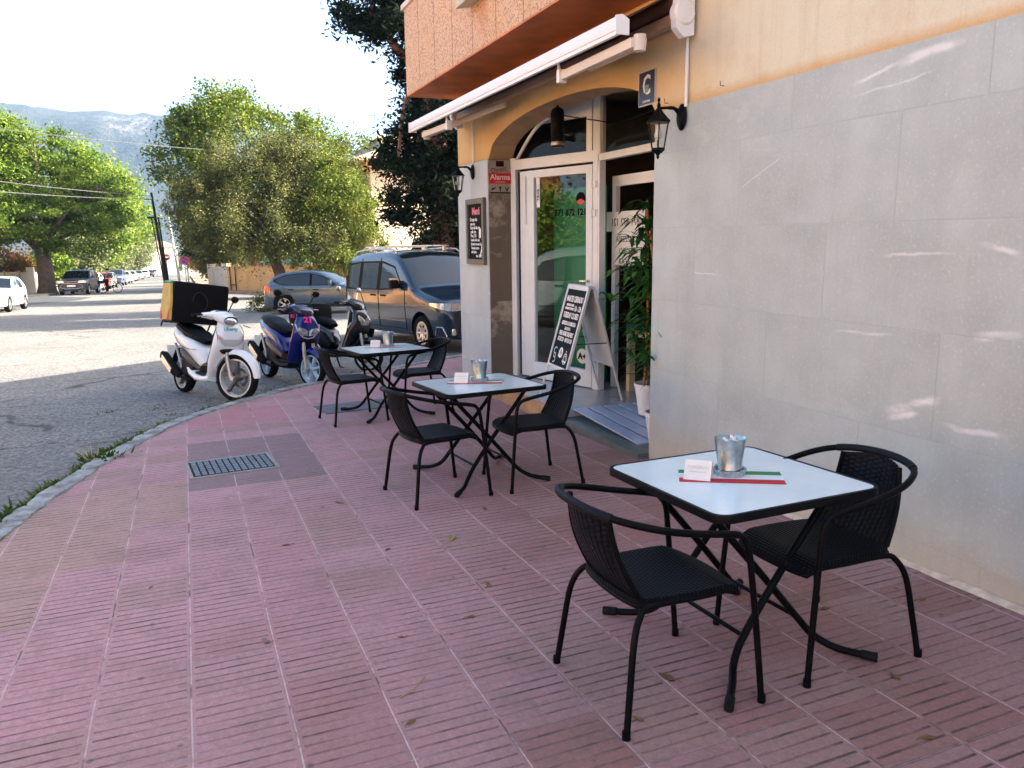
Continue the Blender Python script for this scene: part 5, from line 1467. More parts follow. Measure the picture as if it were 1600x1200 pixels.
for sgn in (1,-1): b = MB(); b.tube([VAN.side(s, z, .012, sgn) for s, z in ((.14,.30),(.20,.46),(.34,.46),(.40,.32))], .014, 6); b.build('fog_lamp_trim', M_CHROME, van, smooth=50)

# --- grey-blue hatchback beyond it
HAT = CarShape(4.24, .875, [(0,.52),(.04,.66),(.25,.76),(.8,.86),(1.35,.96),(1.50,1.0),(1.85,1.20),(2.20,1.37),(2.55,1.43),(3.0,1.43),(3.45,1.38),(3.78,1.28),(4.02,1.04),(4.18,.92),(4.22,.75),(4.24,.5)],
               [(0,.62),(.10,.74),(.4,.84),(.9,.872),(3.2,.875),(3.8,.85),(4.12,.78),(4.24,.66)], .93, .22, .38, .10)
h = dict(shape=HAT, paint=paint('metallic grey blue', (.075,.11,.15), .4, .25), r=.325, axles=(.80, 3.46), wheel='five', windows=[
    ([(1.72,.965),(2.45,.955)], [(1.72,1.00),(2.05,1.21),(2.45,1.31)]),
    ([(2.53,.955),(3.05,.96),(3.55,1.00),(3.72,1.09)], [(2.53,1.32),(2.95,1.32),(3.40,1.27),(3.72,1.15)])],
    surround=[([(1.64,.95),(2.5,.937),(3.55,.975),(3.82,1.10)], [(1.64,.98),(2.03,1.235),(2.5,1.34),(2.95,1.345),(3.45,1.29),(3.82,1.14)])], windshield=(1.52, 2.20, .94, .92), backlight=(3.62, 4.00, .90, .88), lines=[S((1.52,.94),(1.40,.75),(1.38,.34)), S((2.49,1.30),(2.48,.95),(2.46,.34)), S((3.50,.95),(3.20,.64),(2.98,.38)), S((1.4,.34),(2.98,.34)), S((1.5,.945),(3.9,.95))],
    strips=[S((1.35,.30),(3.0,.30))], handles=[(2.30,.80),(3.18,.82)], mirror=(1.78,1.02), head=(.05,.45,.60,.73), tail=(4.21,3.92,.72,.96), grille=(.50,.64,.5), plate_r=.70)
HD = Vector((.86,-.50)).normalized()
rc = Vector((3.19, 28.84))+Vector((-HD.y, HD.x))*.82
hm = Matrix.Translation((rc.x+HD.x*(3.46-2.12)*1.06, rc.y+HD.y*(3.46-2.12)*1.06, ROADZ)) @ Matrix.Rotation(math.atan2(HD.y, HD.x), 4, 'Z') @ Matrix.Scale(1.06, 4)
car('parked_hatchback', 'grey blue hatchback parked before the orange garden wall', 'car', hm, h)

# --- white car at the left edge
WH = CarShape(4.3, .87, [(0,.52),(.04,.68),(.3,.78),(.9,.88),(1.35,.95),(1.85,1.22),(2.2,1.40),(2.7,1.44),(3.3,1.40),(3.75,1.18),(3.95,1.04),(4.22,.98),(4.27,.75),(4.3,.5)],
              [(0,.64),(.10,.76),(.4,.85),(.9,.87),(3.4,.87),(4.1,.78),(4.3,.68)], .92, .22, .36, .10)
w_ = dict(shape=WH, paint=paint('white', (.75,.76,.77), 0, .3), r=.32, axles=(.82, 3.40), wheel='cap', windows=[
    ([(1.66,.96),(2.42,.95)], [(1.66,1.0),(2.0,1.22),(2.42,1.34)]), ([(2.50,.95),(3.30,.98)], [(2.50,1.34),(2.9,1.34),(3.30,1.22)])],
    windshield=(1.40, 2.14, .94, .90), backlight=(3.40,3.86,.9,.9), lines=[S((1.45,.92),(1.40,.34)), S((2.46,1.3),(2.45,.34)), S((3.34,.95),(3.0,.36))], handles=[(2.3,.80),(3.05,.81)], mirror=(1.70,1.0),
    head=(.05,.45,.62,.75), tail=(4.27,4.0,.70,.90), grille=(.52,.66,.5))
a0 = math.atan2(-2.9+.0, -.12)
car('parked_white_car', 'white car parked alone before the timber fence and white wall', 'car', Matrix.Translation((-8.0, 41.55, ROADZ)) @ Matrix.Rotation(R(-93), 4, 'Z') @ Matrix.Scale(1.06, 4), w_)

# --- black SUV, nose to the camera
SUV = CarShape(4.45, .93, [(0,.62),(.03,.86),(.15,.98),(.8,1.06),(1.25,1.12),(1.75,1.45),(2.1,1.63),(2.6,1.69),(3.5,1.67),(4.05,1.52),(4.35,1.12),(4.42,.85),(4.45,.55)],
               [(0,.78),(.08,.86),(.4,.92),(.9,.93),(3.6,.93),(4.2,.88),(4.45,.78)], 1.08, .27, .30, .12)
s_ = dict(shape=SUV, paint=pm('dusty black paint', (.014,.015,.017), .4, coat=.25), r=.36, axles=(.85, 3.55), wheel='five', windows=[([(1.6,1.13),(2.5,1.11)], [(1.6,1.18),(1.95,1.45),(2.5,1.57)]), ([(2.58,1.11),(4.0,1.18)], [(2.58,1.58),(3.3,1.57),(4.0,1.42)])],
    windshield=(1.28, 2.02, .95, .92), lines=[S((1.5,1.1),(1.45,.4)), S((2.54,1.5),(2.54,.4))], mirror=(1.66,1.2), head=(.02,.50,.82,.97), tail=(4.42,4.2,.8,1.1), grille=(.80,.92,.55), plate_f=.62)
suv = car('parked_suv', 'black off-road car parked nose to the camera under the big plane tree', 'car', Matrix.Translation((-7.32, 66.5, ROADZ)) @ Matrix.Rotation(R(-97), 4, 'Z') @ Matrix.Scale(1.05, 4), s_)
b = MB(); b.tube([(2.235,-.72,.55),(2.245,-.5,.78),(2.245,.5,.78),(2.235,.72,.55)], .022, 6); b.tube([(2.235,-.72,.55),(2.245,-.4,.42),(2.245,.4,.42),(2.235,.72,.55)], .022, 6); b.build('bumper_trim', M_CHROME, suv)

# --- the row beyond it and the light van across the street (seen in the door glass)
G = 'cars parked along the left kerb of the street'
base = dict(WH=w_, SUV=s_, HAT=h)
def far_car(kind, x, y, col, label, rot=-92, nm='parked_car', scl=1.05):
    sp = dict(base[kind]); sp['paint'] = col; sp['lines'] = []; 
    return car(nm, label, 'car', Matrix.Translation((x, y, ROADZ)) @ Matrix.Rotation(R(rot), 4, 'Z') @ Matrix.Scale(scl, 4), sp, G)
PW, PR, PB, PS = paint('white', (0,0,0)), paint('red', (.40,.03,.03), 0, .3), paint('dark blue', (.07,.10,.17), .4, .3), paint('silver', (.45,.46,.48), .6, .3)
r1 = far_car('WH', -7.35, 73.5, PW, 'white car directly behind the black off-road car')
r2 = far_car('HAT', -7.3, 79.5, PR, 'red hatchback among the white cars of the parked row')
r3 = far_car('WH', -7.25, 85.8, PS, 'silver car between the red hatchback and the dark blue one')
r4 = far_car('SUV', -7.15, 97.0, PB, 'dark blue off-road car showing its side wheel in the row of parked cars')
SCALE = Matrix.Scale(1.05, 4)
PL = lambda x, y, r: Matrix.Translation((x, y, ROADZ)) @ Matrix.Rotation(R(r), 4, 'Z') @ SCALE
dup(r1, PL(-7.35, 112, -93), 'white car facing the camera just past the dark blue off-road car')
dup(r1, PL(-7.45, 127, -92), 'second white car past the dark blue off-road car, partly hidden')
dup(r3, PL(-7.45, 146, -91), 'silver car halfway up the far end of the parked row')
dup(r1, PL(-7.5, 172, -91), 'tiny white car near the top of the street')
dup(r2, PL(-7.5, 196, -91), 'tiny red car near the top of the street')
dup(r3, PL(-7.6, 226, -91), 'tiniest silver car at the vanishing point of the street')

VL = dict(v); VL['paint'] = paint('grey green', (.16,.20,.20), .1, .3); VL['lines'] = v['lines'][:4]
car('parked_grey_van', 'grey green van parked in the street, mirrored in the café door glass', 'van', Matrix.Translation((-4.9, 12.3, ROADZ)) @ Matrix.Rotation(R(84), 4, 'Z'), VL)

# ------------------------------------------------------------------ scooters
M_SEAT = pm('black seat vinyl', (.014,.015,.020), .5, var=.2, vs=20)
M_SIL = pm('cast alloy', (.38,.38,.37), .4, .7, var=.12, vs=12)
M_ENG = pm('greasy engine casting', (.05,.048,.045), .6, .3, var=.3, vs=14)
M_INN = pm('grey inner plastic', (.045,.044,.042), .65, var=.2, vs=10)
M_MIR = pm('mirror glass', (.75,.78,.8), .03, 1, var=0)
def swheel(par, x, z, r, wid, spokes, rim_mat, yaw=0, rimr=.74, thick=.10):
    Rm = Matrix.Rotation(yaw, 3, 'Z') @ Matrix.Rotation(R(90), 3, 'X')
    h = wid/2; ri = r*rimr; b = MB()
    b.lathe([(ri,-h*.7),(r*.86,-h),(r*.95,-h*.75),(r,-h*.2),(r,h*.2),(r*.95,h*.75),(r*.86,h),(ri,h*.7),(ri*.98,0),(ri,-h*.7)], 40, M=Rm)
    o = b.build('wheel', M_TYRE, par, Matrix.Translation((x, 0, z)), smooth=40)
    q = MB(); q.lathe([(ri*1.01,-h*.72),(ri*1.03,h*.72),(ri*.93,h*.72),(ri*.90,h*.3),(ri*.90,-h*.3),(ri*.93,-h*.72),(ri*1.01,-h*.72)], 40, M=Rm); q.build('rim', pm('painted rim', (.50,.50,.49), .4, .1, var=.15, vs=8) if rim_mat is M_RIMD else rim_mat, o, smooth=40)
    q = MB()
    for k in range(spokes):
        a = 2*math.pi*(k+.25)/spokes
        p0 = Vector((.12*ri*math.cos(a), .12*ri*math.sin(a), 0)); p1 = Vector((.94*ri*math.cos(a), .94*ri*math.sin(a), 0)); v = p1-p0
        d1 = (Rm @ v).normalized(); zz = Rm @ Vector((0,0,1)); d2 = zz.cross(d1).normalized()
        q.cbox(Rm @ ((p0+p1)/2), (v.length, ri*thick*2, h*.9), .006, M=Matrix((d1, d2, d1.cross(d2))).transposed())
    q.lathe([(0,-h),(.18*ri,-h),(.22*ri,-.4*h),(.22*ri,.4*h),(.18*ri,h),(0,h)], 16, M=Rm); q.build('spokes', rim_mat, o, smooth=40)
    d = MB(); Rd = Rm; d.lathe([(.36*ri,-h*.9),(.52*ri,-h*.9),(.52*ri,-h*.82),(.36*ri,-h*.82),(.36*ri,-h*.9)], 24, M=Rd); d.build('brake_disc', pm('dark disc', (.10,.10,.10), .5, .3), o)
    return o

def scooter(name, label, M, P):
    t = thing(name, label, 'scooter', M)
    body, r, rr_ = P['body'], P['r'], P.get('rr', P['r'])
    xf, xr = .66, -.66
    st = R(P.get('steer', 0)); A0 = Vector((.50, 0, .80))      # steering axis passes here
    def T(p):                                                # steered parts turn about the (nearly vertical) steering head
        p = Vector(p)-A0; c, s = math.cos(st), math.sin(st); return Vector((p.x*c-p.y*s, p.x*s+p.y*c, p.z))+A0
    def turned(b): b.v = [tuple(T(p)) for p in b.v]; return b
    # wheels
    fw = T((xf, 0, r)); o = swheel(t, 0, r, r, P.get('tw', .10), P['spokes'], P['rim'], st, P.get('rimr', .74), P.get('thick', .10)); o.location = (fw.x, fw.y, r)
    swheel(t, xr, rr_, rr_, P.get('tw', .10)+.02, P['spokes'], P['rim'], 0, P.get('rimr', .74), P.get('thick', .10))
    b = MB()
    for y in (-.085, .085):
        b.tube([(.50, y*.7, .80), (.585, y, .50)], .022, 8); b.tube([(.575, y, .53), (xf-.02, y, r+.0)], .026, 8); b.lathe([(0,-.02),(.028,-.02),(.028,.02),(0,.02)], 10, M=Matrix.Rotation(R(90),3,'X'), o=(xf, y, r))
    turned(b).build('fork', M_SIL, t, smooth=40)
    b = MB(); n = 14; w = P.get('tw', .10)*.62+.012; secs = []
    a0, a1 = R(P.get('fend0', 20)), R(P.get('fend1', 165))
    for k in range(n+1):
        a = a0+(a1-a0)*k/n; f = math.sin(math.pi*min(1, .12+.88*k/n)**.8)
        ww = w*(.55+.45*min(1, 3.2*k/n)) ; ro = r+.035+.02*math.sin(math.pi*k/n)
        ring = []
        for j in range(9):
            q = -1+2*j/8; ring.append((xf+(ro-.055*abs(q)**2.5)*math.cos(a), ww*q, r+(ro-.055*abs(q)**2.5)*math.sin(a)))
        secs.append(ring)
    b.loft(secs, caps=False, closed=False)
    secs2 = [[(x*.985+xf*.015, y*.96, z-.006) for x, y, z in s_] for s_ in secs]; b.loft(secs2, caps=False, closed=False)
    turned(b).build('front_fender', P.get('fender', body), t, smooth=50, recalc=False)
    # front shield
    b = MB(); b.sweep([(.425,0,.985),(.505,0,.90),(.545,0,.79),(.53,0,.68),(.46,0,.56),(.385,0,.44),(.33,0,.33),(.24,0,.275)], [.085,.135,.185,.20,.20,.185,.165,.15], [.045,.062,.072,.072,.06,.05,.042,.04], 16, 2.6); b.build('front_shield', body, t, smooth=50)
    b = MB(); b.sweep([(.40,0,.94),(.43,0,.80),(.40,0,.62),(.33,0,.46),(.27,0,.34)], [.075,.15,.16,.15,.13], [.03,.035,.03,.03,.03], 14, 2.6); b.build('inner_shield', M_INN, t, smooth=50)
    b = MB(); b.sweep([(.60,0,.60),(.50,0,.66),(.42,0,.56),(.36,0,.40)], [.12,.14,.13,.11], [.03,.045,.045,.03], 12); b.build('wheel_arch_liner', M_DARK, t, smooth=50)
    # floor and sill
    b = MB(); b.sweep([(.33,0,.27),(.15,0,.245),(-.02,0,.25),(-.20,0,.30),(-.30,0,.36)], [.165,.175,.17,.16,.14], [.045,.045,.05,.06,.06], 14, 3); b.build('sill', P.get('sill', body), t, smooth=50)
    b = MB(); b.sweep([(.30,0,.315),(.12,0,.295),(-.06,0,.31)], [.14,.15,.14], [.014,.014,.014], 12, 4); b.build('floor_mat', M_INN, t, smooth=50)
    # tail
    b = MB(); b.sweep([(.02,0,.40),(-.06,0,.52),(-.20,0,.61),(-.42,0,.68),(-.66,0,.745),(-.86,0,.80)], [.10,.145,.165,.165,.135,.075], [.10,.13,.125,.115,.085,.045], 16, 2.6); b.build('tail_body', P.get('tail', body), t, smooth=50)
    b = MB(); b.sweep([(.0,0,.36),(-.16,0,.44),(-.40,0,.52),(-.55,0,.56)], [.11,.168,.165,.12], [.05,.065,.06,.05], 14, 3); b.build('side_panel', P.get('panel', M_INN), t, smooth=50)
    b = MB(); b.sweep([(.02,0,.685),(-.06,0,.725),(-.22,0,.765),(-.36,0,.785),(-.46,0,.83),(-.68,0,.865),(-.80,0,.86)], [.07,.115,.145,.155,.15,.12,.06], [.03,.05,.06,.06,.06,.05,.03], 16, 2.8); b.build('seat', M_SEAT, t, smooth=50)
    b = MB(); b.sweep([(-.80,0,.77),(-.885,0,.80)], [.085,.05], [.04,.025], 10); b.build('tail_light', M_TAIL, t, smooth=50)
    # engine, exhaust, stand
    b = MB(); b.sweep([(-.12,.06,.30),(-.40,.08,.32),(-.68,.09,.30)], [.06,.065,.05], [.09,.10,.09], 12, 3); b.cbox((-.30,-.02,.36), (.34,.24,.20), .03); b.tube([(-.30,0,.33),(-.30,0,.48)], .07, 10); b.build('engine', M_ENG, t, smooth=40)
    b = MB(); b.tube([(-.18,-.08,.24),(-.28,-.14,.20),(-.45,-.17,.24)], .02, 8); b.tube([(-.42,-.175,.24),(-.50,-.185,.28),(-.86,-.19,.47),(-.92,-.19,.50)], [.035,.062,.062,.03], 12); ex = b.build('exhaust', M_DARK, t, smooth=50)
    b = MB(); d = Vector((-.36,0,.19)).normalized(); up = Vector((.19,0,.36)).normalized(); b.cbox((-.67,-.245,.372), (.33,.012,.085), .005, M=Matrix((d, Vector((0,1,0)), up)).transposed()); b.build('heat_shield', M_CHROME, ex)
    b = MB(); b.tube([(-.45,.13,.32),(-.70,.12,.62)], .026, 8); b.tube([(-.45,-.13,.34),(-.68,-.12,.64)], .018, 8); b.build('shock_absorber', M_SIL, t, smooth=40)
    b = MB(); b.sweep([(-.38,0,.50),(-.58,0,.58),(-.80,0,.56),(-.98,0,.36)], [.075,.075,.07,.06], [.02,.02,.018,.012], 10, 3); b.build('rear_mudguard', M_DARK, t, smooth=50)
    b = MB(); b.tube([(-.05,.10,.24),(-.10,.26,.04),(-.02,.28,.012)], .013, 7); b.build('side_stand', M_DARK, t, smooth=40)
    b = MB(); b.box((-.985,0,.52), (.012,.20,.16), ry=R(-18)); b.build('number_plate', M_PLATE, t)
    # headset
    b = MB(); b.sweep([(.28,0,1.03),(.36,0,1.045),(.45,0,1.02),(.52,0,.965),(.54,0,.93)], [.10,.155,.16,.125,.07], [.035,.055,.065,.055,.03], 16, 2.5)
    for sgn in (1,-1): b.tube([(.37,.12*sgn,1.03),(.33,.24*sgn,1.035)], [.05,.03], 10)
    turned(b).build('headset', P.get('headset', body), t, smooth=50)
    for sgn in (1,-1):
        b = MB(); b.tube([(.33,.22*sgn,1.035),(.29,.36*sgn,1.03)], .017, 9); turned(b).build('grip', M_DARK, t, smooth=40)
        b = MB(); b.tube([(.36,.21*sgn,1.03),(.40,.24*sgn,1.025),(.36,.35*sgn,1.02)], .007, 6); turned(b).build('brake_lever', M_SIL, t, smooth=40)
        if sgn in P.get('mirrors', (1,-1)):
            b = MB(); b.tube([(.36,.17*sgn,1.06),(.34,.25*sgn,1.15),(.33,.30*sgn,1.20)], .007, 6); b.lathe([(0,-.012),(.045,-.012),(.058,.0),(.05,.014),(0,.02)], 14, M=Matrix.Rotation(R(90),3,'Y') @ Matrix.Diagonal((.75,1.15,1)), o=(.33,.33*sgn,1.235)); turned(b).build('mirror', P.get('mir', M_DARK), t, smooth=50)
    b = MB(); b.sweep([(.40,0,1.085),(.48,0,1.035)], [.10,.10], [.018,.012], 10); turned(b).build('dash_cowl', P.get('cowl', M_DARK), t, smooth=50)
    P['front'](t, turned)
    return t

LENS = pm('clear scooter lens', (.30,.34,.36), .08, .5, var=.6, vs=30, coat=1)
SW = paint('scooter white', (.74,.76,.76), 0, .3)
def white_front(t, turned):
    b = MB(); b.loft([[(.545+.045*math.sin(f), .112*math.cos(f)*math.cos(a), .978-.03*math.sin(f)+.045*math.cos(f)*math.sin(a)) for a in [2*math.pi*k/18 for k in range(18)]] for f in (0,.4,.8,1.2,1.5)]); turned(b).build('headlight', LENS, t, smooth=50)
    b = MB(); b.tube([(.552,.112*math.cos(a),.978+.046*math.sin(a)) for a in [2*math.pi*k/20 for k in range(20)]], .006, 5, closed=True); b.sweep([(.545,0,.945),(.552,0,.925)], [.06,.045], [.010,.008], 10); turned(b).build('headlight_trim', M_DARK, t, smooth=50)
    b = MB()
    for sgn in (1,-1):
        b.tube(smooth_path([(.50,.155*sgn,.93),(.565,.172*sgn,.86),(.59,.165*sgn,.78),(.575,.15*sgn,.70)],4), .0035, 4)
        b.tube(smooth_path([(-.02,.150*sgn,.60),(-.25,.172*sgn,.60),(-.50,.166*sgn,.66),(-.78,.10*sgn,.76)],4), .004, 4)
        b.tube(smooth_path([(.36,.192*sgn,.44),(.42,.192*sgn,.54),(.50,.196*sgn,.66)],4), .0035, 4)
    b.build('panel_gap', M_DARK, t)
    b = MB(); b.sweep([(.612,0,.755),(.607,0,.70),(.575,0,.655)], [.15,.12,.05], [.012,.014,.01], 14, 2.2); b.build('front_reflector', pm('grey reflector', (.50,.52,.53), .2), t, smooth=50)
    for sgn in (1,-1):
        b = MB(); b.sweep([(.575,.145*sgn,.80),(.60,.13*sgn,.765),(.605,.095*sgn,.73)], [.02,.028,.02], [.02,.02,.014], 10); b.build('turn_signal', pm('pinkish signal lens', (.55,.33,.36), .15, var=.4, vs=40), t, smooth=50)
    merge_text([('Liberty', .062, 0, 0, 'CENTER', 1, .001)], pm('teal script', (.02,.30,.33), .4), t, facing((.595,0,.865), (0,1,0), (-.42,0,.91)))
    b = MB(); b.tube([(.50,.20,.93),(.54,.28,.90)], .005, 5); b.build('stalk', M_DARK, t)
W_ = dict(body=SW, r=.295, rr=.25, tw=.11, spokes=5, rim=M_RIMD, steer=24, front=white_front, sill=SW, panel=pm('olive brown panel', (.075,.062,.045), .6), mirrors=(1,), fend0=4, fend1=158, thick=.065, rimr=.78, cowl=pm('navy cowl', (.02,.03,.07), .2))
h1 = Vector((.40, -.917)); sm = 1.06
ws = scooter('delivery_scooter', 'white delivery scooter carrying a big black and yellow box', Matrix.Translation((.42-h1.x*.66*sm, 10.44-h1.y*.66*sm, ROADZ)) @ Matrix.Rotation(math.atan2(h1.y, h1.x), 4, 'Z') @ Matrix.Rotation(R(-6), 4, 'X') @ Matrix.Scale(sm, 4), W_)
# delivery box on a rack
BX = Matrix.Translation((-.52, .07, .905)) @ Matrix.Rotation(R(-10), 4, 'Z') @ Matrix.Rotation(R(-3), 4, 'X')
b = MB(); x0, x1, y0, y1, z1 = -.29, .27, -.36, .33, .60
M_BOXK = pm('black coated fabric', (.010,.010,.011), .55, var=.2, vs=14, bump=.1, bs=20)
b.cbox((0,-.015,.26), (.50,.68,.52), .045); box = b.build('delivery_box', M_BOXK, ws, BX, smooth=50)
b = MB(); prof = [(-.235,.025),(.225,.025),(.228,.27),(.18,.49),(-.20,.49),(-.238,.27)]
b.prism(prof, -.385, -.352, 'xz'); b.build('side_flap', pm('ochre yellow fabric', (.52,.35,.085), .7, var=.12, vs=6, stain=(.35,.22,.05), sscale=4), box)
for (px, s1) in ((-.236,1),(.226,-1)): b = MB(); b.prism([(px,.025),(px+.13*s1,.025),(px,.17)], -.390, -.3855, 'xz'); b.build('red_corner', pm('red patch', (.50,.02,.02), .6), box)
b = MB(); b.cbox((-.01,-.335,.512), (.40,.07,.022), .008); b.build('teal_edge', pm('teal band', (.02,.33,.33), .6), box)
b = MB(); b.tube(smooth_path([(.253,-.02,.10),(.268,.04,.20),(.262,.06,.30),(.258,-.02,.40),(.256,-.10,.37),(.256,-.12,.28)], 5), .006, 6); b.build('strap', M_INN, box, smooth=50)
b = MB()
for y in (-.20,.20): b.tube([(-.30,y*.6,.80),(-.38,y,.91),(-.90,y,.93),(-.93,y*1.05,.86)], .011, 7)
for x in (-.42,-.62,-.82): b.tube([(x,-.22,.915),(x,.22,.915)], .010, 6)
b.build('rack', M_BLACK, ws)

SB = paint('scooter blue', (.004,.010,.15), 0, .25)
def blue_front(t, turned):
    for sgn in (1,-1):
        b = MB(); b.sweep([(.575,.10*sgn,.80),(.615,.085*sgn,.74),(.61,.05*sgn,.68)], [.035,.075,.045], [.018,.022,.016], 12, 2.2); b.build('headlight', LENS, t, smooth=50)
    b = MB()
    for sgn in (1,-1): b.tube([(.57,.17*sgn,.83),(.60,.15*sgn,.74),(.60,.07*sgn,.655),(.60,0,.64)], .009, 6)
    b.build('headlight_trim', pm('silver trim', (.60,.62,.64), .3, .4), t, smooth=50)
    merge_text([('21', .11, 0, 0, 'CENTER', 1.1, .006)], pm('magenta sticker', (.75,.02,.25), .5), t, facing((.604,.0,.86), (0,1,0), (-.42,0,.91)))
    b = MB(); b.cbox((.40,-.13,.93), (.03,.05,.05), .01); b.build('pink_tag', pm('magenta sticker', (0,0,0)), t, smooth=50)
B_ = dict(body=SB, r=.235, rr=.235, tw=.11, spokes=6, rim=pm('pale blue rim', (.38,.55,.68), .4, var=.05), steer=16, front=blue_front, sill=M_SEAT, panel=pm('copper brown panel', (.16,.085,.05), .4), tail=SB, headset=paint('scooter blue black', (.010,.012,.05), 0, .25), fend0=48, fend1=140, thick=.075, rimr=.80)
h2 = Vector((.30, -.954))
bs = scooter('blue_scooter', 'blue scooter with pale blue wheels and a pink sticker', Matrix.Translation((1.50-h2.x*.66*sm, 11.25-h2.y*.66*sm, ROADZ)) @ Matrix.Rotation(math.atan2(h2.y, h2.x), 4, 'Z') @ Matrix.Rotation(R(-5), 4, 'X') @ Matrix.Scale(sm, 4), B_)
SK = paint('scooter black', (.012,.014,.018), 0, .22)
def black_front(t, turned):
    for sgn in (1,-1):
        b = MB(); b.sweep([(.57,.085*sgn,.84),(.62,.07*sgn,.77),(.615,.04*sgn,.70)], [.04,.065,.035], [.018,.02,.014], 12, 2.2); b.build('headlight', LENS, t, smooth=50)
    b = MB()
    for sgn in (1,-1):
        b.tube([(.44,.135*sgn,.97),(.52,.165*sgn,.90)], .008, 5); b.tube([(.10,.172*sgn,.30),(-.12,.172*sgn,.34),(-.26,.17*sgn,.50)], .008, 5); b.tube([(.52,.20*sgn,.74),(.46,.21*sgn,.66)], .008, 5)
    b.build('silver_decal', pm('silver trim', (0,0,0)), t)
K_ = dict(body=SK, r=.235, rr=.235, tw=.11, spokes=5, rim=M_RIMD, steer=14, front=black_front, panel=M_SEAT, fender=SK, mir=M_CHROME, fend0=40, fend1=145, thick=.12, rimr=.78)
h3 = Vector((.62, -.785))
ks = scooter('black_scooter', 'black scooter between the blue scooter and the van', Matrix.Translation((2.55-h3.x*.66*sm, 12.28-h3.y*.66*sm, ROADZ)) @ Matrix.Rotation(math.atan2(h3.y, h3.x), 4, 'Z') @ Matrix.Rotation(R(-5), 4, 'X') @ Matrix.Scale(sm, 4), K_)
b = MB(); b.cbox((-.50,.02,.86), (.50,.50,.36), .12); b.build('top_case', M_SEAT, ks, smooth=50)
# ------------------------------------------------------------------ trees
NP = np.random.default_rng(7)
def leaf_mesh(name, centres, size, mat, parent, aspect=.5, droop=0, kite=True):
    """many small leaf faces at given points"""
    n = len(centres)
    d = NP.normal(size=(n, 3)); d[:, 2] = d[:, 2]*.7-droop; d /= np.linalg.norm(d, axis=1)[:, None]+1e-9
    e = NP.normal(size=(n, 3)); e -= d*(e*d).sum(1)[:, None]; e /= np.linalg.norm(e, axis=1)[:, None]+1e-9
    L = size*NP.uniform(.6, 1.4, n)[:, None]; W = L*aspect
    v = np.stack([centres-d*L*.5, centres-e*W*.5+d*L*.02, centres+d*L*.5, centres+e*W*.5+d*L*.02], 1).reshape(-1, 3)
    me = bpy.data.meshes.new(name)
    me.vertices.add(4*n); me.loops.add(4*n); me.polygons.add(n)
    me.vertices.foreach_set('co', v.astype(np.float32).ravel())
    me.loops.foreach_set('vertex_index', np.arange(4*n, dtype=np.int32))
    me.polygons.foreach_set('loop_start', np.arange(0, 4*n, 4, dtype=np.int32))
    me.materials.append(mat); me.update(); me.validate()
    o = bpy.data.objects.new(name, me); COL.objects.link(o); o.parent = parent
    return o
def crown_points(blobs, nclump, per, cr, flat=.75, shell=.55):
    """clumps of leaves scattered through ellipsoid lobes, denser towards the outside"""
    vol = np.array([b[3]*b[4]*b[5] for b in blobs])**.75; vol /= vol.sum(); out = []; cl = []
    for _ in range(nclump):
        b = blobs[NP.choice(len(blobs), p=vol)]
        u = NP.normal(size=3); u /= np.linalg.norm(u); r = NP.uniform(shell, 1.0)**.6*NP.uniform(.86,1.20)
        c = np.array(b[:3])+u*r*np.array(b[3:6]); cl.append(c)
        m = int(per*NP.uniform(.5, 1.5)); k = cr*NP.uniform(.4, 1.5)
        out.append(c+NP.normal(size=(m, 3))*np.array([k, k, k*flat])*.55)
    return np.concatenate(out), cl
def tree(name, label, cat, base, blobs, leaf, bark, nclump, per, cr, size, trunk_r, trunk_h, group=None, limbs=9, aspect=.5, shell=.55, seed=1, lean=(0,0), droop=0, flat=.75):
    """blobs are in metres relative to the base"""
    rr = random.Random(seed)
    t = thing(name, label, cat, loc=base, group=group)
    P, cl = crown_points(blobs, nclump, per, cr, flat=flat, shell=shell)
    leaf_mesh('crown', P, size, leaf, t, aspect, droop)
    b = MB(); top = Vector((lean[0], lean[1], trunk_h))
    tp = smooth_path([(0,0,-.2),(lean[0]*.25+.05,lean[1]*.25,trunk_h*.35),(lean[0]*.6-.05,lean[1]*.6+.05,trunk_h*.7),top], 4)
    k = len(tp); b.tube(tp, [trunk_r*(1.35 if i == 0 else 1.12 if i == 1 else 1-.35*i/k) for i in range(k)], 10)
    b.build('trunk', bark, t, smooth=60)
    lb = MB()
    for i in range(limbs):
        c = Vector(rr.choice(cl)); bl = blobs[i % len(blobs)]
        c = Vector(bl[:3])+Vector((rr.uniform(-.6,.6)*bl[3], rr.uniform(-.6,.6)*bl[4], rr.uniform(-.3,.6)*bl[5]))
        st = tp[rr.randint(int(k*.6), k-1)]; mid = st.lerp(c, .5)+Vector((rr.uniform(-.3,.3), rr.uniform(-.3,.3), .25))
        sp = smooth_path([st, mid, c], 4); r0 = trunk_r*rr.uniform(.30,.5); lb.tube(sp, [r0*(1-.8*j/len(sp)) for j in range(len(sp))], 6)
        for q in range(3):
            s0 = sp[rr.randint(3, len(sp)-1)]; e = s0+Vector((rr.uniform(-1,1), rr.uniform(-1,1), rr.uniform(-.2,.9)))*max(.8, bl[3]*.45)
            lb.tube([s0, s0.lerp(e,.5)+Vector((0,0,.1)), e], [r0*.35, r0*.22, r0*.08], 5)
    lb.build('limbs', bark, t, smooth=60)
    return t
BARK = pm('grey brown bark', (.09,.065,.045), .9, var=.35, vs=5, bump=.5, bs=12)
BARKR = pm('reddish bark', (.17,.075,.04), .9, var=.35, vs=5, bump=.5, bs=10)
L_PLANE = leaf_mat('plane tree leaves', (.030,.062,.009), (.11,.18,.022), (.26,.34,.06), .36, .6)
L_OLIVE = leaf_mat('olive leaves', (.034,.044,.014), (.095,.108,.038), (.21,.215,.085), .24, .7)
L_OAK = leaf_mat('dark evergreen leaves', (.012,.030,.008), (.030,.062,.015), (.085,.12,.03), .25, .5)
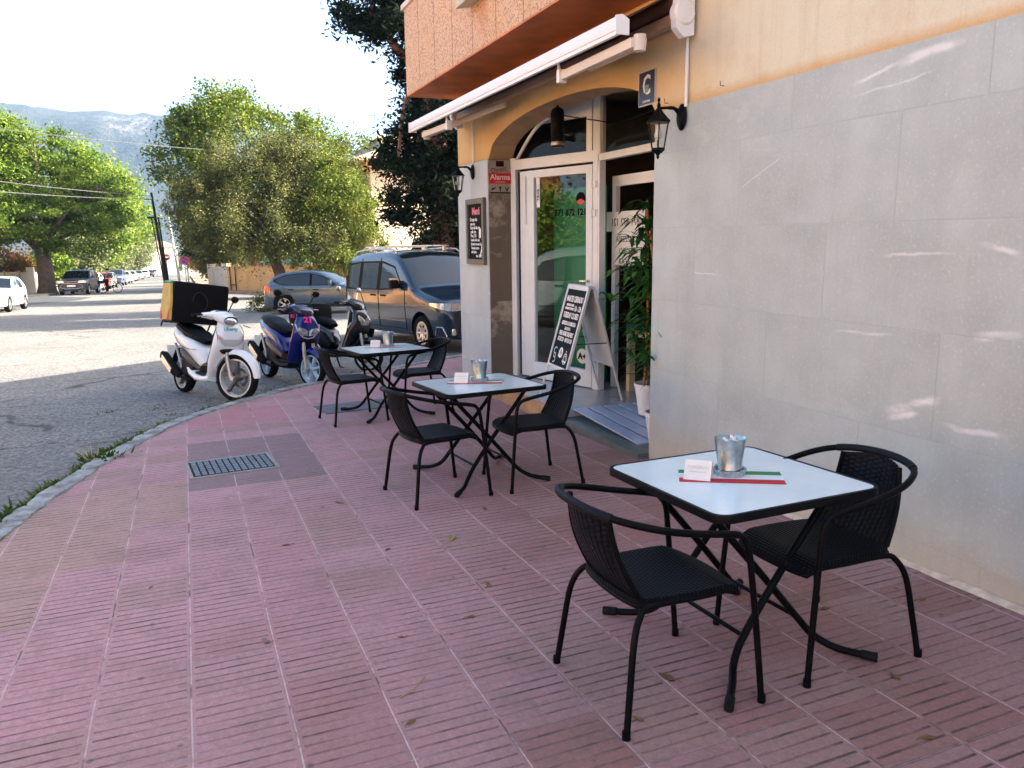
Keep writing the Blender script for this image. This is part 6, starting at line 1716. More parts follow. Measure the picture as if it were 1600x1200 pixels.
L_LIME = leaf_mat('yellow green leaves', (.07,.13,.015), (.14,.22,.03), (.26,.32,.06), .45, .5)
L_PALE = leaf_mat('pale sage leaves', (.08,.11,.045), (.16,.19,.09), (.28,.30,.16), .35, .5)
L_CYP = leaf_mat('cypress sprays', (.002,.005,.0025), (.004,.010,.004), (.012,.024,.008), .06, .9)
L_RUST = leaf_mat('rusty hedge leaves', (.06,.075,.015), (.16,.13,.03), (.28,.17,.05), .35, .5)

# big plane tree on the left and its neighbour
tree('plane_tree', 'tall sunlit plane tree whose thick dark trunk stands beside the black off-road car', 'tree', (-9.75, 68.5, 0),
     [(0,0,8.6,4.6,4.2,4.2),(-2.6,-1.0,9.6,2.8,2.8,3.6),(2.4,0.5,8.6,3.2,2.8,3.0),(3.8,-.5,6.6,2.4,2.4,2.2),(0.3,-1.5,5.4,4.6,3.6,2.0),(-3.2,-1,5.6,3.2,3,2.4),(-2.2,-.5,12.2,1.7,1.6,1.7),(2.6,-1.0,4.2,2.6,2.4,1.2)],
     L_PLANE, BARK, 250, 420, .95, .18, .62, 4.6, limbs=14, seed=3, aspect=.75, flat=.42, shell=.3, group='street trees on the left side')
tree('plane_tree', 'sunlit leafy tree rising behind the timber fence and the white car', 'tree', (-16.0, 66, 0),
     [(0,0,7.0,3.6,3.6,4.2),(1.9,-1.5,9.6,2.4,2.4,2.6),(-.5,-2,4.0,4.2,3.4,2.2),(2.2,-2.2,5.0,2.6,2.4,2.2)],
     L_PLANE, BARK, 140, 420, .95, .18, .4, 4, seed=5, aspect=.75, flat=.42, shell=.3, group='street trees on the left side')
# olive and its companions on the corner
tree('olive_tree', 'broad grey green olive tree overhanging the orange garden wall', 'tree', (4.9, 44.6, 0),
     [(-.6,0,5.6,3.6,3.0,2.6),(-3.6,-.3,4.6,2.0,2.0,2.0),(1.7,-.2,5.9,2.8,2.6,2.3),(-1.4,-1.8,3.4,2.6,1.8,1.6),(1.5,-1.9,3.2,2.4,1.6,1.5),(-3.1,-1.2,2.9,1.5,1.4,1.3),(3.4,-.6,4.0,1.3,1.6,1.7),(-2.6,-.2,6.9,1.3,1.2,1.2),(2.9,-.8,2.5,1.2,1.2,1.0),(.4,-.6,7.6,1.5,1.4,.9)],
     L_OLIVE, BARK, 640, 230, .46, .12, .38, 3.0, limbs=16, seed=7, aspect=.42, lean=(-.5,.2), flat=1.25, shell=.25)
tree('carob_tree', 'dark evergreen tree with a sunlit top rising behind the olive tree', 'tree', (4.9, 63.0, 0),
     [(0.0, 0.0, 9.99, 5.77, 4.88, 4.0), (-3.33, 0.0, 9.32, 2.89, 2.89, 3.55), (4.66, 0.0, 9.21, 4.0, 3.77, 3.33), (-1.33, -0.56, 12.43, 2.89, 2.66, 1.89), (7.55, 0.56, 7.33, 2.44, 2.66, 3.55), (1.11, 0.0, 5.55, 5.55, 4.44, 3.33)],
     leaf_mat('carob leaves', (.026,.052,.008), (.095,.140,.018), (.23,.27,.05), .32, .6), BARK, 430, 190, .9, .21, .5, 5, seed=9, aspect=.65)
tree('bright_shrub_tree', 'yellow green sunlit tree between the olive tree and the beige house', 'tree', (8.15, 43.4, 0),
     [(-.7,0,5.6,1.5,1.8,2.0),(.5,-.3,4.5,1.5,1.5,1.7),(.7,-.5,2.5,1.6,1.4,1.3),(-1.2,-.3,2.0,1.5,1.2,1.0),(-1.1,0,4.6,1.5,1.6,1.9)],
     leaf_mat('olive green leaves', (.035,.060,.010), (.11,.15,.026), (.25,.28,.06), .3, .6), BARK, 200, 190, .5, .13, .16, 2.5, seed=11, aspect=.5)
tree('garden_tree', 'dark compact tree over the gate at the gate end of the orange wall', 'tree', (1.9, 66.5, 0),
     [(0,0,5.2,1.7,1.8,2.2),(-.7,0,3.6,1.3,1.4,1.4),(1.0,0,3.3,1.7,1.5,1.4)], L_OAK, BARK, 130, 95, .65, .22, .2, 3, seed=12, aspect=.6)
# towering dark cypress-like conifer behind the van
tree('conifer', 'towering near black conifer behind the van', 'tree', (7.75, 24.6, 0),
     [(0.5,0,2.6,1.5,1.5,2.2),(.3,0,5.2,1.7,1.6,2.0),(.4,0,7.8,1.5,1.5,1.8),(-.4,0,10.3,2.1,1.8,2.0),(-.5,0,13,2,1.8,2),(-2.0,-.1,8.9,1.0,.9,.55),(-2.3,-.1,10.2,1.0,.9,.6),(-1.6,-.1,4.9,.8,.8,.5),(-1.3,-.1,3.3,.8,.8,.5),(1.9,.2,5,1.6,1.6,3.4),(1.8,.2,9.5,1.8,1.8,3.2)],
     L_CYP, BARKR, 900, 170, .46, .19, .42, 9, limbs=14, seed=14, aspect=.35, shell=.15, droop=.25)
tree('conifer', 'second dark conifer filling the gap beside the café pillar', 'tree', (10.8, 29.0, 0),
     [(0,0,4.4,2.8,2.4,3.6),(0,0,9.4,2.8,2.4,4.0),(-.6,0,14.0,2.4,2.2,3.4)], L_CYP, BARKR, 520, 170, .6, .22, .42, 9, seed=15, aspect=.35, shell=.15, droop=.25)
# far street trees
G2 = 'trees lining the far street'
k1 = tree('far_tree', 'lime green sunlit tree leaning over the row of parked cars', 'tree', (-10.6, 112, 0), [(0,0,7.5,3.6,3.4,3.8),(1.6,0,5.0,3.0,3.0,2.2),(0,0,11,2.2,2.2,2.2)], L_LIME, BARK, 170, 80, 1.1, .38, .3, 4, group=G2, seed=21, aspect=.7)
k2 = tree('far_tree', 'pale sage green tree just beyond the plane tree', 'tree', (-10.5, 92, 0), [(0,0,4.4,2.8,2.6,2.4),(1.2,-.3,3.2,1.8,1.8,1.5)], L_PALE, BARK, 130, 80, .9, .32, .25, 2.5, group=G2, seed=22, aspect=.6)
def far(src, x, y, s, rz, label): dup(src, Matrix.Translation((x, y, 0)) @ Matrix.Rotation(R(rz), 4, 'Z') @ Matrix.Scale(s, 4), label)
far(k1, -11, 140, 1.4, 70, 'taller lime green tree beyond the row of parked cars')
far(k1, -11.2, 178, 1.6, 150, 'lime green tree closing the street near its vanishing point')
far(k2, -11, 128, 1.3, 40, 'pale green tree between two lime green trees')
far(k2, -11, 215, 1.6, 90, 'small pale tree at the end of the street beyond the parked cars')
far(k1, 4.5, 150, .8, 200, 'lime green tree on the pavement beyond the leaning utility pole')
tb2 = tree('far_bush_tree', 'rust and olive coloured garden tree behind the round sign', 'tree', (3.4, 84, 0), [(0,0,2.9,1.9,2.0,2.0),(.7,0,4.4,1.7,1.8,1.6),(-.7,-.5,1.6,1.3,1.3,1.1)], L_RUST, BARK, 130, 85, .7, .26, .18, 2, group=G2, seed=25, aspect=.6)
far(tb2, 3.0, 104, 1.15, 80, 'rust coloured garden tree farther up the pavement behind the round sign')
far(tb2, 3.2, 132, 1.35, 160, 'rust coloured garden tree near the far grey house')
tree('far_tree', 'very dark tree in the distance above the leaning utility pole', 'tree', (-16, 235, 0), [(0,0,16,7,7,6),(5,0,13,5,5,5)], L_OAK, BARK, 150, 80, 1.8, .7, .5, 8, group=G2, seed=27)
# greenery above the left garden wall
hb = tree('garden_bush', 'orange flowered bush above the white garden wall', 'bush', (-13.0, 72, 0), [(0,0,2.4,1.5,1.3,1.0),(1.0,0,2.0,1.0,1.0,.8)], leaf_mat('bougainvillea', (.05,.10,.02), (.22,.10,.03), (.45,.10,.03), .35, .5), BARK, 60, 80, .6, .22, .08, 1.2, seed=31, aspect=.6)
tree('garden_bush', 'green bush filling the garden behind the plane tree trunk', 'bush', (-10.7, 77, 0), [(0,0,1.9,1.5,1.3,1.2)], L_PLANE, BARK, 60, 80, .6, .24, .08, 1, seed=32, aspect=.6)
t = thing('roadside_bush', 'small yellow green bush behind the grey blue hatchback', 'bush', loc=(2.95, 31.2, ROADZ))
P, _ = crown_points([(0,0,.35,.55,.5,.32),(-.35,-.1,.22,.4,.35,.22)], 42, 48, .22); leaf_mesh('foliage', P, .085, leaf_mat('dusty bush leaves', (.05,.07,.02), (.13,.15,.05), (.30,.30,.13), .3, .6), t, .5)
b = MB()
for k in range(9): a = k*.7; b.tube([(0,0,0),(math.cos(a)*.2,math.sin(a)*.2,.25),(math.cos(a)*.38,math.sin(a)*.36,.45)], .008, 5)
b.build('stems', BARK, t)

# ------------------------------------------------------------------ walls and houses
M_OCH = pm('ochre garden wall', (.62,.36,.135), .9, var=.15, vs=.9, bump=.2, bs=8, stain=(.50,.33,.17), sscale=.5)
def wallseg(b, A, B_, t_, z0, z1):
    A, B_ = Vector(A), Vector(B_); d = (B_-A).normalized(); n = Vector((-d.y, d.x))*t_/2
    q = [A+n, B_+n, B_-n, A-n]; b.prism([(p.x, p.y) for p in q], z0, z1)
t = thing('orange_garden_wall', 'long orange garden wall running behind the hatchback below the olive tree', 'wall')
b = MB(); wallseg(b, (2.95, 60.2), (8.55, 44.2), .25, -.2, 1.62); wallseg(b, (8.55, 44.2), (40, 43.2), .25, -.2, 1.75); b.build('wall', M_OCH, t)
b = MB(); wallseg(b, (2.95, 60.2), (8.55, 44.2), .33, 1.62, 1.70); wallseg(b, (8.55, 44.2), (40, 43.2), .33, 1.75, 1.83); b.build('coping', pm('wall coping', (.50,.30,.13), .9, var=.2), t)
for A_, B_ in (((2.62, 61.2), (2.95, 60.2)), ((1.75, 64.6), (2.05, 63.7))): b = MB(); wallseg(b, A_, B_, .34, -.2, 1.9); b.build('gate_pillar', pm('pale pillar render', (.62,.52,.40), .9, var=.1), t)
t = thing('garden_gate', 'pale garden gate at the far end of the orange wall', 'gate')
b = MB(); wallseg(b, (2.05, 63.7), (2.62, 61.2), .06, 0, 1.7); b.build('leaf', pm('pale gate panel', (.60,.53,.46), .7, var=.08), t)
b = MB(); b.box((2.95, 59.6, .8), (.06,.06,1.7)); b.box((3.25, 58.7, .8), (.06,.06,1.7)); wallseg(b, (2.95, 59.6), (3.25, 58.7), .05, .35, .42); b.build('iron_frame', M_BLACK, t)
t = thing('white_garden_wall', 'white sunlit garden wall behind the plane tree trunk', 'wall')
M_WW = pm('white wall', (.70,.64,.54), .9, var=.08, vs=1)
b = MB(); wallseg(b, (-11.0, 70.5), (-10.9, 79.5), .25, -.2, 1.62); wallseg(b, (-11.0, 70.5), (-18, 69.5), .25, -.2, 1.62); b.build('wall', M_WW, t)
b = MB(); b.box((-11.0, 70.4, .9), (.5,.5,2.2)); b.build('gate_pillar', M_WW, t)
t = thing('timber_fence', 'weathered timber rail fence beside the white garden wall', 'fence')
M_TF = pm('weathered timber', (.24,.19,.13), .85, var=.3, vs=6)
b = MB(); wallseg(b, (-13.6, 64.4), (-11.6, 69.5), .2, -.2, .95); b.build('plinth', pm('cream plinth', (.55,.47,.34), .9), t)
for k in range(4):
    p = Vector((-13.6, 64.4)).lerp(Vector((-11.6, 69.5)), k/3); b = MB(); b.box((p.x, p.y, 1.0), (.12,.12,1.6)); b.build('post', M_TF, t)
b = MB()
for z in (1.1, 1.32, 1.54): wallseg(b, (-13.6, 64.4), (-11.6, 69.5), .05, z, z+.15)
b.build('rails', M_TF, t)

M_TILE = None
def rooftile():
    m, nt, p = _nt('clay roof tiles'); co = obco(nt); sx = nd(nt, 'ShaderNodeSeparateXYZ'); lk(nt, co, sx.inputs[0])
    f = math_n(nt, 'FRACT', math_n(nt, 'MULTIPLY', math_n(nt, 'ADD', sx.outputs[0], math_n(nt, 'MULTIPLY', sx.outputs[1], .15)), 4.0))
    g = math_n(nt, 'ABSOLUTE', math_n(nt, 'SUBTRACT', f, .5))
    c = mix_n(nt, ramp_n(nt, noise_n(nt, co, 3, 4), .3, .7), (.34,.23,.16), (.48,.36,.26))
    c = mix_n(nt, ramp_n(nt, g, .34, .5), c, (.10,.06,.04)); lk(nt, c, p.inputs['Base Color']); p.inputs['Roughness'].default_value = .9
    lk(nt, bump_n(nt, g, 1, .05), p.inputs['Normal']); return m
M_TILE = rooftile()
M_BEIGE = pm('beige render', (.56,.47,.35), .9, var=.06, vs=.6)
def gable(b, x0, x1, y0, y1, z, rise, over=.5):
    xm = (x0+x1)/2; a = over
    vs = [(x0-a,y0-a,z),(x1+a,y0-a,z),(x1+a,y1+a,z),(x0-a,y1+a,z),(x0+(x1-x0)*.3,(y0+y1)/2,z+rise),(x1-(x1-x0)*.3,(y0+y1)/2,z+rise)]
    vs += [(v[0],v[1],v[2]-.14) for v in vs[:4]]
    b.add(vs, [(0,1,5,4),(1,2,5),(2,3,4,5),(3,0,4),(0,6,7,1),(1,7,8,2),(2,8,9,3),(3,9,6,0),(6,9,8,7)])
t = thing('beige_house', 'tall beige house with clay tiled eaves behind the conifer', 'house')
hx0, hx1, hy0, hy1 = 13.5, 30, 60, 72
b = MB(); b.span((hx0, hy0, -.2), (hx1, hy1, 8.7)); b.build('wall', M_BEIGE, t)
b = MB(); b.span((hx0-.35, hy0-.35, 8.7), (hx1, hy1, 9.25)); b.build('cornice', pm('orange cornice', (.66,.40,.16), .9, var=.1), t)
b = MB(); vs = [(hx0-1.4,hy0-1.2,9.3),(hx1,hy0-1.2,9.3),(hx1,hy1,9.3),(hx0-1.4,hy1,9.3),(hx0+1.6,hy0+2.2,10.55),(hx1,hy0+2.2,10.55),(hx1,hy1,10.55),(hx0+1.6,hy1,10.55)]
vs += [(x, y, z-.15) for x, y, z in vs[:4]]
b.add(vs, [(0,1,5,4),(3,0,4,7),(4,5,6,7),(0,8,9,1),(3,11,8,0),(8,11,10,9)]); b.build('roof', M_TILE, t)
b = MB(); b.span((hx0+1.4, hy0+2.4, 10.4), (hx1, hy1, 11.35)); b.build('attic', pm('pale attic render', (.52,.45,.36), .9), t)
b = MB(); gable(b, hx0+1.6, hx1, hy0+2.6, hy1, 11.4, 1.3, .3); b.build('attic_roof', pm('orange attic roof', (.62,.38,.15), .9, var=.15), t)
for (x, z) in ((17.5,2.2),(20.5,2.2),(17.5,5.4),(20.5,5.4),(24,2.2),(24,5.4)): b = MB(); b.span((x, hy0-.04, z), (x+1.1, hy0-.01, z+1.5)); b.build('shutter', pm('brown shutters', (.14,.09,.05), .7), t)
b = MB(); b.tube([(hx0+1.0,hy0+2,10.4),(hx0+1.0,hy0+2,13.2)], .02, 5); b.box((hx0+1.0,hy0+2,12.9), (.9,.03,.03)); b.build('aerial', M_BLACK, t)

# houses across the street, lit by the low sun (outside the frame, mirrored in glass and paint)
def house(x0, x1, y0, y1, h, mat, name, label, roofm):
    t = thing(name, label, 'house')
    b = MB(); b.span((x0,y0,-.2),(x1,y1,h)); b.build('wall', mat, t)
    b = MB(); gable(b, x0, x1, y0, y1, h+.15, 1.6); b.build('roof', roofm, t)
    n = max(2, int((y1-y0)/3.2))
    for fl in range(int(h//2.9)):
        for k in range(n):
            y = y0+(k+.5)*(y1-y0)/n; w = MB(); w.span((x1+.005, y-.62, 1.0+fl*2.9), (x1+.05, y+.62, 2.35+fl*2.9)); wo = w.build('window', M_WHITE, t)
            g = MB(); g.span((x1+.052, y-.52, 1.08+fl*2.9), (x1+.06, y+.52, 2.27+fl*2.9)); g.build('pane', M_CARG, wo)
    return t
house(-32, -20, 2, 18, 6.2, pm('warm ochre house wall', (.66,.42,.17), .9, var=.12, vs=.5), 'ochre_house', 'ochre two storey house across the street from the café', M_TILE)
house(-33, -20, 26, 46, 6.6, pm('orange house wall', (.62,.30,.10), .9, var=.1, vs=.5), 'orange_house', 'orange house across the street with a tiled roof', M_TILE)
house(-34, -22, -22, -3, 6.4, pm('terracotta house wall', (.52,.22,.10), .9, var=.12, vs=.5), 'terracotta_house', 'terracotta house across the street beside the ochre house', M_TILE)
t = thing('unseen_boundary_wall', 'unseen ochre brown boundary wall across the street, shaped for reflections in the van', 'wall')
b = MB(); wallseg(b, (-14.5, -25), (-14.8, 44), .25, -.2, 2.2); b.build('wall', pm('brown boundary render', (.52,.28,.10), .9, var=.12, vs=.6), t)  # out of frame; raised and browned for the bronze reflection on the van
tree('street_tree', 'leafy green tree across the street mirrored in the café door', 'tree', (-12.6, 18.0, 0), [(0,0,2.6,1.9,2.4,1.5),(-.6,2.0,3.3,1.8,2.2,1.4),(.3,-1.8,2.2,1.5,1.8,1.2)], L_PLANE, BARK, 190, 80, .6, .19, .2, 2.4, seed=41, aspect=.6)
t = thing('far_house', 'grey balconied house at the end of the pavement behind the round sign', 'house')
b = MB(); b.span((-.4,182,-.2),(12,196,12.2)); b.build('wall', pm('greyish far wall', (.30,.31,.30), .9), t)
b = MB(); b.span((-1.2,180.6,7.2),(12,182,7.9)); b.span((-1.2,180.6,11.6),(12.4,182,12.6)); b.build('balcony', pm('dark far balcony', (.09,.10,.10), .9), t)
b = MB(); gable(b, -.8, 12.4, 182, 196, 12.4, 1.8); b.build('roof', M_TILE, t)
t = thing('far_house', 'white house glimpsed at the end of the street', 'house')
b = MB(); b.span((-14,300,-.2),(-2,312,9)); b.build('wall', pm('white far wall', (.62,.58,.52), .9), t)
b = MB(); gable(b, -14, -2, 300, 312, 9.1, 2); b.build('roof', M_TILE, t)

# ------------------------------------------------------------------ poles, wires, signs
M_POLE = pm('tarred timber', (.055,.045,.038), .9, var=.35, vs=3)
M_CONC = pm('pale concrete pole', (.40,.36,.31), .9, var=.15, vs=2)
t = thing('utility_pole', 'dark leaning timber utility pole with a second pole strapped to it', 'utility pole', loc=(-1.55, 66.0, ROADZ))
b = MB(); b.tube([(.20,0,-.1),(-.30,.2,7.4)], [.13,.08], 10); b.build('pole', M_POLE, t, smooth=50)
b = MB(); b.tube([(.34,.2,-.1),(.02,.2,5.6)], [.085,.06], 10); b.tube([(.10,-.05,-.1),(-.45,.1,5.5)], [.05,.04], 8); b.build('brace_pole', M_POLE, t, smooth=50)
b = MB(); b.box((-.50,.1,5.55), (.5,.16,.12)); b.box((-.52,.15,6.9), (.6,.08,.08)); b.build('crossarm', M_POLE, t)
for x in (-.75,-.52,-.3): b = MB(); b.lathe([(0,0),(.04,0),(.05,.06),(.02,.12),(0,.12)], 8, o=(x,.15,6.94)); b.build('insulator', M_WHITE, t)
POLETOP = Vector((-1.80, 66.15, 7.0))
t = thing('concrete_pole', 'thin pale pole beside the dark leaning utility pole', 'utility pole', loc=(-.62, 84, ROADZ)); b = MB(); b.tube([(0.1,0,0),(-.45,0,7.2)], [.13,.08], 8); b.build('pole', M_CONC, t, smooth=50)
b = MB(); b.box((-.42,0,6.9), (.5,.06,.06)); b.build('crossarm', M_POLE, t)
t = thing('steel_pole', 'slim dark pole between the pale pole and the round sign', 'utility pole', loc=(.30, 92, ROADZ)); b = MB(); b.tube([(0,0,0),(0,0,5.0)], .06, 8); b.build('pole', M_POLE, t); b = MB(); b.lathe([(0,0),(.08,0),(.08,.03),(0,.05)], 8, o=(0,0,5.0)); b.build('pole_cap', M_POLE, t)
M_RED = pm('sign red', (.52,.015,.02), .5); M_BLU = pm('sign blue', (.03,.08,.36), .5)
t = thing('no_parking_sign', 'round blue no parking sign with a red ring on a grey post', 'traffic sign', loc=(.05, 64.5, ROADZ))
b = MB(); b.tube([(0,0,0),(0,0,2.6)], .035, 8); b.build('post', pm('galvanised post', (.35,.36,.37), .5, .7), t)
Rx = Matrix.Rotation(R(90), 3, 'X')
b = MB(); b.lathe([(0,.02),(.245,.02)], 24, M=Rx, o=(0,-.04,2.28)); b.build('blue_disc', M_BLU, t)
b = MB(); b.lathe([(.24,.025),(.33,.025),(.33,0),(.24,0)], 24, M=Rx, o=(0,-.04,2.28)); b.box((0,-.072,2.28), (.54,.006,.07), ry=R(45)); b.build('red_ring', M_RED, t)
t = thing('round_red_sign', 'round red sign half hidden behind the dark utility pole', 'traffic sign', loc=(-1.30, 70.5, ROADZ))
b = MB(); b.tube([(0,0,0),(0,0,2.9)], .035, 8); b.build('post', pm('galvanised post', (0,0,0)), t)
b = MB(); b.lathe([(0,.02),(.27,.02),(.27,0)], 24, M=Rx, o=(0,-.04,2.62)); b.build('red_disc', M_RED, t)
b = MB(); b.box((0,-.066,2.62), (.34,.006,.10)); b.build('white_bar', M_WHITE, t)
def wire(A, B_, sag, label, r=.018):
    A, B_ = Vector(A), Vector(B_); P = [A.lerp(B_, k/24)-Vector((0,0,sag*4*(k/24)*(1-k/24))) for k in range(25)]
    b = MB(); b.tube(P, r, 5); tag(b.build('overhead_wire', M_WIRE), label, 'wire', 'overhead wires of the street')
M_WIRE = pm('wire', (.10,.10,.10), .5)
wire(POLETOP+Vector((-.2,0,.1)), (-14.5, 36, 6.35), .25, 'upper wire sagging from the utility pole over the plane tree')
wire(POLETOP+Vector((0,0,-.15)), (-14.2, 35, 5.55), .30, 'lower wire sagging from the utility pole over the plane tree')
wire((-11, 50, 9.4), (13.4, 60.1, 9.3), .25, 'thin wire crossing in front of the olive tree crown')

# ------------------------------------------------------------------ cyclist beside the dark car
t = thing('bicycle', 'dark bicycle held by the person near the black off-road car', 'bicycle', Matrix.Translation((-5.25, 65.6, ROADZ)) @ Matrix.Rotation(R(28), 4, 'Z') @ Matrix.Scale(1.06, 4))
for x in (-.52, .52):
    b = MB(); b.tube([(x+.32*math.cos(a), 0, .34+.32*math.sin(a)) for a in [2*math.pi*k/28 for k in range(28)]], .022, 6, closed=True); w = b.build('wheel', M_TYRE, t)
    b = MB()
    for k in range(7): a = math.pi*k/7; b.tube([(x-.31*math.cos(a),0,.34-.31*math.sin(a)),(x+.31*math.cos(a),0,.34+.31*math.sin(a))], .004, 4)
    b.build('spokes', M_SIL, w)
b = MB()
for A, B_ in (((-.52,0,.34),(-.05,0,.30)),((-.05,0,.30),(-.18,0,.80)),((-.18,0,.80),(-.52,0,.34)),((-.05,0,.30),(.38,0,.78)),((-.16,0,.76),(.36,0,.86)),((.36,0,.90),(.52,0,.34))): b.tube([A,B_], .018, 6)
b.build('frame', M_BLACK, t)
b = MB(); b.tube([(.36,0,.88),(.34,0,1.0),(.30,-.27,1.02)], .014, 6); b.tube([(.34,0,1.0),(.30,.27,1.02)], .014, 6); b.build('handlebar', M_SIL, t)
b = MB(); b.sweep([(-.32,0,.90),(-.20,0,.90),(-.06,0,.88)], [.08,.06,.02], [.025,.025,.02], 8); b.build('saddle', M_DARK, t)
b = MB(); b.cbox((-.58,0,.80), (.34,.30,.22), .03); b.build('rear_basket', M_DARK, t)

def person():
    t = thing('person', 'person in dark clothes and a cap standing over a bicycle by the parked black car', 'person', Matrix.Translation((-5.45, 65.75, ROADZ)) @ Matrix.Rotation(R(28), 4, 'Z'))
    J = {'pel':((-.05,0,.98),.135),'sp':((-.02,0,1.16),.14),'ch':((.05,0,1.36),.15),'nk':((.09,0,1.50),.055),'hd':((.12,0,1.60),.085),'hd2':((.13,0,1.70),.095),
         'hl':((-.05,.10,.94),.095),'kl':((.06,.15,.52),.065),'al':((-.02,.17,.10),.042),'tl':((.14,.18,.04),.035),'hr':((-.05,-.10,.94),.095),'kr':((.02,-.16,.51),.065),'ar':((-.06,-.19,.10),.042),'tr':((.10,-.20,.04),.035),
         'sl':((.05,.19,1.42),.06),'el':((.20,.26,1.20),.045),'wl':((.38,.25,1.08),.032),'sr':((.05,-.19,1.42),.06),'er':((.20,-.26,1.20),.045),'wr':((.38,-.25,1.08),.032)}
    E = [('pel','sp'),('sp','ch'),('ch','nk'),('nk','hd'),('hd','hd2'),('pel','hl'),('hl','kl'),('kl','al'),('al','tl'),('pel','hr'),('hr','kr'),('kr','ar'),('ar','tr'),('ch','sl'),('sl','el'),('el','wl'),('ch','sr'),('sr','er'),('er','wr')]
    def grow(nm, J, E, root, mat, k=1.0, sub=2):
        ks = list(J); me = bpy.data.meshes.new(nm); me.from_pydata([J[q][0] for q in ks], [(ks.index(a), ks.index(b_)) for a, b_ in E], [])
        o = bpy.data.objects.new(nm, me); COL.objects.link(o)
        md = o.modifiers.new('skin', 'SKIN'); o.modifiers.new('sub', 'SUBSURF').levels = sub; o.modifiers['sub'].render_levels = sub
        if not me.skin_vertices: me.attributes.new('x', 'FLOAT', 'POINT') if False else None
        if not me.skin_vertices:
            bm = bmesh.new(); bm.from_mesh(me); bm.verts.layers.skin.verify(); bm.to_mesh(me); bm.free()
        for i, q in enumerate(ks):
            sv = me.skin_vertices[0].data[i]; sv.radius = (J[q][1]*k, J[q][1]*k); sv.use_root = q == root
        bpy.context.view_layer.update(); dg = bpy.context.evaluated_depsgraph_get()
        m2 = bpy.data.meshes.new_from_object(o.evaluated_get(dg)); o.modifiers.clear(); o.data = m2; m2.materials.clear(); m2.materials.append(mat)
        m2.polygons.foreach_set('use_smooth', [True]*len(m2.polygons)); o.parent = t; return o
    skin = pm('skin', (.42,.25,.17), .6, var=.05)
    grow('body', J, E, 'pel', skin)
    JJ = {k: (J[k][0], J[k][1]*1.12) for k in ('pel','sp','ch','sl','el','sr','er')}
    JJ['wl2'] = ((.34,.25,1.10), .042); JJ['wr2'] = ((.34,-.25,1.10), .042); JJ['nk2'] = ((.08,0,1.44), .09)
    grow('jacket', JJ, [('pel','sp'),('sp','ch'),('ch','nk2'),('ch','sl'),('sl','el'),('el','wl2'),('ch','sr'),('sr','er'),('er','wr2')], 'pel', pm('charcoal jacket', (.022,.020,.022), .9, var=.2))
    JT = {k: (J[k][0], J[k][1]*1.14) for k in ('pel','hl','kl','al','hr','kr','ar')}
    grow('trousers', JT, [('pel','hl'),('hl','kl'),('kl','al'),('pel','hr'),('hr','kr'),('kr','ar')], 'pel', pm('dark trousers', (.03,.026,.024), .9, var=.2))
    b = MB(); b.lathe([(.108,-.02),(.112,.02),(.09,.07),(.04,.095),(0,.10)], 16, o=(.13,0,1.72)); b.cbox((.25,0,1.71), (.14,.16,.015), .006); b.build('cap', M_DARK, t, smooth=50)
    b = MB(); b.lathe([(0,0),(.012,.005),(.016,.02),(.008,.05),(0,.055)], 8, M=Matrix.Rotation(R(75),3,'Y'), o=(.20,0,1.60)); b.build('nose', skin, t, smooth=60)
    for sgn in (1,-1):
        b = MB()
        for k in range(4): b.tube([(.38,(.25+.0)*sgn-.03+.02*k,1.07),(.43,.25*sgn-.03+.02*k,1.06),(.44,.25*sgn-.03+.02*k,1.02)], .010, 6)
        b.tube([(.37,.25*sgn+.03,1.07),(.40,.25*sgn+.055,1.05),(.43,.25*sgn+.05,1.03)], .010, 6); b.build('fingers', skin, t, smooth=60)
person()

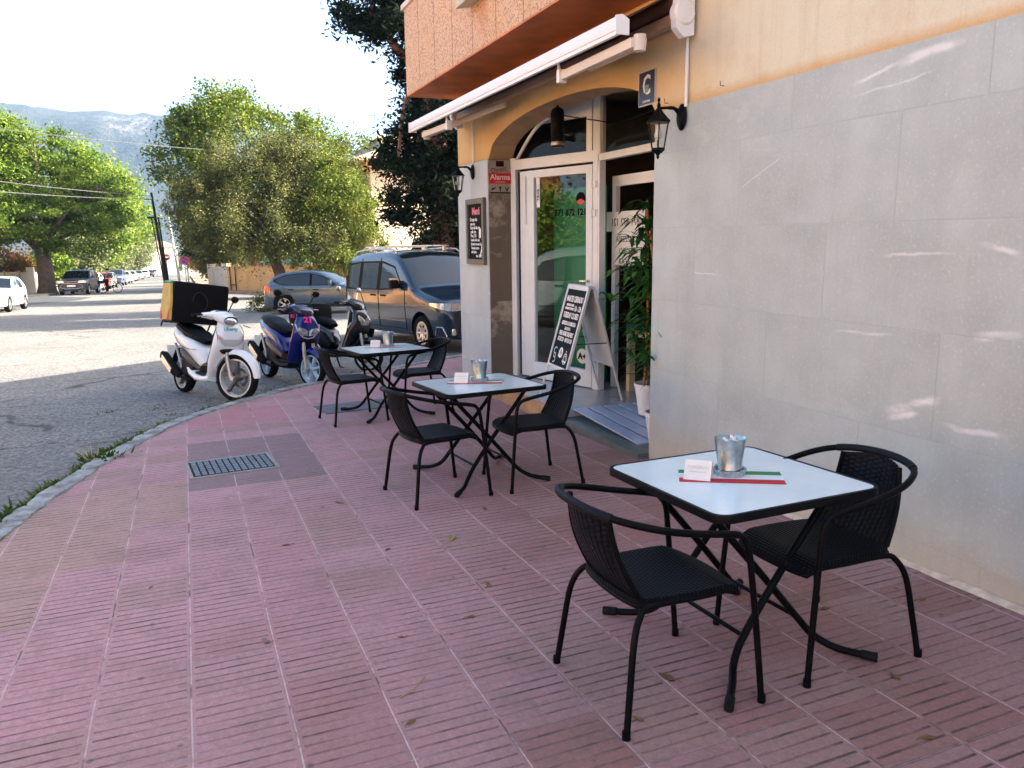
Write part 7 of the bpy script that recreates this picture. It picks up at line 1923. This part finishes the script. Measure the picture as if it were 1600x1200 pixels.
# ------------------------------------------------------------------ hills
def hills():
    m, nt, p = _nt('wooded limestone hill'); co = obco(nt)
    g = nd(nt, 'ShaderNodeNewGeometry'); sx = nd(nt, 'ShaderNodeSeparateXYZ'); lk(nt, g.outputs['Normal'], sx.inputs[0])
    n1 = noise_n(nt, co, .010, 6, .7); n2 = noise_n(nt, co, .05, 5, .75)
    c = mix_n(nt, ramp_n(nt, n2, .35, .65), (.012,.017,.010), (.036,.044,.026))
    steep = math_n(nt, 'SUBTRACT', 1, ramp_n(nt, math_n(nt, 'MULTIPLY_ADD', n2, -.35, sx.outputs[2]), .18, .42))
    c = mix_n(nt, math_n(nt, 'MULTIPLY', steep, ramp_n(nt, n1, .38, .55)), c, (.13,.125,.105))
    so = nd(nt, 'ShaderNodeSeparateXYZ'); lk(nt, co, so.inputs[0])
    wx = math_n(nt, 'MULTIPLY_ADD', n1, 60, so.outputs[0]); wz = math_n(nt, 'MULTIPLY_ADD', n2, 30, so.outputs[2])
    cl_ = math_n(nt, 'MULTIPLY', math_n(nt, 'SUBTRACT', 1, ramp_n(nt, math_n(nt, 'ABSOLUTE', math_n(nt, 'ADD', wx, 30)), 18, 60)), math_n(nt, 'SUBTRACT', 1, ramp_n(nt, math_n(nt, 'ABSOLUTE', math_n(nt, 'SUBTRACT', wz, 250)), 12, 34)))
    mz = nd(nt, 'ShaderNodeMapping'); mz.inputs['Scale'].default_value = (1, .4, .35); lk(nt, co, mz.inputs[0])
    c = mix_n(nt, math_n(nt, 'MULTIPLY', cl_, ramp_n(nt, noise_n(nt, mz.outputs[0], .045, 5, .7), .44, .60)), c, (.15,.14,.125))
    lk(nt, c, p.inputs['Base Color']); p.inputs['Roughness'].default_value = 1
    lk(nt, bump_n(nt, n2, 1, 8), p.inputs['Normal'])
    from mathutils import noise as mn
    NX, NY = 150, 60; vs = []
    def H(x, y):
        # ridge line about 1.7 km off, cliffs below the crest, falling away to the right
        t = (y-700)/1150
        f = 1/(1+math.exp(-(t-.52)*9)) if t > 0 else 0
        crest = 297+15*math.sin(x*.006+1)+14*mn.noise(Vector((x*.006, 3, 0)))
        if x > 70: crest *= math.exp(-((x-70)/330)**2)
        if x < -260: crest *= 1-.12*math.sin((x+260)*.01)
        cl = mn.fractal(Vector((x*.005, y*.004, 0)), .9, 2.1, 5)
        z = crest*f+cl*42*f*(1.15-f)*2
        cut = .80+.05*mn.noise(Vector((x*.011, y*.002, 7)))
        if f > .62: z += crest*.075*min(1,(f-.62)/.03) - crest*.075*f
        z += mn.fractal(Vector((x*.03, y*.03, 2)), .8, 2.2, 4)*6*min(1, f*3)
        return max(-3, z-6*(1-f))
    for j in range(NY+1):
        y = 700+1300*(j/NY)
        for i in range(NX+1):
            x = -1500+2400*i/NX; vs.append((x, y, H(x, y)))
    fs = [(j*(NX+1)+i, j*(NX+1)+i+1, (j+1)*(NX+1)+i+1, (j+1)*(NX+1)+i) for j in range(NY) for i in range(NX)]
    b = MB(); b.add(vs, fs); o = b.build('hills', m, smooth=80, recalc=False); tag(o, kind='structure')
hills()
# town greenery at the hill's foot
t = MB()
P = []
for k in range(260):
    x, y = NP.uniform(-320, 260), NP.uniform(330, 700); r = NP.uniform(4, 9); 
    P.append(np.array([x, y, r*.6])+NP.normal(size=(70, 3))*np.array([r*.5, r*.5, r*.38]))
o = leaf_mesh('distant_woods', np.concatenate(P), 1.9, L_OAK, None, .8); tag(o, 'distant wooded gardens at the foot of the hill', 'trees', kind='stuff')

def haze():
    m = bpy.data.materials.new('thin air'); m.use_nodes = True; nt = m.node_tree; nt.nodes.clear()
    out = nd(nt, 'ShaderNodeOutputMaterial'); v = nd(nt, 'ShaderNodeVolumePrincipled')
    v.inputs['Color'].default_value = (.34,.58,1,1); v.inputs['Density'].default_value = HAZE; v.inputs['Anisotropy'].default_value = .2
    lk(nt, v.outputs[0], out.inputs['Volume'])
    b = MB(); b.span((-4200,-450,-8), (4200,6100,420)); o = b.build('haze', m); tag(o, kind='stuff')
HAZE = .00018
haze()
